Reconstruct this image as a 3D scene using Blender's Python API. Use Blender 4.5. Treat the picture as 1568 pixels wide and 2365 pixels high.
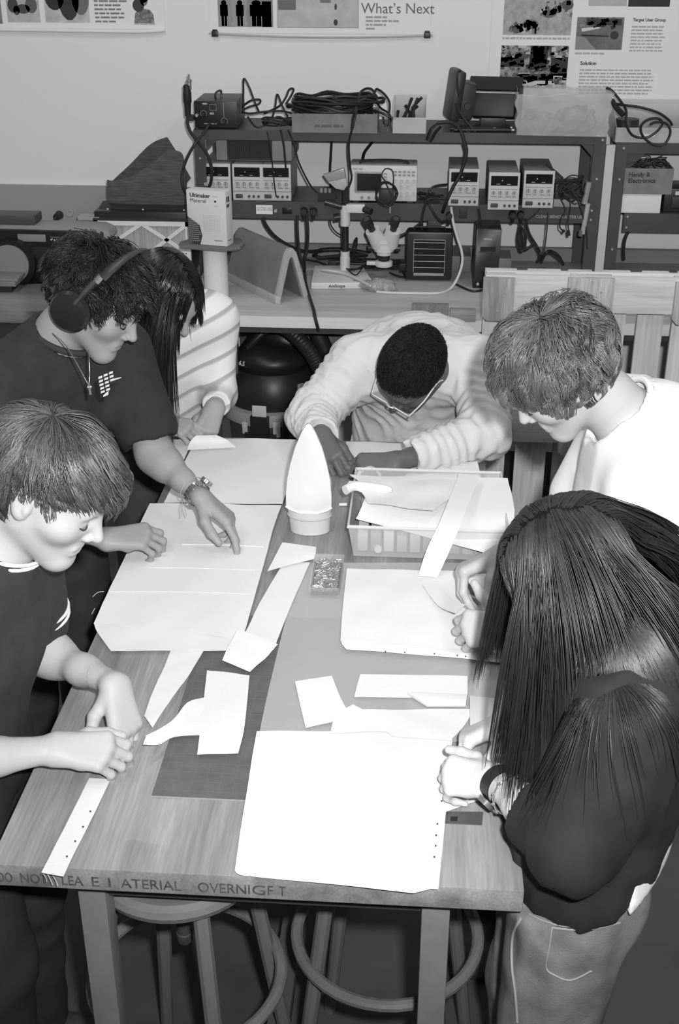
import bpy, bmesh, math, random
import numpy as np
from mathutils import Vector, Matrix, Euler

for o in list(bpy.data.objects):
    bpy.data.objects.remove(o, do_unlink=True)
S = bpy.context.scene
COL = S.collection
R_ = math.radians

# ------------------------------------------------------------------ camera, light, exposure
cd = bpy.data.cameras.new('camera')
cam = bpy.data.objects.new('camera', cd); COL.objects.link(cam)
cd.sensor_fit = 'VERTICAL'; cd.sensor_height = 36.0
cd.lens = 36.0 * 2798.0 / 2365.0
cd.clip_start = 0.05; cd.clip_end = 60
cam.location = (0, 0, 2.30)
cam.rotation_euler = (R_(90 - 26.6), 0, R_(4.0))
S.camera = cam

S.view_settings.view_transform = 'Standard'
S.view_settings.look = 'None'
S.view_settings.gamma = 1.0
S.view_settings.use_curve_mapping = False
S.view_settings.exposure = 0.0

w = bpy.data.worlds.new('room_world'); S.world = w
w.use_nodes = True
w.node_tree.nodes['Background'].inputs[0].default_value = (1, 1, 1, 1)
w.node_tree.nodes['Background'].inputs[1].default_value = 0.10

def lamp(name, kind, loc, energy, rot=(0, 0, 0), **kw):
    d = bpy.data.lights.new(name, kind); d.energy = energy
    for k, v in kw.items(): setattr(d, k, v)
    o = bpy.data.objects.new(name, d); COL.objects.link(o)
    o.location = loc; o.rotation_euler = rot
    return o
# the flash of the camera, held a little above and to the right of the lens
lamp('flash_lamp', 'SPOT', (0.10, 0.02, 2.42), 395.0, (R_(90 - 15), 0, R_(3.0)),
     spot_size=R_(104), spot_blend=1.0, shadow_soft_size=0.035)
# unseen area lamps below the ceiling, added to lift the wall and the ambient light
for i, (lx, ly) in enumerate(((-1.3, 1.2), (1.1, 1.2), (-1.3, 3.6), (1.1, 3.6))):
    lamp('ceiling_fill', 'AREA', (lx, ly, 3.33), 11.0, (0, 0, 0), shape='RECTANGLE', size=0.3, size_y=1.2)

# ------------------------------------------------------------------ materials (all neutral: the photograph is black and white)
_M = {}
def M(v, rough=0.6, metal=0.0, bump=0.0, bscale=200.0, var=0.0, vscale=8.0, stretch=None, spec=0.5, alpha=1.0, trans=0.0, ior=1.45, coat=0.0, sheen=0.0):
    key = (v, rough, metal, bump, bscale, var, vscale, stretch, spec, alpha, trans, ior, coat, sheen)
    if key in _M: return _M[key]
    m = bpy.data.materials.new('grey_%03d' % len(_M)); m.use_nodes = True
    nt = m.node_tree; b = nt.nodes['Principled BSDF']
    b.inputs['Base Color'].default_value = (v, v, v, 1)
    b.inputs['Roughness'].default_value = rough
    b.inputs['Metallic'].default_value = metal
    b.inputs['Specular IOR Level'].default_value = spec
    b.inputs['Alpha'].default_value = alpha
    b.inputs['Transmission Weight'].default_value = trans
    b.inputs['IOR'].default_value = ior
    b.inputs['Coat Weight'].default_value = coat
    b.inputs['Sheen Weight'].default_value = sheen
    if bump or var:
        tc = nt.nodes.new('ShaderNodeTexCoord'); mp = nt.nodes.new('ShaderNodeMapping')
        nt.links.new(tc.outputs['Object'], mp.inputs[0])
        if stretch: mp.inputs['Scale'].default_value = stretch
        if var:
            n = nt.nodes.new('ShaderNodeTexNoise'); n.inputs['Scale'].default_value = vscale; n.inputs['Detail'].default_value = 5
            nt.links.new(mp.outputs[0], n.inputs['Vector'])
            r = nt.nodes.new('ShaderNodeMapRange')
            r.inputs['From Min'].default_value = 0.3; r.inputs['From Max'].default_value = 0.7
            r.inputs['To Min'].default_value = v * (1 - var); r.inputs['To Max'].default_value = min(1, v * (1 + var))
            nt.links.new(n.outputs['Fac'], r.inputs['Value']); nt.links.new(r.outputs[0], b.inputs['Base Color'])
        if bump:
            n2 = nt.nodes.new('ShaderNodeTexNoise'); n2.inputs['Scale'].default_value = bscale; n2.inputs['Detail'].default_value = 3
            nt.links.new(mp.outputs[0], n2.inputs['Vector'])
            bp = nt.nodes.new('ShaderNodeBump'); bp.inputs['Strength'].default_value = bump; bp.inputs['Distance'].default_value = 0.004
            nt.links.new(n2.outputs['Fac'], bp.inputs['Height']); nt.links.new(bp.outputs[0], b.inputs['Normal'])
    _M[key] = m
    return m

def wood(v, rough=0.5, axis='y', amount=0.25, scale=7.0, fine=0.12, coat=0.0):
    key = ('wood', v, rough, axis, amount, scale, fine, coat)
    if key in _M: return _M[key]
    m = bpy.data.materials.new('grained_%03d' % len(_M)); m.use_nodes = True
    nt = m.node_tree; b = nt.nodes['Principled BSDF']; b.inputs['Roughness'].default_value = rough
    b.inputs['Coat Weight'].default_value = coat
    tc = nt.nodes.new('ShaderNodeTexCoord'); mp = nt.nodes.new('ShaderNodeMapping')
    sc = {'x': (0.06, 1, 1), 'y': (1, 0.06, 1), 'z': (1, 1, 0.06)}[axis]
    mp.inputs['Scale'].default_value = sc
    nt.links.new(tc.outputs['Object'], mp.inputs[0])
    n = nt.nodes.new('ShaderNodeTexNoise'); n.inputs['Scale'].default_value = scale; n.inputs['Detail'].default_value = 4; n.inputs['Distortion'].default_value = 0.6
    n2 = nt.nodes.new('ShaderNodeTexNoise'); n2.inputs['Scale'].default_value = scale * 14; n2.inputs['Detail'].default_value = 3
    nt.links.new(mp.outputs[0], n.inputs['Vector']); nt.links.new(mp.outputs[0], n2.inputs['Vector'])
    r = nt.nodes.new('ShaderNodeMapRange'); r.inputs['From Min'].default_value = .3; r.inputs['From Max'].default_value = .7
    r.inputs['To Min'].default_value = v * (1 - amount); r.inputs['To Max'].default_value = v * (1 + amount)
    r2 = nt.nodes.new('ShaderNodeMapRange'); r2.inputs['From Min'].default_value = .3; r2.inputs['From Max'].default_value = .7
    r2.inputs['To Min'].default_value = 1 - fine; r2.inputs['To Max'].default_value = 1 + fine
    mu = nt.nodes.new('ShaderNodeMath'); mu.operation = 'MULTIPLY'
    nt.links.new(n.outputs['Fac'], r.inputs['Value']); nt.links.new(n2.outputs['Fac'], r2.inputs['Value'])
    nt.links.new(r.outputs[0], mu.inputs[0]); nt.links.new(r2.outputs[0], mu.inputs[1])
    nt.links.new(mu.outputs[0], b.inputs['Base Color'])
    _M[key] = m
    return m

def stripes(v0, v1, vec, scale, lo=0.5, rough=0.9):
    """fabric with stripes across the direction vec"""
    m = bpy.data.materials.new('striped_%03d' % len(_M)); m.use_nodes = True; _M[('st', len(_M))] = m
    nt = m.node_tree; b = nt.nodes['Principled BSDF']; b.inputs['Roughness'].default_value = rough
    tc = nt.nodes.new('ShaderNodeTexCoord')
    dp = nt.nodes.new('ShaderNodeVectorMath'); dp.operation = 'DOT_PRODUCT'; dp.inputs[1].default_value = vec
    nt.links.new(tc.outputs['Object'], dp.inputs[0])
    mu = nt.nodes.new('ShaderNodeMath'); mu.operation = 'MULTIPLY'; mu.inputs[1].default_value = scale
    fr = nt.nodes.new('ShaderNodeMath'); fr.operation = 'FRACT'
    ra = nt.nodes.new('ShaderNodeValToRGB')
    ra.color_ramp.elements[0].position = lo - .06; ra.color_ramp.elements[0].color = (v0,) * 3 + (1,)
    ra.color_ramp.elements[1].position = lo + .06; ra.color_ramp.elements[1].color = (v1,) * 3 + (1,)
    e = ra.color_ramp.elements.new(.96); e.color = (v1,) * 3 + (1,)
    e = ra.color_ramp.elements.new(1.0); e.color = (v0,) * 3 + (1,)
    nt.links.new(dp.outputs['Value'], mu.inputs[0]); nt.links.new(mu.outputs[0], fr.inputs[0]); nt.links.new(fr.outputs[0], ra.inputs[0])
    nt.links.new(ra.outputs[0], b.inputs['Base Color'])
    return m

# ------------------------------------------------------------------ objects
def V(*a): return Vector(a[0]) if len(a) == 1 else Vector(a)

def tag(o, label=None, cat=None, group=None, kind=None):
    if label: o['label'] = label
    if cat: o['category'] = cat
    if group: o['group'] = group
    if kind: o['kind'] = kind
    return o

def link(name, me, parent=None):
    o = bpy.data.objects.new(name, me); COL.objects.link(o)
    if parent is not None:
        o.parent = parent
        o.matrix_parent_inverse = (parent.matrix_basis if parent.parent is None else parent.parent.matrix_basis).inverted() if parent.parent is None else Matrix.Identity(4)
    return o

def thing(name, label, cat, loc=(0, 0, 0), group=None, rotz=0.0):
    o = bpy.data.objects.new(name, None); COL.objects.link(o)
    o.empty_display_size = .02
    o.matrix_basis = Matrix.Translation(loc) @ Matrix.Rotation(rotz, 4, 'Z')
    return tag(o, label, cat, group)

def dup(root, mat, label=None, group=None):
    """copy of a thing with its parts; mat moves it in the world"""
    r = root.copy(); COL.objects.link(r); r.matrix_basis = mat @ root.matrix_basis
    if label: r['label'] = label
    if group: r['group'] = group
    for ch in list(root.children):
        c = ch.copy(); COL.objects.link(c); c.parent = r
        for g in list(ch.children):
            d = g.copy(); COL.objects.link(d); d.parent = c
    return r
def shift(x, y, z=0, rz=0, about=(0, 0, 0)):
    a = Matrix.Translation(about)
    return Matrix.Translation((x, y, z)) @ a @ Matrix.Rotation(rz, 4, 'Z') @ a.inverted()

def np_mesh(name, verts, faces, smooth=True):
    """verts Nx3, faces MxK arrays"""
    verts = np.ascontiguousarray(verts, np.float32); faces = np.ascontiguousarray(faces, np.int32)
    me = bpy.data.meshes.new(name); k = faces.shape[1]
    me.vertices.add(len(verts)); me.vertices.foreach_set('co', verts.ravel())
    me.loops.add(faces.size); me.loops.foreach_set('vertex_index', faces.ravel())
    me.polygons.add(len(faces)); me.polygons.foreach_set('loop_start', np.arange(0, faces.size, k, dtype=np.int32))
    me.polygons.foreach_set('loop_total', np.full(len(faces), k, np.int32))
    if smooth: me.polygons.foreach_set('use_smooth', np.ones(len(faces), bool))
    me.update(calc_edges=True)
    return me

class G:
    """collects shapes in one bmesh"""
    def __init__(s): s.bm = bmesh.new()
    def box(s, c, size, rot=None, mtx=None):
        m = Matrix.Translation(c) @ (rot.to_matrix().to_4x4() if isinstance(rot, Euler) else (rot.to_4x4() if rot is not None else Matrix.Identity(4)))
        m = m @ Matrix.Diagonal((*size, 1))
        if mtx is not None: m = mtx @ m
        bmesh.ops.create_cube(s.bm, size=1, matrix=m); return s
    def bb(s, lo, hi, rot=None):
        return s.box([(a + b) / 2 for a, b in zip(lo, hi)], [abs(b - a) for a, b in zip(lo, hi)], rot)
    def cyl(s, p0, p1, r0, r1=None, seg=20, cap=True):
        p0, p1 = V(p0), V(p1); d = p1 - p0; r1 = r0 if r1 is None else r1
        m = Matrix.Translation((p0 + p1) / 2) @ d.to_track_quat('Z', 'Y').to_matrix().to_4x4()
        bmesh.ops.create_cone(s.bm, cap_ends=cap, segments=seg, radius1=r0, radius2=r1, depth=d.length, matrix=m); return s
    def ball(s, c, r, seg=16, rot=None):
        r = (r, r, r) if isinstance(r, (int, float)) else r
        m = Matrix.Translation(c) @ (rot.to_4x4() if rot is not None else Matrix.Identity(4)) @ Matrix.Diagonal((*r, 1))
        bmesh.ops.create_uvsphere(s.bm, u_segments=seg, v_segments=max(6, seg // 2), radius=1, matrix=m); return s
    def tube(s, pts, r, seg=8, closed=False, smooth=0, flat=None):
        pts = [V(p) for p in pts]
        if smooth: pts = spline(pts, smooth, closed)
        n = len(pts); rings = []
        up = None
        for i, p in enumerate(pts):
            a = pts[(i - 1) % n] if (closed or i > 0) else pts[i]; b = pts[(i + 1) % n] if (closed or i < n - 1) else pts[i]
            t = (b - a)
            t = t.normalized() if t.length > 1e-9 else V(0, 0, 1)
            if up is None:
                up = V(0, 0, 1) if abs(t.z) < .9 else V(1, 0, 0)
            u = (up - t * up.dot(t))
            u = u.normalized() if u.length > 1e-6 else t.orthogonal().normalized()
            up = u; v = t.cross(u)
            rr = r[i * (len(r) - 1) // max(1, n - 1)] if isinstance(r, (list, tuple)) else r
            fl = flat or (1, 1)
            rings.append([s.bm.verts.new(p + (u * math.cos(2 * math.pi * k / seg) * fl[0] + v * math.sin(2 * math.pi * k / seg) * fl[1]) * rr) for k in range(seg)])
        m = n if closed else n - 1
        for i in range(m):
            a, b = rings[i], rings[(i + 1) % n]
            for k in range(seg):
                s.bm.faces.new((a[k], a[(k + 1) % seg], b[(k + 1) % seg], b[k]))
        if not closed:
            s.bm.faces.new(rings[0][::-1]); s.bm.faces.new(rings[-1])
        return s
    def prism(s, pts, vec):
        """planar outline extruded along vec"""
        a = [s.bm.verts.new(p) for p in pts]; b = [s.bm.verts.new(V(p) + V(vec)) for p in pts]
        s.bm.faces.new(a[::-1]); s.bm.faces.new(b); n = len(a)
        for i in range(n): s.bm.faces.new((a[i], a[(i + 1) % n], b[(i + 1) % n], b[i]))
        return s
    def lathe(s, prof, c=(0, 0, 0), axis=(0, 0, 1), seg=32):
        q = V(axis).to_track_quat('Z', 'Y'); c = V(c); rings = []
        for r, z in prof:
            rings.append([s.bm.verts.new(c + q @ V(r * math.cos(2 * math.pi * k / seg), r * math.sin(2 * math.pi * k / seg), z)) for k in range(seg)])
        for a, b in zip(rings, rings[1:]):
            for k in range(seg): s.bm.faces.new((a[k], a[(k + 1) % seg], b[(k + 1) % seg], b[k]))
        if prof[0][0] > 1e-5: s.bm.faces.new(rings[0][::-1])
        if prof[-1][0] > 1e-5: s.bm.faces.new(rings[-1])
        return s
    def quad(s, a, b, c, d):
        s.bm.faces.new([s.bm.verts.new(p) for p in (a, b, c, d)]); return s
    def build(s, name, m, parent=None, bevel=0.0, smooth=True, seg=2, ang=35):
        bmesh.ops.remove_doubles(s.bm, verts=s.bm.verts[:], dist=1e-6)
        bmesh.ops.recalc_face_normals(s.bm, faces=s.bm.faces[:])
        if bevel:
            ed = [e for e in s.bm.edges if len(e.link_faces) == 2 and e.calc_face_angle(0) > R_(ang)]
            bmesh.ops.bevel(s.bm, geom=ed, offset=bevel, segments=seg, profile=.6, affect='EDGES', clamp_overlap=True)
        me = bpy.data.meshes.new(name)
        if smooth:
            for f in s.bm.faces: f.smooth = True
            for e in s.bm.edges:
                if len(e.link_faces) == 2 and e.calc_face_angle(0) > R_(32): e.smooth = False
        s.bm.to_mesh(me); s.bm.free()
        me.materials.append(m)
        return link(name, me, parent)

def spline(pts, sub=6, closed=False):
    pts = [V(p) for p in pts]; n = len(pts); out = []
    if n < 3 and not closed: return pts
    for i in range(n if closed else n - 1):
        g = (lambda k: pts[k % n]) if closed else (lambda k: pts[max(0, min(n - 1, k))])
        p0, p1, p2, p3 = g(i - 1), g(i), g(i + 1), g(i + 2)
        for j in range(sub):
            t = j / sub
            out.append(.5 * ((2 * p1) + (p2 - p0) * t + (2 * p0 - 5 * p1 + 4 * p2 - p3) * t * t + (3 * p1 - p0 - 3 * p2 + p3) * t ** 3))
    if not closed: out.append(pts[-1])
    return out

_TXT = {}
def text(name, s, size, m, mtx, parent, extrude=0.0003, align='LEFT', bold=0.0, lines=None):
    """lettering as a mesh; mtx places the local xy plane"""
    cu = bpy.data.curves.new('lettering', 'FONT'); cu.body = s; cu.size = size; cu.extrude = extrude
    cu.align_x = align; cu.offset = bold; cu.resolution_u = 3
    t = bpy.data.objects.new('lettering_source', cu); COL.objects.link(t)
    bpy.context.view_layer.update()
    me = bpy.data.meshes.new_from_object(t.evaluated_get(bpy.context.evaluated_depsgraph_get()))
    bpy.data.objects.remove(t, do_unlink=True); bpy.data.curves.remove(cu)
    me.transform(mtx); me.materials.clear(); me.materials.append(m)
    o = link(name, me, parent)
    return o
def frame(o, x, y):
    """matrix with origin o, local x and y directions"""
    x = V(x).normalized(); y = V(y); z = x.cross(y).normalized(); y = z.cross(x)
    return Matrix(((x.x, y.x, z.x, o[0]), (x.y, y.y, z.y, o[1]), (x.z, y.z, z.z, o[2]), (0, 0, 0, 1)))
def cable(name, label, pts, r=.004, v=.03, cat='cable', group=None, parent=None, rough=.45):
    o = G().tube(pts, r, 8, smooth=6).build(name, M(v, rough), parent)
    if parent is None: tag(o, label, cat, group)
    return o
WALL = 5.28

# ------------------------------------------------------------------ room shell
def struct(name, g, m, **k):
    o = g.build(name, m, **k); o['kind'] = 'structure'; return o
def floor_mat():
    m = M(.075, .7, var=.25, vscale=2.2, bump=.15, bscale=60)
    return m
struct('floor', G().bb((-3.2, -2.2, -.12), (3.2, WALL + .1, 0)), floor_mat())
wall_m = M(.80, .9, bump=.05, bscale=150)
struct('wall_back', G().bb((-3.2, WALL, 0), (3.2, WALL + .12, 3.4)), wall_m)
struct('wall_left', G().bb((-3.3, -2.2, 0), (-3.2, WALL + .1, 3.4)), wall_m)
struct('wall_right', G().bb((3.2, -2.2, 0), (3.3, WALL + .1, 3.4)), wall_m)
struct('wall_front', G().bb((-3.3, -2.3, 0), (3.3, -2.2, 3.4)), wall_m)
struct('ceiling', G().bb((-3.3, -2.3, 3.4), (3.3, WALL + .12, 3.5)), M(.7, .9))

# ------------------------------------------------------------------ work table
TW, TD, TZ = (-.667, .189), (1.447, 3.21), .92
tb = thing('work_table', 'long wooden work table with stencilled lettering along its front edge', 'table', (-.24, 2.3, 0))
tt = G().bb((TW[0], TD[0], TZ - .045), (TW[1], TD[1], TZ)).build('tabletop', wood(.235, .45, 'y', .38, 15, .14, coat=.1), tb, bevel=.003)
leg_m = M(.20, .5, var=.1, vscale=20)
for lx in (-.546, .031):
    for ly in (1.5, 3.08):
        G().bb((lx, ly, .0), (lx + .047, ly + .047, TZ - .10)).build('leg', leg_m, tb, bevel=.003)
        G().bb((lx, ly + .001, TZ - .10), (lx + .047, ly + .046, TZ - .046)).build('leg_top', M(.12, .5), tb)
dark = M(.05, .6)
for ly in (1.515, 3.095):
    G().bb((-.498, ly, .80), (.03, ly + .02, TZ - .046)).build('apron', dark, tb)
for lx in (-.535, .043):
    G().bb((lx, 1.55, .80), (lx + .02, 3.08, TZ - .046)).build('apron', dark, tb)
G().bb((-.28, 1.548, .13), (-.234, 3.08, .18)).build('stretcher', M(.085, .6), tb, bevel=.003)
for ly in (1.5, 3.08):
    G().bb((-.499, ly + .004, .135), (.031, ly + .043, .175)).build('crossbar', M(.085, .6), tb, bevel=.003)
ink = M(.085, .8, var=.5, vscale=60)
for s_, x_, w_ in (('DO', -.656, .0243), ('NO', -.618, .0315), ('T', -.585, .0090), ('LEA', -.550, .0343), ('E', -.501, .0115), ('I', -.474, .0035), ('ATERIAL', -.454, .0987), ('OVERNI', -.3285, .0837), ('G', -.241, .0210), ('F', -.216, .0085), ('T', -.1975, .0095)):
    o = text('lettering', s_, .0285, ink, frame((x_, TD[0] - .0004, .8845), (1, 0, 0), (0, 0, 1)), tt, extrude=.0006)
    xs = [v.co.x for v in o.data.vertices]; k_ = w_ / (max(xs) - min(xs)); m0 = min(xs)
    for v in o.data.vertices: v.co.x = x_ + (v.co.x - m0) * k_

# ------------------------------------------------------------------ stools under the table
def make_stool():
    st = thing('stool', 'round wooden screw stool with bentwood ring below the stencilled lettering', 'stool', (0, 0, 0), 'bentwood stools under the table')
    sw = wood(.20, .3, 'x', .12, 8, .06, coat=.5)
    G().lathe([(.0, .742), (.085, .744), (.110, .748), (.132, .757), (.146, .757), (.157, .75), (.161, .738), (.157, .726), (.14, .72), (0, .72)], seg=48).build('seat', sw, st)
    G().lathe([(0, .719), (.09, .719), (.09, .70), (.03, .695), (.03, .69), (0, .69)], seg=24).build('hub', M(.05, .5), st)
    G().lathe([(0, .70), (.014, .70), (.014, .55), (.016, .548), (.016, .53), (.011, .522), (0, .52)], seg=14).build('spindle', M(.06, .6, bump=.4, bscale=300), st)
    lw = wood(.17, .4, 'z', .15, 10, .06)
    tops, feet = [], []
    for k in range(4):
        a = R_(-62 + 90 * k)
        tops.append(V(.128 * math.cos(a), .128 * math.sin(a), .715)); feet.append(V(.225 * math.cos(a), .225 * math.sin(a), .0))
    for k in range(4):
        G().tube([tops[k], tops[k].lerp(feet[k], .5), feet[k]], [.0155, .016, .0135], 10).build('leg', lw, st)
    zr = .44; rr_ = (tops[0].lerp(feet[0], (.715 - zr) / .715).xy).length + .018
    G().tube([(rr_ * math.cos(t), rr_ * math.sin(t), zr) for t in [2 * math.pi * i / 40 for i in range(40)]], .0125, 10, closed=True).build('foot_ring', lw, st)
    return st
st1 = make_stool(); st1.matrix_basis = Matrix.Translation((-.415, 1.685, 0))
dup(st1, shift(.385, .13, 0, R_(8), (-.415, 1.685, 0)), label='second bentwood stool, its seat hidden below the big white sheet')

# ------------------------------------------------------------------ bench along the back wall, with instrument rack
BZ = .92
bench = thing('workbench', 'long workbench with a pale wooden front edge along the wall', 'workbench', (-.2, 4.8, 0))
G().bb((-1.0, 4.372, BZ - .045), (3.15, 5.27, BZ)).build('worktop', wood(.46, .5, 'x', .18, 8, .08), bench, bevel=.004)
G().bb((-1.0, 4.3695, BZ - .044), (3.15, 4.3718, BZ - .002)).build('edge_band', wood(.72, .5, 'x', .08, 8, .05), bench)
G().bb((-1.0, 4.40, BZ - .075), (3.15, 5.25, BZ - .046)).build('worktop_core', M(.05, .6), bench)
G().bb((-.99, 5.235, BZ), (3.15, 5.268, BZ + .055)).build('backsplash', M(.22, .6), bench)
fm = M(.085, .5)
for lx in (-.80, 1.3):
    for ly in (4.55, 5.12):
        G().bb((lx, ly, 0), (lx + .075, ly + .04, BZ - .076)).build('leg', fm, bench, bevel=.002)
G().bb((-.725, 5.125, .62), (1.3, 5.16, .74)).build('rear_rail', fm, bench, bevel=.002)
G().bb((-.725, 4.56, .10), (1.3, 4.59, .15)).build('foot_rail', fm, bench, bevel=.002)
G().bb((-.1, 4.50, .77), (.25, 5.1, .842)).build('drawer', M(.3, .5), bench, bevel=.003)

lbench = thing('workbench', 'darker workbench under the belt sander beside the left corner', 'workbench', (-1.7, 4.8, 0))
G().bb((-3.0, 4.372, BZ - .05), (-1.005, 5.27, BZ)).build('worktop', wood(.22, .45, 'x', .3, 8, .1), lbench, bevel=.004)
G().bb((-3.0, 4.40, .79), (-1.02, 4.44, BZ - .051)).build('front_rail', M(.04, .6), lbench)
for lx in (-2.9, -1.1):
    for ly in (4.55, 5.12):
        G().bb((lx, ly, 0), (lx + .06, ly + .05, BZ - .051)).build('leg', fm, lbench)
bp = G().bb((-3.1, WALL - .025, BZ), (-1.0, WALL - .001, 1.207)).build('backboard', M(.34, .8), None); tag(bp, 'grey backboard standing on the sander bench against the wall', 'board')

PY = 4.95     # front plane of the rack
rack = thing('instrument_rack', 'dark steel bench rack carrying two shelves of instruments', 'rack', (-.1, 5.1, BZ))
rm = M(.062, .45, var=.08, vscale=10); rl = M(.12, .45)
def rshelf(x0, x1, z0, z1, parent):
    G().bb((x0, PY, z0), (x1, PY + .004, z1)).bb((x0, PY + .004, z1 - .004), (x1, 5.262, z1)).bb((x0, 5.255, z0), (x1, 5.262, z1 - .004)).build('shelf', rm, parent)
rshelf(-.895, .66, 1.152, 1.221, rack); rshelf(-.93, .70, 1.462, 1.500, rack)
def post(x0, x1, zt, parent, y0=PY):
    G().bb((x0, y0 - .003, BZ), (x1, y0 + .003, zt)).bb((x0, y0 + .003, BZ), (x0 + .005, y0 + .05, zt)).build('post', rm, parent)
post(-.93, -.886, 1.50, rack); post(.655, .70, 1.50, rack)
post(-.90, -.86, 1.461, rack, 5.21); post(.64, .68, 1.461, rack, 5.21)
for s_, x_ in ((1, -.884), (-1, .653)):
    G().prism([(x_, PY + .012, 1.46), (x_ + s_ * .075, PY + .012, 1.46), (x_ + s_ * .045, PY + .012, 1.46), (x_, PY + .012, 1.415), (x_, PY + .012, 1.385), (x_ + s_ * .075, PY + .012, 1.46)][0:1] + [(x_ + s_ * .075, PY + .012, 1.46), (x_ + s_ * .048, PY + .012, 1.46), (x_, PY + .012, 1.412), (x_, PY + .012, 1.385)][0:4], (0, .004, 0)).build('brace', rm, rack)
for bx, bz in ((.668, 1.205), (.668, 1.168), (.685, 1.48), (-.90, 1.48), (.676, 1.33), (-.908, 1.39)):
    G().cyl((bx, PY - .003, bz), (bx, PY - .008, bz), .0055, .0045, 8).build('bolt', M(.7, .3, .8), rack)
# things on the shelf lip
lm = M(.78, .6)
stk = G().bb((-.688, PY - .0015, 1.169), (-.62, PY - .0001, 1.206)).build('sticker', lm, rack)
text('lettering', 'CAUTION: HIGH\nVOLTAGE INSIDE', .0085, M(.08, .7), frame((-.685, PY - .0016, 1.192), (1, 0, 0), (0, 0, 1)), stk)
G().cyl((-.607, PY, 1.184), (-.607, PY - .012, 1.184), .007, .006, 12).build('pilot_lamp', M(.8, .2, .6), rack)
G().bb((-.58, PY - .004, 1.172), (-.54, PY, 1.197)).bb((-.572, PY - .008, 1.175), (-.552, PY - .004, 1.194)).build('rocker_switch', M(.015, .3), rack, bevel=.001)
for px_ in (-.490, -.452, .352, .385, .155):
    G().bb((px_ - .016, PY - .003, 1.165), (px_ + .016, PY, 1.208)).build('socket', M(.03, .5), rack, bevel=.001)
text('lettering', 'CLEAN BENCH AFTER USE', .0165, M(.32, .6), frame((.447, PY - .0008, 1.172), (1, 0, 0), (0, 0, 1)), rack, bold=.0006)

rack2 = thing('instrument_rack', 'second dark steel rack at the right edge beside the first', 'rack', (1.2, 5.1, BZ))
rshelf(.80, 2.2, 1.122, 1.195, rack2); rshelf(.76, 2.2, 1.430, 1.468, rack2)
post(.742, .785, 1.468, rack2); post(.76, .80, 1.43, rack2, 5.21)
G().prism([(.787, PY + .012, 1.43), (.862, PY + .012, 1.43), (.835, PY + .012, 1.43), (.787, PY + .012, 1.382)][0:1] + [(.862, PY + .012, 1.43), (.787, PY + .012, 1.355)], (0, .004, 0)).build('brace', rm, rack2)
for bx, bz in ((.812, 1.183), (.812, 1.14), (.765, 1.05), (.765, 1.33), (.77, 1.45)):
    G().cyl((bx, PY - .003, bz), (bx, PY - .008, bz), .0055, .0045, 8).build('bolt', M(.7, .3, .8), rack2)
strip_ = G().bb((.703, PY + .0, BZ + .002), (.738, PY + .02, 1.46)).build('cable_channel', M(.55, .5), None); tag(strip_, 'pale cable channel standing between the two steel racks', 'channel')

# ------------------------------------------------------------------ pallet standing on edge in front of the bench
pal = thing('wooden_pallet', 'wooden shipping pallet stood on edge against the bench', 'pallet', (.75, 4.25, 0))
pw = [wood(v, .8, 'z', .16, 6, .14) for v in (.60, .66, .54, .62)]
ph = [wood(v, .8, 'x', .14, 6, .14) for v in (.66, .60, .68)]
PX0, PX1, PT = .205, 1.40, 1.145
Y0 = 4.16
for i, (z0, z1) in enumerate(((1.015, PT), (.515, .645), (.0, .13))):
    G().bb((PX0 + .015 * (i == 0), Y0 + .022, z0), (PX1, Y0 + .044, z1)).build('plank', ph[i], pal, bevel=.003)
i = 0
for x0, x1 in ((.222, .335), (.372, .49), (.515, .60), (.632, .735), (.775, .87), (.90, 1.02), (1.05, 1.15), (1.2, 1.32)):
    G().bb((x0, Y0 + .115, .0), (x1, Y0 + .137, PT - .004)).build('plank', pw[i % 4], pal, bevel=.003); i += 1
for z0, z1 in ((1.015, PT - .004), (.515, .645), (.0, .13)):
    G().bb((PX0 + .02, Y0 + .092, z0), (PX1, Y0 + .114, z1)).build('plank', ph[(i) % 3], pal, bevel=.003); i += 1
    for x0, x1 in ((.225, .33), (.52, .665), (.88, 1.0), (1.26, 1.39)):
        G().bb((x0, Y0 + .045, z0 + .003), (x1, Y0 + .091, z1 - .003)).build('block', pw[1], pal, bevel=.002)
for x0, x1, z0, z1 in ((.212, .322, .985, 1.14), (.505, .665, .995, PT), (.875, 1.0, .985, PT - .01), (.218, .328, .47, .61), (.52, .66, .47, .62)):
    c = .018
    G().prism([(x0, Y0, z1), (x1, Y0, z1), (x1, Y0, z0 + c), (x1 - c * .6, Y0, z0), (x0 + c, Y0, z0), (x0, Y0, z0 + c)], (0, .0215, 0)).build('end_board', wood(.34 if x0 < .4 else .46, .85, 'z', .3, 12, .25), pal, bevel=.002)
    for nx, nz in ((.3, .7), (.72, .68), (.5, .25)):
        G().cyl((x0 + (x1 - x0) * nx, Y0 + .0005, z0 + (z1 - z0) * nz), (x0 + (x1 - x0) * nx, Y0 - .002, z0 + (z1 - z0) * nz), .0045, .004, 8).build('nail', M(.6, .4, .7), pal)
pb = G().bb((-.035, 4.335, .845), (.10, 4.37, .985)).build('board_end', wood(.2, .8, 'z', .3, 10, .2), None, bevel=.002); tag(pb, 'short weathered board standing at the bench front above the bowed head', 'board')
pb2 = G().bb((.105, 4.335, .925), (.20, 4.371, .968)).build('board_offcut', wood(.26, .8, 'x', .3, 10, .2), None, bevel=.002); tag(pb2, 'narrow board offcut on the bench front beside the pallet', 'board')

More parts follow.
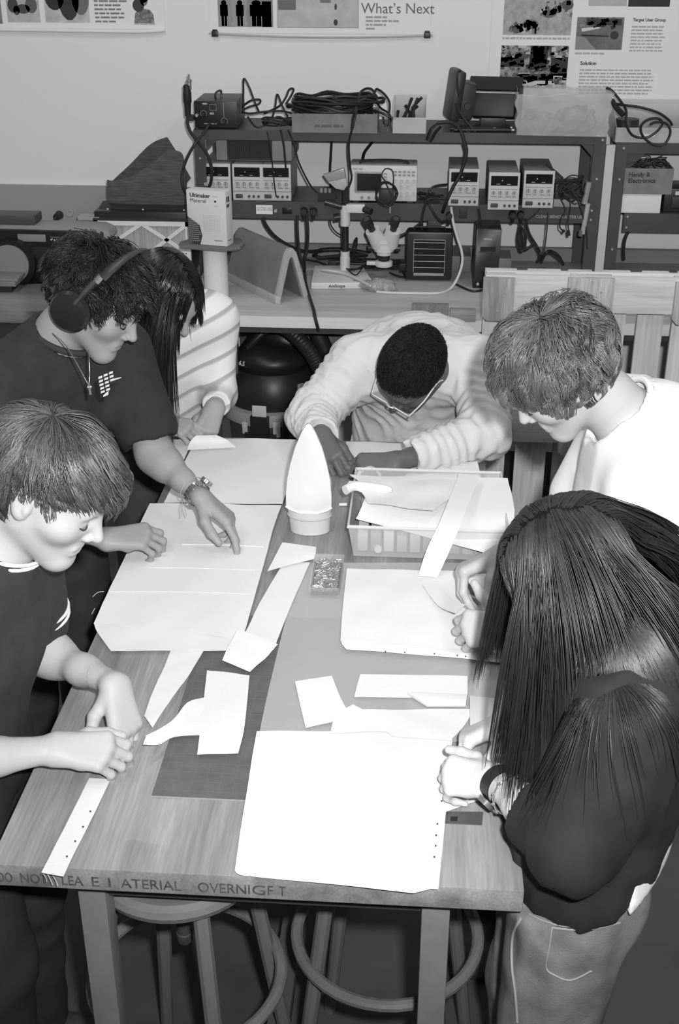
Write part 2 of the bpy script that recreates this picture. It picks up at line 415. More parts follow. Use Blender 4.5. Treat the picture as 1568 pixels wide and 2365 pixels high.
# ------------------------------------------------------------------ sculpting of people: smooth blended distance fields, meshed by surface nets
def nrm(v):
    v = np.asarray(v, float); return v / (np.linalg.norm(v) + 1e-12)
def cap(a, b, ra, rb=None, k=.02, flat=None, op=1, ring=None):
    return dict(t='cap', a=np.asarray(a, float), b=np.asarray(b, float), ra=ra, rb=ra if rb is None else rb, k=k, flat=flat, op=op, ring=ring)
def ell(c, r, Rm=None, k=.02, op=1):
    return dict(t='ell', c=np.asarray(c, float), r=np.asarray(r, float), R=np.eye(3) if Rm is None else np.asarray(Rm), k=k, op=op)
def half(p, n, k=.004):
    """keeps the side the normal points away from"""
    return dict(t='half', p=np.asarray(p, float), n=nrm(n), k=k, op=-1)

def prim_dist(p, X):
    if p['t'] == 'cap':
        a, b = p['a'], p['b']; ab = b - a; L2 = ab @ ab + 1e-12
        w = X - a; t = np.clip(w @ ab / L2, 0, 1); w = w - t[..., None] * ab
        if p['flat'] is not None:
            s, ratio = p['flat']; ws = w @ s
            q = np.sqrt(np.maximum((w * w).sum(-1) - ws * ws, 0) + (ws / ratio) ** 2)
        else: q = np.sqrt((w * w).sum(-1))
        r = p['ra'] + (p['rb'] - p['ra']) * t
        if p['ring']: 
            n, am, ph = p['ring']; r = r + am * np.sin(2 * np.pi * n * t + ph + 2.0 * np.sin(40 * X[..., 0] + 31 * X[..., 2]))
        return q - r
    if p['t'] == 'ell':
        w = (X - p['c']) @ p['R']; k0 = np.sqrt(((w / p['r']) ** 2).sum(-1)); k1 = np.sqrt(((w / p['r'] ** 2) ** 2).sum(-1)) + 1e-9
        return k0 * (k0 - 1) / k1
    return (X - p['p']) @ p['n'] * -1.0

def prim_box(p):
    if p['t'] == 'cap':
        f = max(1.0, p['flat'][1]) if p['flat'] is not None else 1.0
        m = max(p['ra'], p['rb']) * f + (p['ring'][1] if p['ring'] else 0)
        return np.minimum(p['a'], p['b']) - m, np.maximum(p['a'], p['b']) + m
    m = max(p['r']); return p['c'] - m, p['c'] + m

def field_mesh(prims, lo, hi, h, disp=None):
    lo = np.asarray(lo, float); n = np.ceil((np.asarray(hi) - lo) / h).astype(int) + 1
    D = np.full(n, .3, np.float32)
    ax = [lo[i] + h * np.arange(n[i]) for i in range(3)]
    for p in prims:
        k = p['k']
        if p['t'] == 'half': i0, i1 = np.zeros(3, int), n
        else:
            a, b = prim_box(p); mg = k + 3 * h
            i0 = np.maximum(0, np.floor((a - mg - lo) / h).astype(int)); i1 = np.minimum(n, np.ceil((b + mg - lo) / h).astype(int) + 1)
            if (i1 <= i0).any(): continue
        sl = tuple(slice(i0[i], i1[i]) for i in range(3))
        X = np.stack(np.meshgrid(*[ax[i][sl[i]] for i in range(3)], indexing='ij'), -1)
        d = prim_dist(p, X).astype(np.float32); o = D[sl]
        if p['op'] > 0:
            e = np.maximum(k - np.abs(o - d), 0) / k
            D[sl] = np.minimum(o, d) - e * e * k * .25
        else:
            d = -d; e = np.maximum(k - np.abs(o - d), 0) / k
            D[sl] = np.maximum(o, d) + e * e * k * .25
    if disp is not None:
        I = np.nonzero(np.abs(D) < .04)
        P_ = lo + h * np.stack(I, -1); D[I] += disp(P_).astype(np.float32)
    D[0] = np.maximum(D[0], .001)
    # surface nets
    B = D < 0
    c = np.zeros(n - 1, np.uint8)
    offs = [(i, j, k) for i in (0, 1) for j in (0, 1) for k in (0, 1)]
    def sub(A, o): return A[o[0]:A.shape[0] - 1 + o[0], o[1]:A.shape[1] - 1 + o[1], o[2]:A.shape[2] - 1 + o[2]]
    for o in offs: c += sub(B, o)
    C = np.stack(np.nonzero((c > 0) & (c < 8)), -1)
    if len(C) == 0: return np.zeros((0, 3)), np.zeros((0, 4), int)
    val = {o: D[C[:, 0] + o[0], C[:, 1] + o[1], C[:, 2] + o[2]] for o in offs}
    acc = np.zeros((len(C), 3)); cnt = np.zeros(len(C))
    for o in offs:
        for a in range(3):
            if o[a] == 0:
                q = list(o); q[a] = 1; q = tuple(q); v0, v1 = val[o], val[q]
                m = (v0 < 0) != (v1 < 0); t = np.where(m, v0 / np.where(m, v0 - v1, 1), 0)
                pt = np.tile(np.array(o, float), (len(C), 1)); pt[:, a] = t
                acc += pt * m[:, None]; cnt += m
    vert = lo + h * (C + acc / cnt[:, None])
    ids = np.full(n - 1, -1, np.int32); ids[tuple(C.T)] = np.arange(len(C))
    F = []
    for a in range(3):
        s0 = [slice(None)] * 3; s1 = [slice(None)] * 3; s0[a] = slice(0, -1); s1[a] = slice(1, None)
        A0, A1 = B[tuple(s0)], B[tuple(s1)]
        E = np.stack(np.nonzero(A0 != A1), -1); b, c2 = (a + 1) % 3, (a + 2) % 3
        ok = (E[:, b] > 0) & (E[:, c2] > 0) & (E[:, b] < n[b] - 1) & (E[:, c2] < n[c2] - 1); E = E[ok]
        inside = A0[tuple(E.T)]
        q = []
        for db, dc in ((-1, -1), (0, -1), (0, 0), (-1, 0)):
            e = E.copy(); e[:, b] += db; e[:, c2] += dc; q.append(ids[tuple(e.T)])
        q = np.stack(q, -1); q[~inside] = q[~inside][:, ::-1]
        F.append(q)
    F = np.concatenate(F); F = F[(F >= 0).all(1)]
    return vert, F

def prims_bounds(prims, m):
    A = [prim_box(p) for p in prims if p['t'] != 'half' and p['op'] > 0]
    return np.min([a for a, b in A], 0) - m, np.max([b for a, b in A], 0) + m

def sculpt(name, prims, h, m, parent=None, fine=(), disp=None):
    lo, hi = prims_bounds(prims, .03)
    v, f = field_mesh(prims, lo, hi, h, disp)
    vs, fs, base = [], [], 0
    for (flo, fhi, fh) in fine:
        flo, fhi = np.asarray(flo), np.asarray(fhi); mg = h * 1.1
        ins = ((v > flo + mg) & (v < fhi - mg)).all(1)
        f = f[~ins[f].all(1)]
    vs.append(v); fs.append(f); base = len(v)
    for (flo, fhi, fh) in fine:
        v2, f2 = field_mesh(prims, flo, fhi, fh, disp)
        vs.append(v2); fs.append(f2 + base); base += len(v2)
    v = np.concatenate(vs); f = np.concatenate(fs)
    used = np.unique(f); mp = np.full(len(v), -1); mp[used] = np.arange(len(used)); v = v[used]; f = mp[f]
    me = np_mesh(name, v, f)
    me.materials.append(m)
    return link(name, me, parent)

_rs = np.random.RandomState(7)
def folds(amp, wl, seed=0, stretch=(1, 1, .6), n=6):
    r = np.random.RandomState(seed); K = r.normal(size=(n, 3)) * np.array(stretch); K = K / np.linalg.norm(K, axis=1)[:, None] * (2 * np.pi / wl) * r.uniform(.6, 1.5, n)[:, None]
    ph = r.uniform(0, 6.28, n)
    def f(P_):
        s = sum(np.sin(P_ @ K[i] + ph[i] + 1.3 * np.sin(P_ @ K[(i + 1) % n] * .5)) for i in range(n)) / n
        return -amp * (1 - np.abs(s) * 3.0) * .6
    return f

def orient(f, u):
    """columns: right, forward, up"""
    f = nrm(f); u = np.asarray(u, float); u = nrm(u - f * (u @ f)); return np.stack([np.cross(f, u), f, u], 1)

def head_prims(c, Rm, jaw=1.0, lipopen=.0):
    """local axes: x right, y forward, z up"""
    L = lambda *p: np.asarray(c) + Rm @ np.asarray(p)
    fl = Rm[:, 0]
    P_ = [ell(L(0, -.014, .036), (.075, .098, .086), Rm, .03),
          ell(L(0, .030, -.005), (.064, .068, .085), Rm, .03),
          cap(L(0, .035, -.03), L(0, .066, -.096), .052, .026, .03, (fl, 1.12)),
          cap(L(-.048, -.002, -.052), L(-.016, .072, -.098), .020, .018, .025), cap(L(.048, -.002, -.052), L(.016, .072, -.098), .020, .018, .025),
          ell(L(0, .078, -.098), (.019, .017, .016), Rm, .02),
          cap(L(-.034, .077, .024), L(.034, .077, .024), .014, None, .02),
          ell(L(-.044, .058, -.022), (.022, .022, .020), Rm, .025), ell(L(.044, .058, -.022), (.022, .022, .020), Rm, .025),
          ell(L(-.031, .100, .003), (.017, .014, .011), Rm, .012, -1), ell(L(.031, .100, .003), (.017, .014, .011), Rm, .012, -1),
          ell(L(-.031, .078, .002), (.0135, .0135, .0125), Rm, .006), ell(L(.031, .078, .002), (.0135, .0135, .0125), Rm, .006),
          cap(L(0, .088, .016), L(0, .113, -.026), .0065, .0105, .012),
          ell(L(-.012, .099, -.032), (.008, .010, .007), Rm, .006), ell(L(.012, .099, -.032), (.008, .010, .007), Rm, .006),
          ell(L(-.006, .104, -.038), (.0035, .006, .003), Rm, .003, -1), ell(L(.006, .104, -.038), (.0035, .006, .003), Rm, .003, -1),
          ell(L(0, .086, -.062), (.024, .014, .016), Rm, .015),
          cap(L(-.019, .092, -.0585), L(.019, .092, -.0585), .0055, None, .005), cap(L(-.016, .091, -.069), L(.016, .091, -.069), .0065, None, .006),
          cap(L(-.024, .099, -.0636), L(.024, .099, -.0636), .0020 + lipopen, None, .004, None, -1),
          cap(L(0, -.02, -.04), L(0, -.035, -.105), .052, .052, .03)]
    for s in (-1, 1):
        a = R_(12)
        Re = Rm @ np.array([[1, 0, 0], [0, math.cos(a), -math.sin(a)], [0, math.sin(a), math.cos(a)]])
        P_ += [ell(L(s * .077, -.008, -.006), (.008, .018, .031), Re, .008), ell(L(s * .085, -.004, -.002), (.005, .011, .020), Re, .005, -1), ell(L(s * .080, .003, -.012), (.004, .004, .007), Re, .004)]
    return P_

def hand_prims(wr, f, n, side, curl=((20, 30, 20),) * 4, spread=1.0, thumb=None, size=1.0, curl_t=(20, 20)):
    """wr wrist, f towards the fingers, n out of the back of the hand, side +1 right hand, -1 left hand"""
    f = nrm(f); n = np.asarray(n, float); n = nrm(n - f * (n @ f)); u = np.cross(n, f) * side
    wr = np.asarray(wr, float); q = size; out = []
    kn = [(.088, .027), (.092, .008), (.087, -.011), (.079, -.028)]
    for (l, o), ra in zip(kn, (.0125, .0125, .0118, .0108)):
        out.append(cap(wr + u * o * .55 * q + f * .005 * q, wr + (f * l + u * o + n * .004) * q, .0145 * q, ra * q, .014))
    out.append(cap(wr + (f * .03 + u * .018 - n * .010) * q, wr + (f * .05 - u * .018 - n * .010) * q, .0115 * q, None, .016))
    Ls = [(.042, .025, .021), (.046, .029, .022), (.042, .027, .021), (.034, .020, .019)]
    Rs = [.0092, .0095, .0090, .0080]
    for i in range(4):
        l, o = kn[i]; p = wr + (f * l + u * o + n * .003) * q; sp = R_((6, 1.5, -3, -9)[i] * spread); th = 0.0; r = Rs[i] * q
        fd = f * math.cos(sp) + u * math.sin(sp)
        for j in range(3):
            th += R_(curl[i][j]); d = fd * math.cos(th) - n * math.sin(th); e = p + d * Ls[i][j] * q
            r2 = r * (.93, .92, .80)[j]; out.append(cap(p, e, r, r2, .0045 if j else .006)); p, r = e, r2
    t1, t2, t3 = thumb or ((.62, .66, -.42), (.85, .35, -.38), (.95, .1, -.3))
    p = wr + (f * .018 + u * .016 - n * .006) * q; r = .0150 * q
    for tv, ln, r2 in ((t1, .046, .0125), (t2, .034, .0110), (t3, .027, .0082)):
        d = nrm(f * tv[0] + u * tv[1] + n * tv[2]); e = p + d * ln * q; out.append(cap(p, e, r, r2 * q, .009 if r2 > .012 else .005)); p, r = e, r2 * q
    return out

def hand_box(wr, f, m=.035, l=.20):
    wr = np.asarray(wr, float); f = nrm(f); a, b = wr + f * -.03, wr + f * l
    m = m + .03
    return np.minimum(a, b) - m, np.maximum(a, b) + m

def forearm_prims(el, wr, f, n, side, s=1.0):
    el, wr = np.asarray(el, float), np.asarray(wr, float); f = nrm(f); n = np.asarray(n, float); n = nrm(n - f * (n @ f)); u = np.cross(n, f)
    m = el + (wr - el) * .28
    return [cap(el, m, .036 * s, .0365 * s, .08), cap(m, el + (wr - el) * .62, .037 * s, .031 * s, .03), cap(el + (wr - el) * .62, wr, .031 * s, .0215 * s, .02, (u, 1.22)), cap(wr, wr + f * .012, .0215 * s, .02 * s, .015, (u, 1.25))]

def body_prims(J, s=1.0, leg=True, am=1.0):
    """J: joints in world space"""
    sh = nrm(J['shL'] - J['shR']); pel, ch, nk = J['pel'], J['chest'], J['neck']
    wa = pel + (ch - pel) * .48
    out = [cap(pel, wa, .112 * s, .093 * s, .05, (sh, 1.42)), cap(wa, ch, .093 * s, .108 * s, .05, (sh, 1.45)),
           cap(ch, ch + (nk - ch) * .55, .108 * s, .078 * s, .05, (sh, 1.55)),
           cap(J['shL'] * .86 + nk * .14, J['shR'] * .86 + nk * .14, .058 * s, None, .05),
           cap(nk, J['shL'] * .75 + nk * .25 + np.array([0, 0, .01]), .050 * s, .040 * s, .04), cap(nk, J['shR'] * .75 + nk * .25 + np.array([0, 0, .01]), .050 * s, .040 * s, .04),
           cap(nk - (nk - J['head']) * .0, J['head'] * .62 + nk * .38, .056 * s, .053 * s, .035)]
    for sd in 'LR':
        out.append(cap(J['sh' + sd], J['sh' + sd] + (J['el' + sd] - J['sh' + sd]) * .5, .056 * s * am, .048 * s * am, .04))
        out.append(cap(J['sh' + sd] + (J['el' + sd] - J['sh' + sd]) * .5, J['el' + sd], .048 * s * am, .035 * s * am, .04))
    if leg:
        for sd in 'LR':
            h, kn, an, to = J['hip' + sd], J['knee' + sd], J['ank' + sd], J['toe' + sd]
            out += [cap(h, kn, .088 * s, .056 * s, .04), cap(kn, kn + (an - kn) * .35, .056 * s, .058 * s, .03), cap(kn + (an - kn) * .35, an, .058 * s, .036 * s, .03), cap(an + np.array([0, 0, -.045]), to, .034, .028, .03)]
    return out

def inflate(ps, r, k=None):
    out = []
    for p in ps:
        q = dict(p)
        if p['t'] == 'cap': q['ra'] = p['ra'] + r; q['rb'] = p['rb'] + r
        else: q['r'] = p['r'] + r
        if k: q['k'] = k
        out.append(q)
    return out

def eyes_brows(c, Rm, person, lash=.03, brow=None, skin=None):
    L = lambda *p: V(np.asarray(c) + Rm @ np.asarray(p))
    G().tube([L(-.026, .0825, -.0615), L(-.016, .0925, -.0640), L(0, .0965, -.0638), L(.016, .0925, -.0640), L(.026, .0825, -.0615)], [.0006, .0014, .0016, .0014, .0006], 6, smooth=4).build('mouth_line', M(lash * 2, .8), person)  # dark tube paints in the shade where the lips meet
    for s in (-1, 1):
        G().tube([L(s * .018, .0895, -.002), L(s * .025, .0925, -.0055), L(s * .032, .0930, -.007), L(s * .039, .0900, -.0055), L(s * .045, .084, -.002)], [.0008, .0014, .0016, .0014, .0008], 6, smooth=3).build('eyelash', M(lash, .8), person)
        if brow is not None:
            G().tube([L(s * .014, .0905, .024), L(s * .026, .0925, .028), L(s * .040, .086, .027), L(s * .050, .076, .021)], [.0020, .0035, .003, .0012], 6, smooth=3, flat=(1, .6)).build('eyebrow', M(brow, .9), person)

# ------------------------------------------------------------------ hair: a cap on the scalp and locks that follow a flow
SC = np.array([0, -.014, .036]); SR = np.array([.0775, .1005, .0885])
def hairline_z(y):
    return np.interp(y, [-.13, -.06, -.03, -.012, .012, .03, .05, .075, .10], [-.085, -.075, -.055, .0, -.012, -.004, .045, .078, .086])
def tubes_mesh(Pn, rad):
    """Pn: N strands x n points x 3, rad: N x n radii -> verts, quads"""
    N, n, _ = Pn.shape
    T = np.gradient(Pn, axis=1); T /= np.linalg.norm(T, axis=2, keepdims=True) + 1e-9
    ref = np.tile(np.array([.31, .52, .79]), (N, n, 1)); U = np.cross(T, ref); U /= np.linalg.norm(U, axis=2, keepdims=True) + 1e-9; W = np.cross(T, U)
    ring = []
    for k in range(3):
        a = 2 * math.pi * k / 3; ring.append(Pn + (U * math.cos(a) + W * math.sin(a)) * rad[..., None])
    Vt = np.stack(ring, 2).reshape(-1, 3)
    base = (np.arange(N)[:, None] * n + np.arange(n - 1)[None]).ravel() * 3; F = []
    for k in range(3): F.append(np.stack([base + k, base + (k + 1) % 3, base + 3 + (k + 1) % 3, base + 3 + k], -1))
    return Vt, np.concatenate(F)

def make_hair(name, c, Rm, m, parent, N=2600, length=(.06, .10), n=9, crown=(0, -.05, .12), comb=(0, 0, 0), comb_w=.0, grav=.35, lift=.012, curl=.0, clump=9, rad=.0011,
              seed=1, capv=.01, line=None, part=None, rough=.12, colliders=(), cap_h=.006, keep=None, lenf=None, sweep=None, hug=None):
    r = np.random.RandomState(seed); line = line or hairline_z
    c = np.asarray(c, float); g_l = Rm.T @ np.array([0, 0, -1.0])
    # roots
    U = r.normal(size=(N * 4, 3)); U /= np.linalg.norm(U, axis=1)[:, None]
    p = SC + U * SR; ok = p[:, 2] > line(p[:, 1]) + .003 * r.normal(size=len(p)); p = p[ok][:N]; N = len(p)
    # locks: every root leans to the nearest of the lock centres
    nl = max(8, N // clump); ctr = p[r.choice(N, nl, False)]
    own = np.argmin(((p[:, None, :] - ctr[None]) ** 2).sum(2), 1) if nl < 1200 else r.randint(0, nl, N)
    Ln = r.uniform(length[0], length[1], nl)[own] * r.uniform(.85, 1.1, N)
    if lenf is not None: Ln = Ln * lenf(p)
    ph = r.uniform(0, 6.28, nl)[own]; jl = r.normal(size=(nl, 3))[own] * rough; lf = (lift * r.uniform(.5, 1.3, nl))[own]
    crown = np.asarray(crown, float); comb = np.asarray(comb, float)
    X = np.zeros((N, n, 3)); cur = SC + (p - SC) * 1.032; X[:, 0] = cur; shade = r.uniform(0, 1, nl)[own]
    cl = ctr[own]
    for i in range(1, n):
        t = i / (n - 1)
        nn = (cur - SC) / SR ** 2; nn /= np.linalg.norm(nn, axis=1)[:, None]
        fl = cur - crown
        if part is not None:     # a parting plane: hair leaves it sideways
            sx = np.sign(cl[:, 0] - part); fl = fl * np.array([.25, .6, .6]) + np.stack([sx * .09, sx * 0, sx * 0], 1) * (1 - t)
        fl = fl / (np.linalg.norm(fl, axis=1)[:, None] + 1e-6)
        d = fl * (1 - comb_w) + comb * comb_w + g_l * grav * (.4 + t * 1.2) + jl
        if sweep is not None: d = d + sweep(p, t)
        if curl: d = d + curl * np.stack([np.sin(ph + 9 * t), np.cos(ph * 1.7 + 8 * t), np.sin(ph * .6 + 7 * t)], 1)
        lev = np.sqrt((((cur - SC) / SR) ** 2).sum(1))
        near = np.clip((1.35 - lev) / .3, 0, 1)[:, None]
        d = d - nn * np.minimum((d * nn).sum(1), 1e9)[:, None] * near * .9
        d /= np.linalg.norm(d, axis=1)[:, None] + 1e-9
        cur = cur + d * (Ln / (n - 1))[:, None]
        cur = cur + (cl + (X[:, i - 1] - X[:, 0]) * 1.0 - cur + (cur - X[:, i - 1])) * .07 * t
        lev = np.sqrt((((cur - SC) / SR) ** 2).sum(1)); tgt = 1.03 + lf * 10 * math.sin(min(1, t * 1.3) * math.pi / 2)
        sc = np.where(lev < tgt, tgt / lev, 1)[:, None]; cur = SC + (cur - SC) * sc
        if hug is not None:
            lev = np.sqrt((((cur - SC) / SR) ** 2).sum(1)); mx = 1.03 + lf * 10 + hug; cur = SC + (cur - SC) * np.where(lev > mx, mx / lev, 1)[:, None]
        if len(colliders):
            wv = c + cur @ Rm.T
            for (a, b, rr) in colliders:
                a, b = np.asarray(a, float), np.asarray(b, float); ab = b - a; tt_ = np.clip((wv - a) @ ab / (ab @ ab), 0, 1)
                ax = a + tt_[:, None] * ab; w_ = wv - ax; dd = np.linalg.norm(w_, axis=1)
                wv = np.where((dd < rr)[:, None], ax + w_ * (rr / np.maximum(dd, 1e-6))[:, None], wv)
            cur = (wv - c) @ Rm
        X[:, i] = cur
    if keep is not None: X = X[keep(X)]
    N = len(X)
    W = c + X @ Rm.T
    tt_ = np.linspace(0, 1, n); prof = rad * (1.0 - .8 * tt_ ** 3)
    v, f = tubes_mesh(W, np.tile(prof, (N, 1)) * r.uniform(.7, 1.4, N)[:, None])
    # scalp cap
    nu, nv = 72, 40
    th = np.linspace(0, 2 * np.pi, nu, endpoint=False); phi = np.linspace(.02, 2.5, nv)
    TH, PH = np.meshgrid(th, phi, indexing='ij')
    d = np.stack([np.sin(PH) * np.cos(TH), np.sin(PH) * np.sin(TH), np.cos(PH)], -1)
    q = SC + d * (SR + .0022)
    q[..., 2] = np.maximum(q[..., 2], line(q[..., 1]) - .004)
    ins = q[..., 2] <= line(q[..., 1]) - .0035
    dq = (q - SC) / SR; lv = np.sqrt((dq ** 2).sum(-1)); q = np.where((ins & (lv > .97))[..., None], SC + (q - SC) * (.97 / lv)[..., None], q)
    qw = c + q.reshape(-1, 3) @ Rm.T
    I = np.arange(nu * nv).reshape(nu, nv); a = I; b = np.roll(I, -1, 0)
    fc = np.stack([a[:, :-1], a[:, 1:], b[:, 1:], b[:, :-1]], -1).reshape(-1, 4)
    allin = ins.reshape(-1)[fc].all(1); fc = fc[~allin]
    vv = np.concatenate([v, qw]); ff = np.concatenate([f, fc + len(v)])
    me = np_mesh(name, vv, ff); me.materials.append(m); me.materials.append(M(capv, .9, spec=.1))
    me.polygons.foreach_set('material_index', np.concatenate([np.zeros(len(f), np.int32), np.ones(len(fc), np.int32)]))
    at = me.attributes.new('lock_shade', 'FLOAT', 'POINT'); at.data.foreach_set('value', np.concatenate([np.repeat(shade, n * 3), np.full(len(qw), .3)]).astype(np.float32))
    return link(name, me, parent)

def hair_mat(v, spec=.35, rough=.45, spread=.55):
    """hair: every lock its own shade"""
    key = ('hair', v, spec, rough, spread)
    if key in _M: return _M[key]
    m = bpy.data.materials.new('hair_%03d' % len(_M)); m.use_nodes = True; nt = m.node_tree; b = nt.nodes['Principled BSDF']
    b.inputs['Roughness'].default_value = rough; b.inputs['Specular IOR Level'].default_value = spec
    ge = nt.nodes.new('ShaderNodeNewGeometry'); r = nt.nodes.new('ShaderNodeMapRange')
    r.inputs['To Min'].default_value = v * (1 - spread); r.inputs['To Max'].default_value = v * (1 + spread)
    at = nt.nodes.new('ShaderNodeAttribute'); at.attribute_name = 'lock_shade'; mx = nt.nodes.new('ShaderNodeMix'); mx.inputs[0].default_value = .68
    nt.links.new(ge.outputs['Random Per Island'], mx.inputs[2]); nt.links.new(at.outputs['Fac'], mx.inputs[3]); nt.links.new(mx.outputs[0], r.inputs['Value']); nt.links.new(r.outputs[0], b.inputs['Base Color'])
    _M[key] = m
    return m

A_ = lambda *p: np.array(p, float)
def stand(J, pel, face, hw=.085, feet=.0, knee=.04, zf=.0):
    """legs under a standing person facing the given ground direction"""
    f = nrm(np.array([face[0], face[1], 0])); l = np.array([-f[1], f[0], 0])
    for sd, s in (('L', 1), ('R', -1)):
        h = pel + l * s * hw + A_(0, 0, -.06); a = np.array([pel[0], pel[1], .085 + zf]) + l * s * (hw + .03) + f * feet
        J['hip' + sd] = h; J['ank' + sd] = a; J['knee' + sd] = (h + a) / 2 + f * knee + A_(0, 0, .01); J['toe' + sd] = a + f * .16 + A_(0, 0, -.05)

def shoe(J, sd, person, v=.06):
    a, t = J['ank' + sd], J['toe' + sd]; d = nrm((t - a) * A_(1, 1, 0))
    g = sculpt('shoe', [cap(a * A_(1, 1, 0) - d * .04 + A_(0, 0, .055), a * A_(1, 1, 0) + d * .17 + A_(0, 0, .042), .046, .040, .02), cap(a + A_(0, 0, .02), a + A_(0, 0, -.03), .05, .046, .03), half(A_(a[0], a[1], .002), A_(0, 0, -1))], .008, M(v, .6), person)
    return g

# ------------------------------------------------------------------ people
def J_(**k): return {a: np.array(b, float) for a, b in k.items()}
def sleeve(J, sd, frac, r0, r1, ring=None, k=.05):
    sh, el, wr = J['sh' + sd], J['el' + sd], J['wr' + sd]; out = []
    if frac <= 1:
        e = sh + (el - sh) * frac; d = nrm(el - sh)
        out += [cap(sh, e, r0, r1, k, None, 1, ring)]
    else:
        e = el + (wr - el) * (frac - 1); d = nrm(wr - el)
        out += [cap(sh, el, r0, (r0 + r1) / 2, k, None, 1, ring), cap(el, e, (r0 + r1) / 2, r1, .03, None, 1, ring)]
    q = ell(e + d * .075, A_(.075, .075, .075), None, .006, -1)
    return out, q, e, d
def torso_prims(J, s, infl):
    return inflate([p for p in body_prims(J, s, False)[:6]], infl)
def ring_band(name, c, d, r, wdt, m, parent, flat=None):
    """a hoop of cloth or metal around the direction d"""
    d = V(*nrm(d)); a = d.orthogonal().normalized(); b = d.cross(a)
    if flat is not None: a = V(*nrm(flat)); a = (a - d * a.dot(d)).normalized(); b = d.cross(a)
    rr = r if isinstance(r, tuple) else (r, r)
    pts = [V(*c) + a * math.cos(t) * rr[0] + b * math.sin(t) * rr[1] for t in [2 * math.pi * i / 32 for i in range(32)]]
    return G().tube(pts, wdt, 8, closed=True).build(name, m, parent)

def shirt(name, J, person, m, s=1.0, infl=.018, sl=(.6, .6), r0=.066, r1=.062, hem=.93, neck_r=.070, ring=None, fold=(.004, .16, 3), h=.007, extra=(), neck_cut=.0, hem_n=(0, 0, -1), neck_len=.17):
    P0 = torso_prims(J, s, infl); cuts, ends = [], {}
    for sd, fr in zip('LR', sl):
        a, q, e, d = sleeve(J, sd, fr, r0 * s, r1 * s, ring); P0 += a; cuts.append(q); ends[sd] = (e, d)
    P0 += list(extra) + cuts
    nk, hd = J['neck'], J['head']; dn = nrm(hd - nk)
    P0.append(cap(nk + dn * (.032 + neck_cut), nk + dn * neck_len, neck_r * s, (neck_r + .018) * s, .01, None, -1))
    P0.append(half(A_(J['pel'][0], J['pel'][1], hem), hem_n))
    o = sculpt(name, P0, h, m, person, disp=folds(*fold))
    return o, ends

def trousers(name, J, person, m, s=1.0, top=.98, infl=.016, h=.009, fold=(.005, .18, 5), top_n=(0, 0, 1)):
    P0 = [cap(J['pel'] + A_(0, 0, .08), J['pel'] + A_(0, 0, -.04), .115 * s + infl, .112 * s + infl, .05, (nrm(J['shL'] - J['shR']), 1.38))]
    for sd in 'LR':
        hp, kn, an = J['hip' + sd], J['knee' + sd], J['ank' + sd]
        P0 += [cap(hp, kn, .094 * s + infl, .068 * s + infl, .04), cap(kn, an, .068 * s + infl, .060 + infl, .03)]
    P0 += [half(A_(J['pel'][0], 0, top), top_n), half(A_(0, 0, .035), A_(0, 0, -1))]
    return sculpt(name, P0, h, m, person, disp=folds(*fold))

def body(name_label, J, Rm, skin, s=1.0, hands=None, hs=1.0, am=1.0):
    root = thing('person', name_label, 'person', (float(J['pel'][0]), float(J['pel'][1]), 0))
    Pm = body_prims(J, s, True, am) + head_prims(J['head'], Rm); fine = []
    hc = J['head']
    fine.append((hc - .165, hc + .165, .0030))
    for sd, sgn in (('L', -1), ('R', 1)):
        hh = hands[sd]; Pm += forearm_prims(J['el' + sd], J['wr' + sd], hh['f'], hh['n'], sgn, s * am)
        hp = hand_prims(J['wr' + sd], hh['f'], hh['n'], sgn, hh['curl'], hh.get('spread', 1), hh.get('thumb'), hs); Pm += hp
        lo, hi = prims_bounds(hp, .012); fine.append((lo, hi, .0024))
    b = sculpt('body', Pm, .0075, skin, root, fine)
    return root

def skin_mat(v): return M(v, .5, bump=.06, bscale=450, spec=.35)
C3 = lambda a, b, c: (a, b, c)

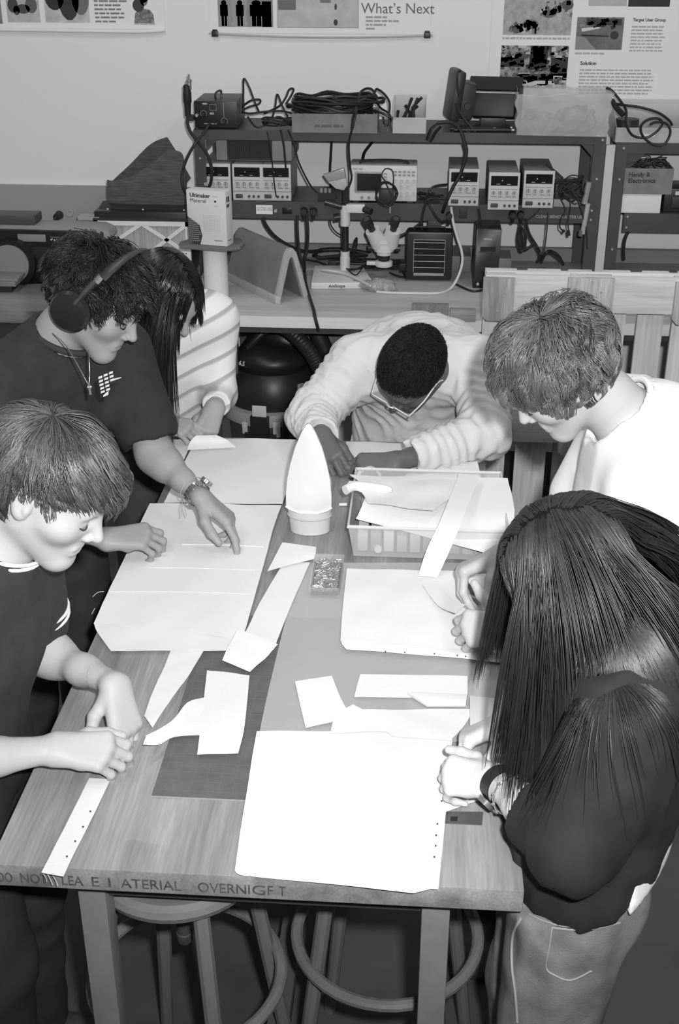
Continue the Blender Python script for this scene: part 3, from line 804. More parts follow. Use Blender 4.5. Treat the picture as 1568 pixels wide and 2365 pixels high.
# ---- the young man at the left front: ringer t-shirt
def person_ringer():
    J = J_(head=(-.606, 1.768, 1.442), neck=(-.715, 1.765, 1.318), chest=(-.775, 1.755, 1.17), pel=(-.835, 1.74, .93),
           shL=(-.725, 1.95, 1.255), shR=(-.775, 1.575, 1.255), elL=(-.742, 1.975, .985), wrL=(-.545, 1.83, 1.01), elR=(-.85, 1.55, 1.015), wrR=(-.615, 1.665, .985))
    stand(J, J['pel'], (1, 0), feet=.02)
    Rm = orient((.83, -.15, -.54), (.54, -.02, .84))
    hands = dict(R=dict(f=(.98, .10, -.12), n=(-.05, -.45, .88), curl=((38, 42, 20), (42, 45, 25), (45, 45, 25), (48, 42, 25)), thumb=((.7, .55, -.3), (.95, .2, -.2), (.98, .0, -.2)), spread=.7),
                 L=dict(f=(.28, -.58, -.62), n=(.62, -.15, .72), curl=((25, 35, 20), (30, 38, 20), (34, 38, 22), (38, 38, 22)), thumb=((.7, .55, -.4), (.9, .2, -.4), (.95, .0, -.3)), spread=.6))
    p = body('person with light brown hair, dark ringer t-shirt with white striped cuffs, looking down smiling', J, Rm, skin_mat(.46), .97, hands, 1.0, .95)
    sh, ends = shirt('t_shirt', J, p, M(.034, .9, var=.15, vscale=30), .97, sl=(.74, .62), r0=.068, r1=.072, hem=.86, neck_r=.066)
    wm = M(.75, .8)
    for sd in 'LR':
        e, d = ends[sd]
        for k in (-.012, -.026): ring_band('cuff_stripe', e + d * (k - .004), d, .071, .0032, wm, p)
    nk = J['neck']; dn = nrm(J['head'] - nk)
    for k, rr in ((.026, .074), (.037, .073)): ring_band('collar_stripe', nk + dn * (k - .004), dn + A_(-.25, 0, .25), (rr, rr + .004), .0032, wm, p)
    trousers('trousers', J, p, M(.035, .85, var=.2, vscale=15), .97)
    for sd in 'LR': shoe(J, sd, p)
    eyes_brows(J['head'], Rm, p, .05, .22)
    make_hair('hair', J['head'], Rm, hair_mat(.085, .75, .38, .75), p, N=7500, length=(.085, .115), crown=(.012, -.055, .135), comb=(0, .6, .1), comb_w=.22, grav=.34, lift=.018, curl=.18, clump=20, rad=.00085, seed=3, rough=.10, n=13,
              lenf=lambda q: np.where((np.abs(q[:, 0]) > .035) & (q[:, 1] > -.04) & (q[:, 1] < .075), np.clip((q[:, 2] - .030) * 11 + .10, .10, 1.0), 1.0) * np.where(q[:, 1] < -.05, np.interp(q[:, 2], [-.08, 0], [.55, 1.0]), 1.0),
              sweep=lambda q, t: np.stack([0 * q[:, 0], np.where(q[:, 1] < -.02, -.25, np.where(q[:, 1] > .045, .9 * (1 - .5 * t), .35)), np.where(q[:, 1] > .05, .35 * (1 - t), 0)], 1), hug=.16, capv=.04,
              line=lambda y: np.interp(y, [-.13, -.06, -.035, -.018, .012, .03, .05, .075, .10], [-.085, -.075, -.06, .012, .020, -.004, .045, .074, .084]))
    return p
person_ringer()

# ---- the man with headphones behind him
def person_headphones():
    J = J_(head=(-.735, 2.632, 1.50), neck=(-.852, 2.66, 1.385), chest=(-.915, 2.69, 1.22), pel=(-.985, 2.72, .97),
           shL=(-.735, 2.80, 1.315), shR=(-.975, 2.52, 1.315), elL=(-.645, 2.70, 1.085), wrL=(-.515, 2.58, 1.035), elR=(-.945, 2.42, 1.07), wrR=(-.715, 2.44, .985))
    stand(J, J['pel'], (.8, -.6))
    Rm = orient((.81, -.17, -.54), (.53, -.03, .84))
    hands = dict(L=dict(f=(.78, -.28, -.58), n=(.55, .15, .80), curl=((18, 18, 10), (30, 45, 30), (42, 50, 30), (50, 50, 30)), thumb=((.72, .62, -.35), (.92, .25, -.25), (.98, .05, -.15)), spread=1.2),
                 R=dict(f=(.95, .22, -.02), n=(.10, -.30, .94), curl=((35, 55, 35), (38, 58, 35), (42, 58, 35), (46, 55, 35)), spread=1.1))
    p = body('person in a dark t-shirt wearing headphones and a necklace, leaning over the table', J, Rm, skin_mat(.30), 1.0, hands, 1.03, .87)
    sh, ends = shirt('t_shirt', J, p, M(.024, .9, var=.15, vscale=30), 1.0, sl=(.74, .70), r0=.072, r1=.076, hem=.92, neck_r=.070)
    nk = J['neck']; dn = nrm(J['head'] - nk)
    ring_band('collar', nk + dn * .032, dn + A_(-.3, .1, .25), (.077, .080), .008, M(.034, .9), p)
    trousers('trousers', J, p, M(.03, .85, var=.2, vscale=15))
    for sd in 'LR': shoe(J, sd, p)
    eyes_brows(J['head'], Rm, p, .02, .03)
    make_hair('hair', J['head'], Rm, hair_mat(.016, .45, .36), p, N=5200, length=(.055, .095), crown=(0, -.06, .13), comb=(0, .5, -.1), comb_w=.22, grav=.28, lift=.028, curl=.55, clump=18, rad=.0011, seed=5, rough=.25, n=11, lenf=lambda q: np.where((np.abs(q[:, 0]) > .045) & (q[:, 2] < .05), .45, 1.0) * np.where(q[:, 1] > .06, 1.0, 1.0), hug=.10, capv=.008)
    return p, J, Rm
pB, JB, RB = person_headphones()

# ---- the woman in the striped jumper, half hidden behind him
def person_striped():
    J = J_(head=(-.712, 3.240, 1.330), neck=(-.748, 3.345, 1.245), chest=(-.785, 3.41, 1.11), pel=(-.80, 3.46, .86),
           shL=(-.605, 3.42, 1.205), shR=(-.885, 3.26, 1.20), elL=(-.600, 3.385, .985), wrL=(-.585, 3.235, 1.005), elR=(-.895, 3.24, .99), wrR=(-.735, 3.155, .985))
    stand(J, J['pel'], (.5, -.8))
    Rm = orient((.62, -.42, -.66), (.48, -.34, .80))
    hands = dict(L=dict(f=(-.25, -.72, -.62), n=(.35, -.62, .70), curl=((30, 40, 25), (34, 42, 25), (40, 45, 25), (46, 45, 25)), thumb=((.7, .5, -.5), (.9, .1, -.4), (.95, 0, -.3))),
                 R=dict(f=(.93, -.10, -.20), n=(.10, -.40, .90), curl=((35, 35, 20), (38, 40, 20), (42, 42, 22), (46, 42, 22)), thumb=((.7, .5, -.5), (.9, .1, -.4), (.95, 0, -.3))))
    p = body('person with long black hair in a striped white jumper at the far left table corner', J, Rm, skin_mat(.34), .92, hands, .92, .88)
    ax = nrm((-.40, .0, .92))
    shirt('jumper', J, p, stripes(.76, .42, tuple(ax), 1 / .060, .76), .92, infl=.024, sl=(1.78, 1.75), r0=.064, r1=.044, hem=.80, neck_r=.064, fold=(.003, .2, 8))
    trousers('trousers', J, p, M(.05, .85), .92, top=.9)
    for sd in 'LR': shoe(J, sd, p)
    eyes_brows(J['head'], Rm, p, .02, .03)
    col = [(J['shL'], J['shR'], .088), (J['chest'], J['neck'], .135), (J['pel'], J['chest'], .135), (J['shL'], J['elL'], .075), (J['shR'], J['elR'], .075)]
    make_hair('hair', J['head'], Rm, hair_mat(.010, .6, .3), p, N=5200, length=(.40, .46), crown=(0, -.02, .12), grav=1.5, lift=.006, curl=.03, clump=26, rad=.0014, seed=8, rough=.05, n=18, part=0.0, colliders=col,
              lenf=lambda q: np.where(q[:, 0] > .015, np.where((q[:, 1] > .055) & (q[:, 0] < .05), .35, 1.0), np.where(q[:, 1] > .0, .22, .36)), capv=.006)
    return p
person_striped()

# ---- the man bent over the far end of the table
def person_bowed():
    J = J_(head=(-.018, 3.150, 1.160), neck=(.015, 3.31, 1.125), chest=(.0, 3.43, 1.05), pel=(-.02, 3.55, .74),
           shL=(.185, 3.345, 1.095), shR=(-.185, 3.345, 1.095), elL=(.185, 3.13, .985), wrL=(-.055, 2.945, .975), elR=(-.285, 3.17, 1.02), wrR=(-.255, 3.07, .99))
    J['hipL'] = A_(.07, 3.58, .68); J['hipR'] = A_(-.11, 3.58, .68); J['kneeL'] = A_(.11, 3.42, .36); J['kneeR'] = A_(-.15, 3.42, .36)
    J['elR'] = A_(-.305, 3.235, .985); J['wrR'] = A_(-.268, 3.065, .995)
    for sd in 'LR':
        J['ank' + sd] = J['knee' + sd] * A_(1, 1, 0) + A_(0, .16, .085); J['toe' + sd] = J['ank' + sd] + A_(0, -.16, -.05)
    Rm = orient((-.50, -.36, -.79), (-.30, -.80, .52))
    hands = dict(R=dict(f=(.35, -.80, -.35), n=(-.35, -.35, .85), curl=((30, 40, 25), (36, 44, 25), (42, 46, 25), (46, 46, 25)), thumb=((.7, .5, -.5), (.9, .1, -.4), (.95, 0, -.3)), spread=.6),
                 L=dict(f=(-.93, .05, -.18), n=(-.10, -.42, .88), curl=((30, 35, 20), (36, 40, 20), (42, 44, 22), (48, 46, 22)), thumb=((.7, .5, -.5), (.9, .1, -.4), (.95, 0, -.3)), spread=.6))
    p = body('person in a pale sweatshirt and clear glasses bowed over the far table end', J, Rm, skin_mat(.12), 1.0, hands, 1.05)
    ring = None
    bk = [ell(J['chest'] + A_(0, .10, .02), A_(.205, .17, .13), None, .06)]
    sh, ends = shirt('sweatshirt', J, p, M(.62, .95, bump=.25, bscale=60), 1.0, infl=.026, sl=(1.80, 1.86), r0=.084, r1=.052, hem=.68, neck_r=.070, fold=(.007, .11, 12), ring=(7, .0035, .5), extra=bk, neck_cut=.01, neck_len=.10)
    trousers('trousers', J, p, M(.03, .85), top=.80)
    for sd in 'LR': shoe(J, sd, p)
    make_hair('hair', J['head'], Rm, hair_mat(.012, .25, .5), p, N=7000, length=(.020, .028), crown=(0, -.06, .13), comb=(0, .4, .3), comb_w=.35, grav=.05, lift=.008, curl=.12, clump=3, rad=.0008, seed=9, rough=.25, n=5)
    return p, J, Rm
pD, JD, RD = person_bowed()

# ---- the fair haired man on the right
def person_white_tee():
    J = J_(head=(.272, 2.255, 1.485), neck=(.430, 2.285, 1.375), chest=(.470, 2.26, 1.19), pel=(.470, 2.24, .93),
           shL=(.455, 2.095, 1.30), shR=(.455, 2.465, 1.31), elL=(.425, 2.02, 1.055), wrL=(.205, 2.085, 1.0), elR=(.365, 2.47, 1.07), wrR=(.190, 2.335, 1.035))
    stand(J, J['pel'], (-1, 0))
    for sd in 'LR':
        J['hip' + sd][0] -= .02; J['knee' + sd][0] = .40; J['ank' + sd][0] = .32; J['toe' + sd][0] = .17
    Rm = orient((-.70, -.04, -.71), (-.68, -.20, .70))
    hands = dict(R=dict(f=(-.80, -.25, -.30), n=(-.38, .30, .86), curl=((62, 30, 12), (66, 32, 14), (68, 34, 16), (70, 36, 16)), thumb=((.62, .55, -.55), (.55, .1, -.8), (.5, -.05, -.85)), spread=1),
                 L=dict(f=(-.95, .12, -.08), n=(-.08, -.60, .78), curl=((55, 65, 35), (60, 68, 35), (62, 68, 35), (64, 64, 35)), thumb=((.6, .75, -.2), (.6, .7, .1), (.5, .75, .2))))
    p = body('person with tousled fair hair in a plain white t-shirt bent over sewing', J, Rm, skin_mat(.46), 1.02, hands, 1.04)
    bk = [ell(J['chest'] + A_(.03, 0, .06), A_(.14, .19, .20), None, .05)]
    shirt('t_shirt', J, p, M(.80, .95, bump=.1, bscale=25), 1.02, infl=.024, sl=(.85, .8), r0=.078, r1=.082, hem=.86, neck_r=.078, fold=(.008, .17, 14), neck_cut=.0, extra=bk)
    nk = J['neck']; dn = nrm(J['head'] - nk)
    ring_band('collar', nk + dn * .034, dn, (.080, .082), .007, M(.78, .95), p)
    trousers('trousers', J, p, M(.10, .85), 1.02)
    for sd in 'LR': shoe(J, sd, p)
    eyes_brows(J['head'], Rm, p, .05, .25)
    make_hair('hair', J['head'], Rm, hair_mat(.105, .8, .36, .75), p, N=8000, length=(.08, .12), crown=(.0, -.05, .12), comb=(0, .6, .0), comb_w=.25, grav=.15, lift=.030, curl=.36, clump=30, rad=.00095, seed=21, rough=.08, n=13, hug=.03, capv=.05, lenf=lambda q: np.where((np.abs(q[:, 0]) > .045) & (q[:, 2] < .05), .6, 1.0) * np.where(q[:, 1] > .05, .75, 1.0))
    return p
person_white_tee()

# ---- the woman at the right front: long dark hair, dark jumper, jeans
def person_jeans():
    J = J_(head=(.250, 1.690, 1.355), neck=(.335, 1.655, 1.262), chest=(.325, 1.635, 1.11), pel=(.295, 1.60, .90),
           shL=(.320, 1.485, 1.205), shR=(.310, 1.815, 1.205), elL=(.250, 1.405, 1.045), wrL=(.147, 1.605, 1.005), elR=(.335, 1.87, 1.03), wrR=(.178, 1.78, 1.0))
    stand(J, J['pel'], (-1, .0), hw=.08, feet=-.0)
    for sd in 'LR':
        J['hip' + sd][0] -= .015; J['knee' + sd][0] = .25; J['ank' + sd][0] = .265; J['toe' + sd][0] = .11
    Rm = orient((-.72, .10, -.68), (-.66, -.06, .74))
    hands = dict(L=dict(f=(-.86, .38, -.22), n=(-.15, -.48, .86), curl=((50, 55, 30), (55, 58, 30), (58, 58, 30), (60, 55, 30)), thumb=((.75, .6, -.15), (.95, .25, -.05), (.98, .15, -.05))),
                 R=dict(f=(-.86, -.36, -.25), n=(-.15, .42, .88), curl=((42, 45, 25), (46, 48, 25), (50, 50, 28), (54, 48, 28)), thumb=((.7, .5, -.5), (.9, .1, -.4), (.95, 0, -.3))))
    p = body('person with long dark hair in a dark jumper and jeans at the near table corner', J, Rm, skin_mat(.60), .92, hands, .94)
    shirt('jumper', J, p, M(.018, .9, var=.2, vscale=25), .92, infl=.030, sl=(1.42, 1.40), r0=.072, r1=.056, hem=.878, neck_r=.066, fold=(.009, .12, 17), hem_n=(.57, 0, -.82))
    jm = M(.20, .85, var=.35, vscale=14, bump=.2, bscale=300)
    tr = trousers('jeans', J, p, jm, .93, top=.915, infl=.016, fold=(.007, .13, 19), top_n=(-.57, 0, .82))
    us = sculpt('undershirt', inflate(body_prims(J, .92, False)[:2], .034) + [half(A_(0, 0, .98), A_(0, 0, 1)), half(A_(.295, 1.60, .862), A_(.57, 0, -.82)), half(A_(.345, 0, 0), A_(-1, 0, 0))], .008, M(.8, .9), p)
    for sd in 'LR': shoe(J, sd, p)
    eyes_brows(J['head'], Rm, p, .03, .05)
    col = [(J['shL'], J['shR'], .088), (J['chest'], J['neck'], .135), (J['pel'], J['chest'], .13), (J['shL'], J['elL'], .092), (J['shR'], J['elR'], .092)]
    lt = nrm(J['shL'] - J['shR'])
    for q_ in (-1, 1): col.append((J['chest'] + lt * .075 * q_, J['neck'] + lt * .06 * q_ + A_(0, 0, -.02), .122))
    make_hair('hair', J['head'], Rm, hair_mat(.020, .45, .42), p, N=10000, length=(.36, .47), crown=(0, -.02, .115), grav=1.25, lift=.010, curl=.10, clump=30, rad=.00105, seed=31, rough=.07, n=18, part=-.01, colliders=col, capv=.008, lenf=lambda q: np.interp(q[:, 1], [-.02, .05], [1.0, .66]), sweep=lambda q, t: np.stack([0 * q[:, 0], np.interp(q[:, 1], [-.11, -.03, .02, .07], [-.55, 0, 0, -.45]) * (1 - .5 * t), 0 * q[:, 0]], 1))
    return p, J, tr
pF, JF, trF = person_jeans()

# ------------------------------------------------------------------ posters on the wall
WY = WALL - .002
paper = M(.80, .8); inkm = M(.12, .8); faint = M(.42, .8)
def sheet(name, x0, x1, z0, z1, parent=None, m=None, y=WY, t=.0012):
    return G().bb((x0, y - t, z0), (x1, y, z1)).build(name, m or paper, parent)
def para(x0, x1, ztop, dz, n, parent, v=faint, h=.4, y=WY - .0018, seed=1, ragged=.25):
    r = random.Random(seed); g = G()
    for i in range(n):
        z = ztop - i * dz; x = x0; xe = x1 - (x1 - x0) * r.uniform(0, ragged) * (1 if i < n - 1 else 1.8)
        while x < xe:
            wd = min(xe - x, r.uniform(.6, 2.6) * dz); g.quad((x, y, z - dz * h), (x + wd, y, z - dz * h), (x + wd, y, z), (x, y, z)); x += wd + dz * .3
    o = g.build('paragraph', v, parent, smooth=False); return o
_ph = [0]
def photo(x0, x1, z0, z1, parent, lo=.04, hi=.5, scale=30, shapes=(), contrast=1.0):
    _ph[0] += 1
    m = M((lo + hi) / 2, .6).copy(); m.name = 'printed_photo_%02d' % _ph[0]; nt = m.node_tree; b = nt.nodes['Principled BSDF']
    tc = nt.nodes.new('ShaderNodeTexCoord'); n = nt.nodes.new('ShaderNodeTexNoise'); n.inputs['Scale'].default_value = scale; n.inputs['Detail'].default_value = 6
    ra = nt.nodes.new('ShaderNodeMapRange'); ra.inputs['From Min'].default_value = .5 - .22 / contrast; ra.inputs['From Max'].default_value = .5 + .22 / contrast; ra.inputs['To Min'].default_value = lo; ra.inputs['To Max'].default_value = hi
    nt.links.new(tc.outputs['Object'], n.inputs['Vector']); nt.links.new(n.outputs['Fac'], ra.inputs['Value']); nt.links.new(ra.outputs[0], b.inputs['Base Color'])
    o = G().bb((x0, WY - .0022, z0), (x1, WY - .0013, z1)).build('photo', m, parent)
    by = {}
    for v, pts in shapes:
        by.setdefault(v, []).append([(x0 + (x1 - x0) * u, WY - .0026, z0 + (z1 - z0) * w_) for u, w_ in pts])
    for v, pl in by.items():
        g = G()
        for p_ in pl: g.prism(p_, (0, .0003, 0))
        g.build('printed_shape', M(v, .7), o, smooth=False)['kind'] = 'stuff'
    return o
def oval(cx, cy, rx, ry, n=14): return [(cx + rx * math.cos(2 * math.pi * i / n), cy + ry * math.sin(2 * math.pi * i / n)) for i in range(n)]
def clutter(n, seed, tones, x0=0, x1=1, y0=0, y1=1, big=.12):
    r = random.Random(seed); out = []
    for i in range(n):
        cx, cy, a, b, t = r.uniform(x0, x1), r.uniform(y0, y1), r.uniform(.02, big), r.uniform(.02, big), r.uniform(-.6, .6)
        pts = [(cx + u * a * math.cos(t) - w_ * b * math.sin(t) * .7, cy + u * a * math.sin(t) + w_ * b * math.cos(t)) for u, w_ in ((-.5, -.5), (.5, -.4), (.4, .5), (-.5, .4))]
        out.append((r.choice(tones), [(min(1, max(0, u)), min(1, max(0, w_))) for u, w_ in pts]))
    return out
def rect(a, b, c, d): return [(a, b), (c, b), (c, d), (a, d)]

# left poster, curling at its bottom edge
po = thing('poster', 'left wall poster with a curled bottom edge and a cut-out figure', 'poster', (-1.5, WY, 1.9))
sheet('sheet', -2.3, -1.087, 1.845, 2.35, po)
G().tube([(-2.3, WY - .009, 1.843), (-1.75, WY - .011, 1.840), (-1.45, WY - .016, 1.838), (-1.2, WY - .014, 1.836), (-1.087, WY - .008, 1.842)], .0075, 10, smooth=6).build('curled_edge', paper, po)
photo(-2.0, -1.765, 1.862, 2.1, po, .05, .3, 20)
photo(-1.742, -1.605, 1.868, 2.05, po, .38, .55, 25, [(.06, oval(.2, .36, .16, .16)), (.12, oval(.76, .36, .18, .17)), (.07, oval(.5, .28, .22, .1)), (.45, oval(.46, .5, .12, .14)), (.05, oval(.3, .25, .1, .1))])
photo(-1.583, -1.398, 1.868, 2.1, po, .40, .62, 30, [(.03, oval(.24, .42, .22, .22)), (.04, oval(.55, .45, .25, .42)), (.03, rect(.28, .6, .75, .98)), (.16, oval(.82, .42, .2, .30))])
para(-1.375, -1.235, 1.985, .0155, 8, po, M(.22, .8), .45, seed=4)
fg = photo(-1.212, -1.130, 1.862, 1.868, po, .3, .5, 40)
for v, c, r in ((.05, (-1.168, 1.973), (.021, .028)), (.20, (-1.168, 1.955), (.016, .022)), (.05, (-1.192, 1.935), (.024, .025))):
    G().prism([(c[0] + r[0] * math.cos(t), WY - .0022, c[1] + r[1] * math.sin(t)) for t in [2 * math.pi * i / 16 for i in range(16)]], (0, .0006, 0)).build('printed_figure', M(v, .7), po)
G().prism([(-1.214, WY - .002, 1.866), (-1.130, WY - .002, 1.866), (-1.132, WY - .002, 1.90), (-1.145, WY - .002, 1.918), (-1.185, WY - .002, 1.925), (-1.208, WY - .002, 1.905)], (0, .0005, 0)).build('printed_figure', M(.2, .7, var=.6, vscale=90), po)

# middle poster with a rod and black clips
po = thing('poster', 'middle wall poster headed What\'s Next, hanging with a rod and two black clips', 'poster', (-.45, WY, 1.9))
sheet('sheet', -.90, .0, 1.832, 2.35, po)
G().tube([(-.905, WY - .008, 1.831), (-.7, WY - .010, 1.822), (-.45, WY - .012, 1.818), (-.2, WY - .010, 1.821), (.01, WY - .008, 1.828)], .0042, 8, smooth=6).build('rod', M(.45, .5), po)
for cx in (-.880, -.012):
    G().bb((cx - .013, WY - .016, 1.818), (cx + .013, WY - .0015, 1.84)).bb((cx - .010, WY - .012, 1.84), (cx + .010, WY - .004, 1.846)).build('clip', M(.02, .4), po, bevel=.002)
pw_ = [(.30, rect(0, 0, .24, 1)), (.34, rect(.26, 0, .52, 1)), (.25, rect(.54, 0, 1, 1))]
pers = lambda c, s_: [(.025, oval(c, .84, .05 * s_, .10)), (.04, rect(c - .07 * s_, .38, c + .07 * s_, .78)), (.02, rect(c - .05 * s_, .02, c - .005, .4)), (.02, rect(c + .005, .02, c + .05 * s_, .4))]
photo(-.865, -.640, 1.856, 1.963, po, .18, .4, 40, pw_ + pers(.11, 1) + pers(.40, 1) + pers(.70, 1.7) + [(.03, rect(.80, 0, .97, .9)), (.16, oval(.86, .45, .07, .22))])
mp_ = photo(-.622, -.292, 1.855, 2.1, po, .40, .56, 18, [(.16, rect(.01, .27, .23, .42)), (.16, rect(.46, .62, .66, .8)), (.18, rect(.53, .38, .66, .53)), (.30, rect(.68, .5, .98, .75)), (.05, oval(.72, .08, .025, .05)), (.06, oval(.72, .32, .015, .05)), (.06, oval(.72, .56, .015, .05)), (.1, oval(.34, .66, .012, .025))])
G().tube([(-.622, WY - .0025, 1.855), (-.292, WY - .0025, 1.855), (-.292, WY - .0025, 2.1), (-.622, WY - .0025, 2.1)], .0008, 4, closed=True).build('map_border', inkm, mp_)
text('lettering', 'What\u2019s Next', .056, M(.16, .8), frame((-.282, WY - .0018, 1.910), (1, 0, 0), (0, 0, 1)), po)
for i in range(4): para(-.262, -.118 if i != 3 else -.2, 1.899 - i * .0145, .0145, 1, po, M(.36, .8), .5, seed=20 + i)

# right poster with photographs and columns of text
po = thing('poster', 'right wall poster with photographs and the heading Solution', 'poster', (.65, WY, 1.8))
sheet('sheet', .245, 1.10, 1.575, 2.35, po)
photo(.292, .564, 1.832, 2.10, po, .26, .46, 40, clutter(26, 6, (.1, .2, .5), .1, .55, .04, .2, .09) + clutter(24, 7, (.1, .15, .5), .55, 1, .26, .46, .09) + [(.15, [(.33, .62), (1, .8), (1, 1), (.33, 1)]), (.5, [(.45, .58), (.85, .5), (.9, .53), (.5, .62)]), (.10, oval(.2, .08, .07, .06)), (.16, oval(.4, .15, .12, .07)), (.12, oval(.66, .3, .1, .06)), (.12, oval(.78, .36, .07, .05)), (.10, oval(.92, .42, .09, .07)), (.5, oval(.29, .06, .05, .04))])
para(.292, .562, 1.823, .011, 1, po, faint, .7, seed=31, ragged=.02)
photo(.290, .562, 1.628, 1.792, po, .03, .34, 60, clutter(70, 3, (.02, .04, .08, .3, .5), 0, 1, .42, 1, .14) + clutter(30, 4, (.5, .3, .12), .2, 1, 0, .3, .16) + [(.03, rect(.0, .5, .35, .72)), (.03, rect(.75, .3, 1, .72)), (.02, [(.42, .42), (.68, .5), (.70, 1), (.44, 1)]), (.16, [(.5, .55), (.63, .62), (.62, .96), (.46, .96)]), (.55, [(.18, .02), (.85, .02), (.8, .2), (.2, .2)]), (.40, rect(.28, .3, .44, .36)), (.06, rect(.3, .18, .8, .34)), (.5, [(.62, .2), (1, .25), (1, .36), (.75, .34)])], 1.6)
photo(.586, .772, 1.778, 1.900, po, .08, .2, 20, clutter(22, 5, (.03, .05, .25, .1), 0, 1, .66, 1, .14) + [(.26, [(0, .0), (.45, .0), (.2, .38), (0, .42)]), (.62, [(.12, .55), (.5, .66), (.5, .72), (.1, .66)]), (.02, [(.12, .42), (.7, .4), (.7, .44), (.12, .47)]), (.04, oval(.82, .45, .09, .13)), (.04, rect(.2, .76, .95, .95)), (.03, oval(.55, .78, .08, .08))])
photo(.625, .775, 1.942, 2.10, po, .40, .48, 30)
photo(.781, .944, 1.940, 2.10, po, .012, .02, 20, [(.5, oval(.42, .62, .03, .05)), (.5, oval(.72, .7, .03, .04))])
text('lettering', 'Target User Group', .0165, M(.10, .8), frame((.806, WY - .0018, 1.886), (1, 0, 0), (0, 0, 1)), po, bold=.0005)
para(.804, .940, 1.868, .0128, 8, po, faint, .45, seed=33, ragged=.12)
para(.586, .725, 1.767, .0115, 1, po, faint, .6, seed=36)
text('lettering', 'Solution', .0195, M(.06, .8), frame((.612, WY - .0018, 1.720), (1, 0, 0), (0, 0, 1)), po, bold=.0006)
para(.612, .918, 1.703, .0128, 8, po, faint, .45, seed=38, ragged=.1)

# outlet and plug on the backboard
o = thing('wall_outlet', 'round grey wall outlet above the belt sander', 'outlet', (-1.56, 5.25, 1.08))
G().cyl((-1.555, 5.2545, 1.092), (-1.555, 5.249, 1.092), .017, .016, 20).build('faceplate', M(.38, .6), o)
G().bb((-1.560, 5.2485, 1.094), (-1.558, 5.2492, 1.101)).bb((-1.552, 5.2485, 1.094), (-1.550, 5.2492, 1.101)).build('slot', M(.02, .6), o)
o = thing('power_plug', 'black round plug pushed into the grey backboard above the sander', 'plug', (-1.61, 5.24, 1.08))
G().cyl((-1.603, 5.2545, 1.082), (-1.606, 5.215, 1.080), .019, .015, 16).build('plug_body', M(.025, .5), o)
G().tube([(-1.606, 5.217, 1.08), (-1.617, 5.20, 1.062), (-1.635, 5.19, 1.02), (-1.66, 5.17, .95), (-1.66, 5.16, .93)], .006, 8, smooth=5).build('cord', M(.025, .5), o)

# ------------------------------------------------------------------ instruments on the rack
def psu(label):
    t = thing('bench_power_supply', label, 'power supply', (0, 0, 0), 'bench power supplies on the rack')
    G().bb((-.058, .004, 0), (.058, .27, .143)).build('case', M(.24, .5, var=.1, vscale=30), t, bevel=.003)
    fp = G().bb((-.0605, -.004, 0), (.0605, .006, .145)).build('front_panel', M(.55, .6), t, bevel=.003)
    G().bb((-.0605, -.0055, .036), (.0605, -.0042, .038)).build('panel_line', M(.2, .6), fp)
    d = G().bb((-.052, -.0055, .095), (.052, -.0035, .132)).build('display', M(.012, .15), t)
    for x in (-.030, .010): G().bb((x, -.0060, .100), (x + .014, -.0054, .1015)).build('display_mark', M(.6, .5), d)
    G().bb((-.010, -.0060, .112), (-.006, -.0054, .116)).build('display_mark', M(.6, .5), d)
    for i, x in enumerate((-.040, -.014, .012, .040)):
        k = G().cyl((x, -.004, .066), (x, -.016, .066), .0085, .007, 14).build('knob', M(.42, .5), t)
        G().bb((x - .0012, -.0168, .062), (x + .0012, -.0158, .0745)).build('knob_mark', M(.08, .5), k)
        G().bb((x - .012, -.0052, .080), (x + .012, -.0043, .0815)).build('scale_mark', M(.15, .6), k)
    G().bb((-.049, -.010, .010), (-.020, -.003, .026)).build('power_button', M(.05, .5), t, bevel=.004)
    for x in (.006, .025, .045): G().cyl((x, -.003, .017), (x, -.014, .017), .0055, .0045, 12).build('terminal', M(.05, .4), t)
    para_ = G()
    for x, wd in ((-.048, .02), (-.02, .014), (.008, .02), (.034, .014)): para_.bb((x, -.0050, .050), (x + wd, -.0042, .0525))
    para_.build('printed_scale', M(.2, .6), t)
    return t
ps = psu('leftmost bench power supply at the rack post, behind the white carton'); ps.matrix_basis = shift(-.850, 4.962, 1.222)
for x, y, l in ((-.722, 4.962, 'second bench power supply from the left, under the black-fronted instrument'), (-.604, 4.962, 'third bench power supply from the left, a thin cable hanging over it'),
                (.153, 4.921, 'bench power supply just right of the oscilloscope with a thick cable before it'), (.308, 4.860, 'middle one of the three bench power supplies on the right half of the rack'),
                (.447, 4.905, 'bench power supply beside the tangle of test leads')):
    c_ = dup(ps, Matrix.Identity(4), l); c_.matrix_basis = shift(x, y, 1.222)
t = thing('signal_generator', 'wide grey instrument with a black ribbed front lying on the power supplies', 'instrument', (-.68, 5.1, 1.368))
G().bb((-.855, 5.02, 1.369), (-.545, 5.225, 1.452)).build('case', M(.26, .5), t, bevel=.004)
gp = G().bb((-.808, 5.015, 1.373), (-.625, 5.021, 1.449)).build('grille', M(.012, .5), t)
for i in range(11): G().bb((-.803 + i * .008, 5.0125, 1.378), (-.800 + i * .008, 5.0155, 1.444)).build('rib', M(.03, .5), gp)
G().bb((-.545, 5.03, 1.385), (-.535, 5.21, 1.44)).bb((-.535, 5.06, 1.40), (-.531, 5.09, 1.43)).build('side_panel', M(.13, .6), t, bevel=.002)
for x in (-.84, -.56): G().cyl((x, 5.04, 1.3675), (x, 5.04, 1.3735), .008, .008, 10).build('foot', M(.03, .6), t)

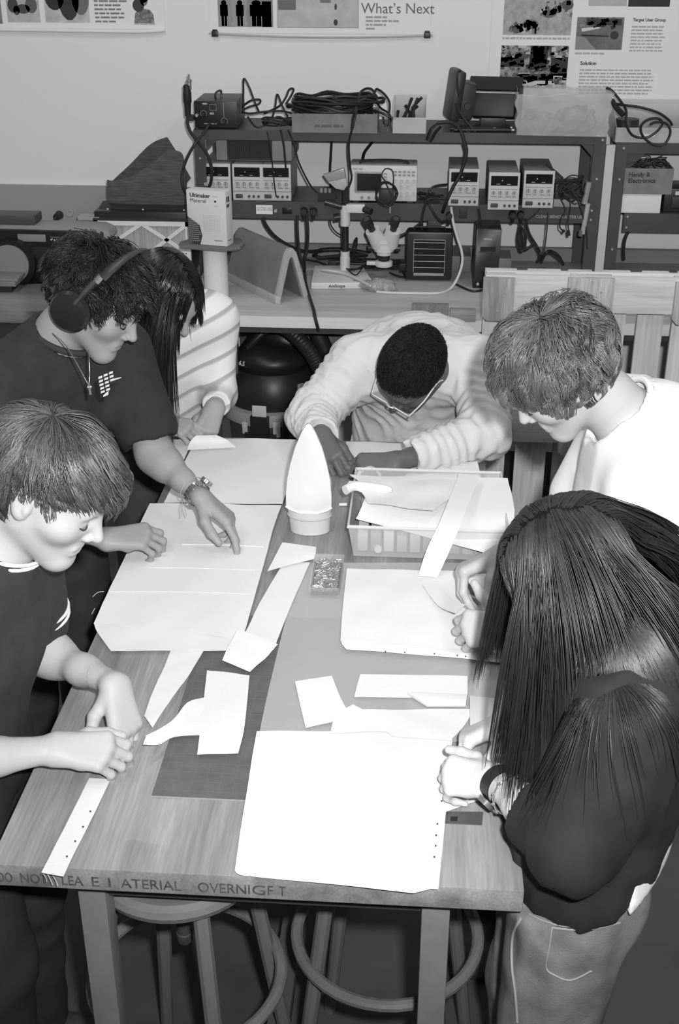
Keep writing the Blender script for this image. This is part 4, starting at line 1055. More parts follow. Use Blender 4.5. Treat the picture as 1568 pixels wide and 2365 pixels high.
t = thing('oscilloscope', 'pale oscilloscope with a dark screen on the middle rack shelf', 'oscilloscope', (-.17, 5.0, 1.222))
G().bb((-.305, 4.968, 1.230), (-.036, 5.10, 1.368)).build('case', M(.50, .5), t, bevel=.006)
G().bb((-.307, 4.952, 1.228), (-.034, 4.969, 1.370)).build('front_panel', M(.62, .5), t, bevel=.006)
s_ = G().bb((-.285, 4.948, 1.262), (-.175, 4.953, 1.345)).build('screen_bezel', M(.30, .4), t, bevel=.002)
G().bb((-.275, 4.9462, 1.270), (-.178, 4.9485, 1.338)).build('screen', M(.025, .12), s_)
for r_ in range(2):
    for c_ in range(5): G().bb((-.128 + c_ * .018, 4.949, 1.343 - r_ * .013), (-.116 + c_ * .018, 4.953, 1.349 - r_ * .013)).build('button', M(.28, .5), t)
for zz in (1.334, 1.322, 1.310, 1.298): G().bb((-.168, 4.949, zz), (-.156, 4.953, zz + .006)).build('button', M(.3, .5), t)
for r_, n_ in ((1.310, 4), (1.288, 3), (1.262, 4), (1.246, 3)):
    for c_ in range(n_): G().cyl((-.122 + c_ * .025, 4.953, r_), (-.122 + c_ * .025, 4.943, r_), .0062, .0055, 12).build('knob', M(.52, .5), t)
for c_ in range(4): G().cyl((-.255 + c_ * .028, 4.953, 1.243), (-.255 + c_ * .028, 4.942, 1.243), .006, .006, 12).build('input_jack', M(.4, .3, .8), t)
text('lettering', 'DSO 1000', .009, M(.1, .6), frame((-.292, 4.9495, 1.353), (1, 0, 0), (0, 0, 1)), t)
G().tube([(-.265, 5.0, 1.368), (-.255, 5.0, 1.378), (-.17, 5.0, 1.383), (-.09, 5.0, 1.380), (-.07, 5.0, 1.368)], .007, 8, smooth=4, flat=(.7, 1.6)).build('handle', M(.03, .5), t)
for x in (-.28, -.06): G().bb((x - .012, 4.96, 1.2215), (x + .012, 4.99, 1.231)).build('foot', M(.05, .6), t)

def coil(name, label, c, rx, rz, n, r, v=.025, cat='cable', seed=1, tilt=.2, loops=5, group=None, y_amp=.02):
    rr = random.Random(seed); g = G()
    pts = []
    for i in range(loops * 10):
        a = 2 * math.pi * i / 10; k = rr.uniform(.75, 1.1)
        pts.append((c[0] + rx * k * math.cos(a) + rr.uniform(-.1, .1) * rx, c[1] + y_amp * math.sin(a * .37 + seed) + rr.uniform(-.3, .3) * y_amp, c[2] + rz * k * math.sin(a + tilt) + rr.uniform(-.1, .1) * rz))
    g.tube(pts, r, 6, smooth=4)
    return tag(g.build(name, M(v, .5)), label, cat, group)
t = thing('power_adapter', 'black power adapter wrapped in its cord in front of the oscilloscope', 'power adapter', (-.16, 4.93, 1.222))
G().bb((-.185, 4.905, 1.2225), (-.125, 4.938, 1.285)).build('brick', M(.02, .45), t, bevel=.004)
g = G(); r_ = random.Random(4)
g.tube([(-.155 + .042 * math.cos(a) * r_.uniform(.8, 1.1), 4.898 + .012 * math.sin(a * 2.3), 1.270 + .046 * math.sin(a) * r_.uniform(.8, 1.1)) for a in [i * .7 for i in range(46)]], .0027, 6, smooth=3)
g.tube([(-0.1326, 4.9, 1.257), (-0.1595, 4.9, 1.316), (-0.1737, 4.9, 1.341), (-0.1606, 4.905, 1.366), (-0.1347, 4.905, 1.361), (-0.1272, 4.9, 1.333), (-0.1296, 4.9, 1.282)], .0027, 6, smooth=5)
g.build('cord', M(.02, .5), t)
t = thing('test_lead_heap', 'tangle of black test leads heaped on a dark box by the rack post', 'cables', (.56, 4.95, 1.222))
G().bb((.515, 4.93, 1.2225), (.615, 5.05, 1.31)).build('box', M(.03, .5), t, bevel=.003)
G().bb((.512, 4.925, 1.222), (.618, 4.96, 1.252)).build('tray', M(.30, .5), t, bevel=.002)
g = G(); r_ = random.Random(9)
for k in range(5):
    g.tube([(.575 + r_.uniform(.03, .055) * math.cos(a + k), 4.915 + r_.uniform(-.012, .02), 1.315 + r_.uniform(.02, .05) * math.sin(a * 1.1 + k * 2) - .02 * k * .5) for a in [i * .8 for i in range(20)]], .0026, 6, smooth=3)
g.build('leads', M(.02, .5), t)
g = G()
for pts in ([(0.5368, 4.9, 1.258), (0.5573, 4.9, 1.216), (0.543, 4.9, 1.181), (0.543, 4.905, 1.145), (0.5596, 4.905, 1.132)], [(0.5701, 4.9, 1.267), (0.577, 4.9, 1.225), (0.5717, 4.905, 1.172), (0.5805, 4.905, 1.129)], [(0.5933, 4.9, 1.293), (0.6079, 4.9, 1.242), (0.6276, 4.905, 1.199), (0.6517, 4.905, 1.121), (0.6596, 4.91, 1.059)], [(0.5137, 4.91, 1.281), (0.475, 4.905, 1.248), (0.4474, 4.905, 1.204), (0.3908, 4.905, 1.152)]):
    g.tube(pts, .0028, 6, smooth=5)
g.tube([(0.5557, 4.904, 1.135), (0.5616, 4.904, 1.127)], .006, 8).tube([(0.5765, 4.904, 1.134), (0.5817, 4.904, 1.113)], .006, 8)
g.build('hanging_lead', M(.02, .5), t)
t = thing('test_probe', 'black test probe sticking out of the tangle of leads', 'probe', (.5, 4.93, 1.33))
G().tube([(0.4714, 4.91, 1.39), (0.5074, 4.91, 1.362), (0.5387, 4.9, 1.339)], [.003, .006, .005], 8).build('handle', M(.02, .5), t)
t = thing('bottle_stack', 'shiny metal and glass vials hanging at the rack post', 'vials', (.62, 4.92, 1.15))
G().cyl((0.6352, 4.91, 1.12), (0.6466, 4.91, 1.241), .010, .010, 14).build('tube', M(.7, .25, .6), t)
G().cyl((0.6273, 4.91, 1.111), (0.6304, 4.91, 1.134), .0105, .0105, 14).build('cap', M(.12, .4), t)
G().cyl((0.6332, 4.925, 1.237), (0.6442, 4.925, 1.322), .013, .012, 14).build('tube', M(.6, .2, .7), t)
for px_ in ((1356, 412), (1366, 414)): pass
t = thing('glass_vial_rack', 'small clear vials in a row left of the microscope post', 'vials', (-.45, 5.0, 1.222))
for k in range(3): G().cyl((-.425 + k * .017, 5.02, 1.2215), (-.425 + k * .017, 5.02, 1.262), .0065, None, 10).build('vial', M(.55, .1, trans=.5), t)
G().bb((-.44, 5.008, 1.2215), (-.365, 5.034, 1.245)).build('holder', M(.02, .5), t)
t = thing('plastic_pouch', 'crumpled clear plastic pouch with a grey top on the microscope post', 'pouch', (-.36, 4.95, 1.3))
G().prism([(-0.4113, 4.935, 1.333), (-0.3277, 4.935, 1.361), (-0.319, 4.935, 1.321), (-0.3922, 4.935, 1.306)], (0, .02, 0)).build('pouch_top', M(.4, .3, trans=.2), t, bevel=.003)
G().prism([(-0.3922, 4.935, 1.306), (-0.319, 4.935, 1.321), (-0.3137, 4.935, 1.293), (-0.3276, 4.935, 1.272), (-0.3608, 4.935, 1.279)], (0, .018, 0)).build('pouch_body', M(.6, .25, alpha=.7, bump=.6, bscale=60), t, bevel=.003)

# top shelf
TZS = 1.5005
t = thing('rework_station', 'black hot-air rework station with a strap handle at the left end of the top shelf', 'soldering station', (-.84, 5.05, TZS))
G().bb((-.925, 4.99, TZS + .006), (-.757, 5.2, TZS + .106)).build('case', M(.05, .45, var=.1, vscale=30), t, bevel=.003)
fp = G().bb((-.927, 4.972, TZS + .004), (-.755, 4.991, TZS + .106)).build('front_panel', M(.014, .4), t, bevel=.002)
text('lettering', '968A', .009, M(.6, .6), frame((-.893, 4.9708, TZS + .093), (1, 0, 0), (0, 0, 1)), fp, bold=.0003)
text('lettering', '450', .012, M(.5, .6), frame((-.866, 4.9708, TZS + .055), (1, 0, 0), (0, 0, 1)), fp, bold=.0004)
G().tube([(-.864, 4.9712, TZS + .071), (-.838, 4.9712, TZS + .071), (-.838, 4.9712, TZS + .094), (-.864, 4.9712, TZS + .094)], .0011, 4, closed=True).build('display_frame', M(.45, .5), fp)
for x, z, rr in ((-.890, .058, .0125), (-.808, .030, .0125)):
    k = G().cyl((x, 4.972, TZS + z), (x, 4.958, TZS + z), rr * .72, rr * .6, 14).build('knob', M(.02, .4), fp)
    G().tube([(x + rr * math.cos(a), 4.9712, TZS + z + rr * math.sin(a)) for a in [R_(-40 + i * 20) for i in range(14)]], .0008, 4).build('dial_mark', M(.4, .6), k)
G().cyl((-.917, 4.972, TZS + .052), (-.917, 4.962, TZS + .052), .007, .006, 12).build('socket', M(.6, .3, .6), fp)
G().bb((-.8095, 4.9708, TZS + .045), (-.8080, 4.9712, TZS + .1)).build('slider_line', M(.4, .6), fp)
para(-.89, -.825, TZS + .022, .010, 1, fp, M(.3, .7), .4, y=4.9712, seed=61)
G().tube([(-.847, 5.02, TZS + .104), (-.847, 5.02, TZS + .128), (-.838, 5.06, TZS + .135), (-.835, 5.09, TZS + .128), (-.835, 5.09, TZS + .104)], .004, 8, smooth=4).build('handle', M(.02, .4), t)
t = thing('hot_air_gun', 'black hot-air handpiece with a metal nozzle upright at the rack corner', 'tool', (-.95, 4.95, 1.55))
G().lathe([(0, 0), (.012, 0), (.0145, .05), (.017, .055), (.017, .09), (.0155, .092), (.0155, .115), (.010, .12), (0, .12)], (-0.9502, 4.955, 1.551), (.02, 0, 1), 16).build('grip', M(.02, .5), t)
G().lathe([(0, 0), (.0095, 0), (.0095, .028), (.012, .030), (.012, .034), (.004, .04), (.004, .056), (0, .057)], (-0.9392, 4.955, 1.653), (.02, 0, 1), 14).build('nozzle', M(.35, .35, .7), t)
G().tube([(-0.9502, 4.955, 1.551), (-0.9525, 4.95, 1.524), (-0.9393, 4.935, 1.493), (-0.9122, 4.92, 1.463), (-0.8786, 4.915, 1.422), (-0.8579, 4.91, 1.364), (-0.8612, 4.915, 1.312), (-0.8744, 4.92, 1.276)], .0065, 8, smooth=6).build('hose', M(.02, .5), t)
G().tube([(-0.8628, 4.955, 1.527), (-0.8836, 4.935, 1.494), (-0.9151, 4.905, 1.457), (-0.9522, 4.9, 1.398), (-0.9749, 4.9, 1.339), (-0.9762, 4.9, 1.287), (-0.9625, 4.91, 1.251)], .006, 8, smooth=6).build('cable', M(.02, .5), t)
G().bb((-.945, 4.94, 1.535), (-.926, 4.972, 1.556)).build('holder', M(.02, .5), t)

t = thing('cardboard_tray', 'grey cardboard tray holding a coil of black cables on the top shelf', 'box', (-.36, 4.98, TZS))
for lo, hi in (((-.530, 4.905, TZS), (-.195, 4.911, TZS + .072)), ((-.530, 5.09, TZS), (-.195, 5.096, TZS + .072)), ((-.530, 4.911, TZS), (-.524, 5.09, TZS + .072)), ((-.201, 4.911, TZS), (-.195, 5.09, TZS + .072)), ((-.524, 4.911, TZS), (-.201, 5.09, TZS + .005))):
    G().bb(lo, hi).build('panel', M(.20, .8, var=.15, vscale=25), t)
para(-.44, -.30, TZS + .032, .017, 1, t, M(.12, .8), .6, y=4.9045, seed=63)
g = G(); r_ = random.Random(12)
for k in range(13):
    cx, cy, cz = -.362 + r_.uniform(-.03, .03), 5.0 + r_.uniform(-.01, .01), TZS + .07 + .0048 * k
    rx, ry = r_.uniform(.125, .175), r_.uniform(.055, .085)
    g.tube([(cx + rx * math.cos(a) * r_.uniform(.92, 1.06), cy + ry * math.sin(a), cz + r_.uniform(-.012, .012)) for a in [2 * math.pi * i / 14 for i in range(14)]], .0052, 6, closed=True, smooth=3)
tag(g.build('cable_coil', M(.015, .45)), 'thick flat coil of black cables lying in the grey tray', 'cable')
g = G()
g.tube([(-0.2939, 4.88, 1.518), (-0.2902, 4.9, 1.563), (-0.2715, 4.95, 1.621), (-0.2659, 5, 1.643), (-0.2414, 5.02, 1.654), (-0.2173, 5.02, 1.645), (-0.2023, 5, 1.607), (-0.1841, 4.98, 1.585), (-0.1521, 4.95, 1.57), (-0.1441, 4.93, 1.544), (-0.1639, 4.92, 1.529), (-0.1749, 4.93, 1.56)], .0045, 8, smooth=6)
g.tube([(-0.2083, 4.95, 1.581), (-0.1731, 4.92, 1.573), (-0.139, 4.92, 1.558), (-0.1053, 4.93, 1.549)], .005, 8, smooth=6)
g.tube([(-0.2218, 4.98, 1.601), (-0.2096, 5, 1.644), (-0.1995, 5, 1.654), (-0.1678, 4.98, 1.634), (-0.1493, 4.95, 1.606), (-0.1511, 4.93, 1.552), (-0.1397, 4.92, 1.505)], .0045, 8, smooth=6)
tag(g.build('loose_cable', M(.015, .45)), 'black cable loops springing off the right end of the cable coil', 'cable')
g = G()
g.tube([(-0.7498, 5.08, 1.545), (-0.7463, 5.1, 1.621), (-0.7426, 5.1, 1.676), (-0.7225, 5.1, 1.646), (-0.6988, 5.08, 1.591), (-0.6783, 5.05, 1.557)], .0042, 8, smooth=6)
g.tube([(-0.7458, 5.06, 1.576), (-0.7085, 5.05, 1.6), (-0.6734, 5.05, 1.603), (-0.6774, 5.05, 1.587), (-0.7152, 5.03, 1.578), (-0.7376, 5, 1.567), (-0.709, 4.98, 1.56), (-0.6481, 4.98, 1.567), (-0.5789, 4.98, 1.571), (-0.5348, 4.97, 1.563)], .0042, 8, smooth=6)
g.tube([(-0.6258, 5, 1.52), (-0.6131, 5.05, 1.571), (-0.609, 5.1, 1.617), (-0.5899, 5.08, 1.583), (-0.5607, 5, 1.554), (-0.5407, 4.97, 1.525)], .0042, 8, smooth=6)
g.tube([(-0.6574, 5.05, 1.55), (-0.5918, 5.02, 1.584), (-0.5662, 5.03, 1.615), (-0.554, 5.05, 1.643), (-0.5366, 5.05, 1.644), (-0.5475, 5.05, 1.618), (-0.569, 5.05, 1.588)], .0042, 8, smooth=6)
g.tube([(-0.7146, 4.98, 1.547), (-0.6811, 4.955, 1.514), (-0.6463, 4.955, 1.518), (-0.5943, 4.96, 1.551), (-0.551, 4.955, 1.536)], .0042, 8, smooth=6)
tag(g.build('loose_cable', M(.018, .45)), 'tall loops of black cable beside the rework station', 'cable')
g = G(); r_ = random.Random(3)
for k in range(4):
    cx, cz = .0, .0
    g.tube([V(*(-0.5941, 4.95, 1.511)) + V(.075 * math.cos(a) * r_.uniform(.6, 1), .045 * math.sin(a) + r_.uniform(-.01, .01), .006 + .006 * k + r_.uniform(0, .012)) for a in [2 * math.pi * i / 10 for i in range(10)]], .0036, 6, closed=True, smooth=4)
tag(g.build('cable_heap', M(.018, .45)), 'low heap of thin cables left of the grey tray', 'cable')
for pts, r_, l in (([(-0.6317, 4.93, 1.497), (-0.6229, 4.92, 1.458), (-0.6142, 4.92, 1.391), (-0.6088, 4.93, 1.304), (-0.6021, 4.935, 1.242)], .0026, 'thin black lead hanging across the third power supply'),
                   ([(-0.5781, 4.93, 1.506), (-0.5659, 4.92, 1.458), (-0.5618, 4.92, 1.408), (-0.5598, 4.925, 1.36)], .0036, 'short black lead hanging before the signal generator'),
                   ([(-0.5488, 4.93, 1.507), (-0.5224, 4.915, 1.451), (-0.5062, 4.915, 1.385), (-0.4643, 4.92, 1.299), (-0.4363, 4.935, 1.262)], .0036, 'black lead sweeping from the top shelf to the vials'),
                   ([(-0.2736, 4.9, 1.596), (-0.2856, 4.88, 1.542), (-0.3051, 4.9, 1.465), (-0.302, 4.91, 1.38), (-0.2952, 4.915, 1.328), (-0.3057, 4.92, 1.29)], .0042, 'black cable dropping in front of the oscilloscope left edge'),
                   ([(-0.3962, 5.2, 1.422), (-0.4, 5.2, 1.36), (-0.4039, 5.2, 1.288), (-0.3987, 5.2, 1.207)], .005, 'black cable hanging straight down behind the plastic pouch'),
                   ([(-0.2262, 5.2, 1.418), (-0.2541, 5.15, 1.388), (-0.2602, 5.1, 1.366), (-0.2645, 5.05, 1.351)], .006, 'short thick cable curving down behind the oscilloscope'),
                   ([(0.0388, 4.93, 1.538), (0.0892, 4.93, 1.542), (0.1266, 4.9, 1.522), (0.1471, 4.89, 1.472), (0.1556, 4.885, 1.432), (0.137, 4.885, 1.357), (0.1072, 4.885, 1.298), (0.0839, 4.89, 1.24), (0.0722, 4.935, 1.192)], .007, 'thick black cable falling from the floodlights past a power supply')):
    cable('hanging_cable', l, pts, r_, .018)
def clear_m(v=.75, a=.35, r=.25): return M(v, r, alpha=a, bump=.3, bscale=40)
t = thing('parts_bin', 'small clear open-front bin of black plugs on the top shelf', 'bin', (-.07, 4.98, TZS))
bx0, bx1 = -.135, -.005
G().bb((bx0, 4.915, TZS), (bx1, 4.919, TZS + .06)).build('front_panel', clear_m(.7, .5), t)
G().prism([(bx0, 4.92, TZS), (bx0, 5.12, TZS), (bx0, 5.12, TZS + .115), (bx0, 5.0, TZS + .115), (bx0, 4.92, TZS + .06)], (.003, 0, 0)).build('side_panel', clear_m(.7, .4), t)
G().prism([(bx1, 4.92, TZS), (bx1, 5.12, TZS), (bx1, 5.12, TZS + .115), (bx1, 5.0, TZS + .115), (bx1, 4.92, TZS + .06)], (-.003, 0, 0)).build('side_panel', clear_m(.7, .4), t)
G().bb((bx0, 5.12, TZS), (bx1, 5.123, TZS + .12)).bb((bx0, 4.92, TZS), (bx1, 5.12, TZS + .003)).build('back_panel', clear_m(.7, .4), t)
g = G(); r_ = random.Random(5)
for k in range(7):
    p_ = V(-.07 + r_.uniform(-.04, .04), 4.97 + r_.uniform(-.02, .08), TZS + .02 + r_.uniform(0, .03)); q_ = p_ + V(r_.uniform(-.04, .04), r_.uniform(-.02, .03), r_.uniform(.02, .08))
    g.tube([p_, (p_ + q_) / 2 + V(r_.uniform(-.02, .02), 0, 0), q_], [.008, .005, .006], 8)
tag(g.build('plugs_and_leads', M(.015, .5)), 'black plugs and leads standing in the small clear bin', 'cables')
t = thing('cable_plug', 'black cylindrical plug hanging over the top shelf edge beside the bin', 'plug', (.03, 4.93, 1.49))
G().tube([(0.0072, 4.935, 1.471), (0.0229, 4.935, 1.509), (0.0475, 4.94, 1.531)], [.014, .017, .014], 12).build('plug_body', M(.018, .45), t)

t = thing('floodlight', 'black floodlight seen edge-on with a wire hanger bracket', 'lamp', (.10, 5.08, TZS))
RZ = Matrix.Rotation
def xf(g, c, rz=0, ry=0, rx=0):
    m = Matrix.Translation(c) @ Matrix.Rotation(rz, 4, 'Z') @ Matrix.Rotation(ry, 4, 'Y') @ Matrix.Rotation(rx, 4, 'X'); g.bm.transform(m); return g
c_ = (.102, 5.09, TZS + .125)
xf(G().bb((-.018, -.085, -.095), (.022, .085, .095)), c_, R_(10), R_(7)).build('front_frame', M(.02, .45), t, bevel=.012)
xf(G().bb((.022, -.065, -.085), (.075, .065, .055)), c_, R_(10), R_(7)).build('housing', M(.03, .5), t, bevel=.008)
xf(G().cyl((.045, -.066, -.03), (.045, -.078, -.03), .012, .012, 14), c_, R_(10), R_(7)).build('pivot_knob', M(.05, .4), t)
G().tube([(0.1235, 4.985, 1.628), (0.1117, 4.99, 1.668), (0.1099, 5, 1.714), (0.1218, 5.03, 1.722), (0.1262, 5.06, 1.675)], .005, 8, smooth=3).build('hanger', M(.02, .4), t)
G().tube([(0.1076, 4.99, 1.606), (0.1225, 4.985, 1.574), (0.1581, 4.975, 1.532), (0.1899, 4.965, 1.501), (0.1768, 4.965, 1.493), (0.1506, 4.965, 1.506)], .005, 8, smooth=2).build('stand_foot', M(.02, .4), t)
t = thing('floodlight', 'black floodlight tipped back with a wide visor beside the clear tub', 'lamp', (.26, 5.06, TZS))
c_ = (.262, 5.075, TZS + .085)
xf(G().bb((-.085, -.035, -.045), (.085, .055, .045)), c_, R_(-8), 0, R_(-14)).build('housing', M(.022, .5), t, bevel=.008)
xf(G().prism([(-.105, .02, .052), (.105, .02, .052), (.105, .075, .095), (-.105, .075, .095)], (0, -.006, .008)), c_, R_(-8), 0, R_(0)).build('visor', M(.018, .5), t, bevel=.002)
xf(G().bb((-.108, -.02, -.06), (-.098, .07, .05)), c_, R_(-8)).build('side_flap', M(.018, .5), t); xf(G().bb((.098, -.02, -.06), (.108, .07, .07)), c_, R_(-8)).build('side_flap', M(.018, .5), t)
G().bb((.19, 5.0, TZS), (.33, 5.1, TZS + .012)).bb((.21, 5.03, TZS + .012), (.31, 5.07, TZS + .045)).build('base', M(.02, .45), t, bevel=.004)
for i, (x0, x1, y_) in enumerate(((.105, .33, 4.965), (.09, .26, 4.99), (.12, .325, 5.02))):
    o = thing('stand_tube', ('black floodlight stand tube lying nearest the shelf edge', 'black stand tube lying under the edge-on floodlight', 'third black stand tube lying beneath the visor floodlight')[i], 'tube', (x0, y_, TZS))
    G().cyl((x0, y_, TZS + .008), (x1, y_ + .012, TZS + .008), .008, None, 12).build('tube', M(.02, .35), o)
    G().cyl((x1, y_ + .012, TZS + .008), (x1 + .012, y_ + .0126, TZS + .008), .0055, None, 12).build('end_ferrule', M(.6, .3, .7), o)
t = thing('storage_tub', 'large cloudy clear plastic tub, crumpled and half full, on the top shelf', 'tub', (.51, 5.0, TZS))
tub = [(.345, 4.905), (.69, 4.885), (.70, 5.13), (.355, 5.14)]
g = G()
v0 = [g.bm.verts.new((x, y, TZS)) for x, y in tub]; v1 = [g.bm.verts.new((.51 + (x - .51) * 1.06, 5.02 + (y - 5.02) * 1.06, TZS + .150 + .01 * (i % 2))) for i, (x, y) in enumerate(tub)]
for i in range(4): g.bm.faces.new((v0[i], v0[(i + 1) % 4], v1[(i + 1) % 4], v1[i]))
g.bm.faces.new(v0[::-1])
bmesh.ops.subdivide_edges(g.bm, edges=g.bm.edges[:], cuts=9, use_grid_fill=True)
rr_ = random.Random(8)
for v in g.bm.verts:
    if v.co.z > TZS + .002: v.co += V(.006 * math.sin(v.co.z * 90 + v.co.x * 30), .007 * math.sin(v.co.x * 55 + v.co.z * 60), .004 * math.sin(v.co.x * 40))
bmesh.ops.solidify(g.bm, geom=g.bm.faces[:], thickness=.002)
for e_ in ((.345, 4.905), (.69, 4.885)): pass
g.build('tub_wall', M(.62, .25, alpha=.36, bump=.7, bscale=22), t)
tag(sculpt('bagged_parts', [ell((.45, 5.0, TZS + .035), (.075, .06, .035), None, .01), ell((.58, 5.0, TZS + .040), (.075, .07, .04), None, .01), cap((.40, 4.96, TZS + .07), (.50, 5.04, TZS + .03), .016, .02, .006), cap((.52, 4.95, TZS + .075), (.64, 5.02, TZS + .085), .018, .012, .006), half((0, 0, TZS + .003), (0, 0, -1))], .006, M(.26, .5, var=.5, vscale=30), None, disp=folds(.016, .05, 77)), 'grey bagged parts seen dimly inside the cloudy tub', 'bag')
o = G().bb((.56, 4.97, TZS + .085), (.585, 4.974, TZS + .105)).build('tag_card', M(.15, .6)); tag(o, 'small dark tag seen through the cloudy tub', 'tag')
t = thing('parts_bin', 'clear plastic bin at the right photo edge with a cable over its front', 'bin', (.95, 5.05, 1.469))
G().prism([(.735, 4.96, 1.469), (.735, 5.2, 1.469), (.735, 5.2, 1.585), (.735, 5.08, 1.585), (.735, 4.96, 1.525)], (.003, 0, 0)).build('side_panel', clear_m(.7, .4), t)
G().bb((.738, 4.96, 1.469), (1.15, 4.963, 1.525)).build('front_panel', clear_m(.7, .45), t)
G().bb((.738, 5.2, 1.469), (1.15, 5.203, 1.60)).bb((.738, 4.963, 1.469), (1.15, 5.2, 1.472)).build('back_panel', clear_m(.7, .4), t)
G().bb((.83, 4.958, 1.492), (.885, 4.9602, 1.502)).build('label_strip', M(.75, .6), t)
o = G().cyl((.79, 5.05, 1.475), (.79, 5.05, 1.545), .05, .045, 20).build('tape_roll', M(.03, .5)); tag(o, 'black roll standing in the clear bin at the right', 'roll')
g = G()
g.tube([(0.696, 5.06, 1.659), (0.7155, 5.05, 1.652), (0.7486, 5.02, 1.618), (0.7681, 4.97, 1.588), (0.7686, 4.94, 1.544), (0.7972, 4.945, 1.5), (0.8482, 4.945, 1.49), (0.8864, 4.94, 1.513), (0.9065, 4.935, 1.546), (0.8845, 4.935, 1.565), (0.8473, 4.935, 1.559), (0.8252, 4.935, 1.534), (0.8376, 4.935, 1.497), (0.8828, 4.935, 1.465), (0.9238, 4.935, 1.47), (0.94, 4.935, 1.514), (0.9197, 4.935, 1.546), (0.8812, 4.935, 1.551), (0.8576, 4.935, 1.541)], .005, 8, smooth=6)
g.tube([(0.7298, 5.02, 1.605), (0.7645, 4.97, 1.607), (0.8216, 4.96, 1.601), (0.8889, 4.955, 1.583), (0.9336, 4.955, 1.555), (0.9475, 4.955, 1.536)], .005, 8, smooth=6)
g.tube([(0.7182, 5.03, 1.616), (0.7369, 5, 1.591), (0.7616, 4.98, 1.569)], .011, 8)
tag(g.build('coiled_cable', M(.015, .45)), 'black cable looping over the clear bin at the right edge', 'cable')

# right rack shelf
t = thing('cardboard_box', 'open cardboard box marked in marker, full of thin wires', 'box', (.88, 5.05, 1.27))
bx = ((.772, 4.95), (.975, 4.95)); bz0, bz1 = 1.272, 1.372
G().bb((.772, 4.95, bz0), (.975, 4.955, bz1)).build('front_panel', M(.20, .85, var=.12, vscale=30), t)
G().bb((.772, 4.955, bz0), (.777, 5.12, bz1)).bb((.970, 4.955, bz0), (.975, 5.12, bz1)).build('side_panel', M(.17, .85), t)
G().bb((.772, 5.12, bz0), (.975, 5.125, bz1)).bb((.777, 4.955, bz0), (.97, 5.12, bz0 + .004)).build('back_panel', M(.17, .85), t)
text('lettering', 'Handy &\nElectronics', .024, M(.03, .8), frame((.800, 4.9495, 1.340), (1, 0, .02), (0, 0, 1)), t, bold=.0004)
g = G(); r_ = random.Random(6)
for k in range(9):
    a0 = r_.uniform(0, 6.28); cx, cy = .87 + r_.uniform(-.06, .06), 5.03 + r_.uniform(-.04, .04)
    g.tube([(cx + .045 * math.cos(a0 + a) * r_.uniform(.7, 1.2), cy + .035 * math.sin(a0 + a), 1.365 + .028 * abs(math.sin(a * .7 + k)) + r_.uniform(-.01, .01)) for a in [i * .9 for i in range(9)]], .0022, 6, smooth=4)
tag(g.build('thin_wires', M(.05, .5)), 'thin wires curling out of the marked cardboard box', 'cable')
o = thing('white_carton', 'plain white carton under the marked cardboard box', 'carton', (.86, 5.0, 1.196))
G().bb((.775, 4.955, 1.196), (.940, 5.1, 1.2715)).build('carton', M(.72, .7), o, bevel=.002)
G().bb((.775, 4.9544, 1.2655), (.940, 4.9552, 1.2665)).build('lid_seam', M(.45, .8), o)
o = thing('black_case', 'black instrument case on the right rack shelf at the photo edge', 'case', (1.05, 5.0, 1.196))
G().bb((.955, 4.98, 1.196), (1.2, 5.15, 1.29)).build('case', M(.02, .4), o, bevel=.006)
G().bb((.985, 4.972, 1.215), (1.2, 4.981, 1.26)).build('front_grip', M(.03, .5), o, bevel=.003)
G().bb((.995, 4.970, 1.266), (1.01, 4.981, 1.280)).build('latch', M(.6, .4), o)

# ------------------------------------------------------------------ on the benches
B0 = BZ + .0005
# microscope on a boom stand
wh = M(.66, .4); bk = M(.02, .35)
t = thing('microscope', 'white stereo microscope with black eyepieces on a boom stand', 'microscope', (-.33, 4.9, B0))
base = G().prism([(-.445, 4.735, B0), (-.245, 4.755, B0), (-.205, 4.80, B0), (-.255, 5.02, B0), (-.455, 5.00, B0)], (0, 0, .026)).build('base', wh, t, bevel=.004)
text('lettering', 'AmScope', .017, M(.06, .5), frame((-.375, 4.7405, B0 + .007), (1, .1, 0), (0, 0, 1)), base, bold=.0004)
px_, py_ = -.323, 4.952
G().lathe([(0, 0), (.021, 0), (.021, .05), (.019, .052), (.019, .075), (0, .075)], (px_, py_, B0 + .026), seg=20).build('post_foot', wh, t)
G().cyl((px_, py_, 1.02), (px_, py_, 1.285), .0145, None, 20).build('post', M(.05, .25, .5), t)
G().lathe([(0, 0), (.020, 0), (.021, .004), (.021, .085), (0, .085)], (px_, py_, 1.127), seg=20).build('boom_clamp', wh, t)
G().cyl((-.405, 4.94, 1.225), (-.335, 4.945, 1.205), .013, None, 16).build('boom_rod', M(.05, .3, .4), t)
G().bb((-.318, 4.925, 1.185), (-.242, 4.955, 1.218)).build('boom_block', wh, t, bevel=.003)
G().cyl((-.345, 4.94, 1.165), (-.368, 4.935, 1.162), .016, .015, 12).build('clamp_knob', bk, t)
G().cyl((-.245, 4.93, 1.20), (-.215, 4.91, 1.195), .013, None, 16).build('focus_arm', M(.05, .3, .4), t)
hx, hy = -.160, 4.885
G().lathe([(0, 0), (.030, 0), (.030, .012), (.041, .016), (.043, .05), (.046, .052), (.046, .068), (0, .068)], (hx, hy, 1.028), seg=28).build('body', wh, t)
G().lathe([(0, 0), (.022, 0), (.025, .025), (0, .025)], (hx, hy, 1.003), seg=24).build('objective', bk, t)
G().lathe([(0, 0), (.034, 0), (.036, .004), (.036, .019), (.031, .022), (0, .022)], (hx, hy, .981), seg=28).build('ring_light', wh, t)
G().bb((hx - .07, hy - .012, .985), (hx - .032, hy + .012, 1.0)).build('ring_light_arm', wh, t, bevel=.003)
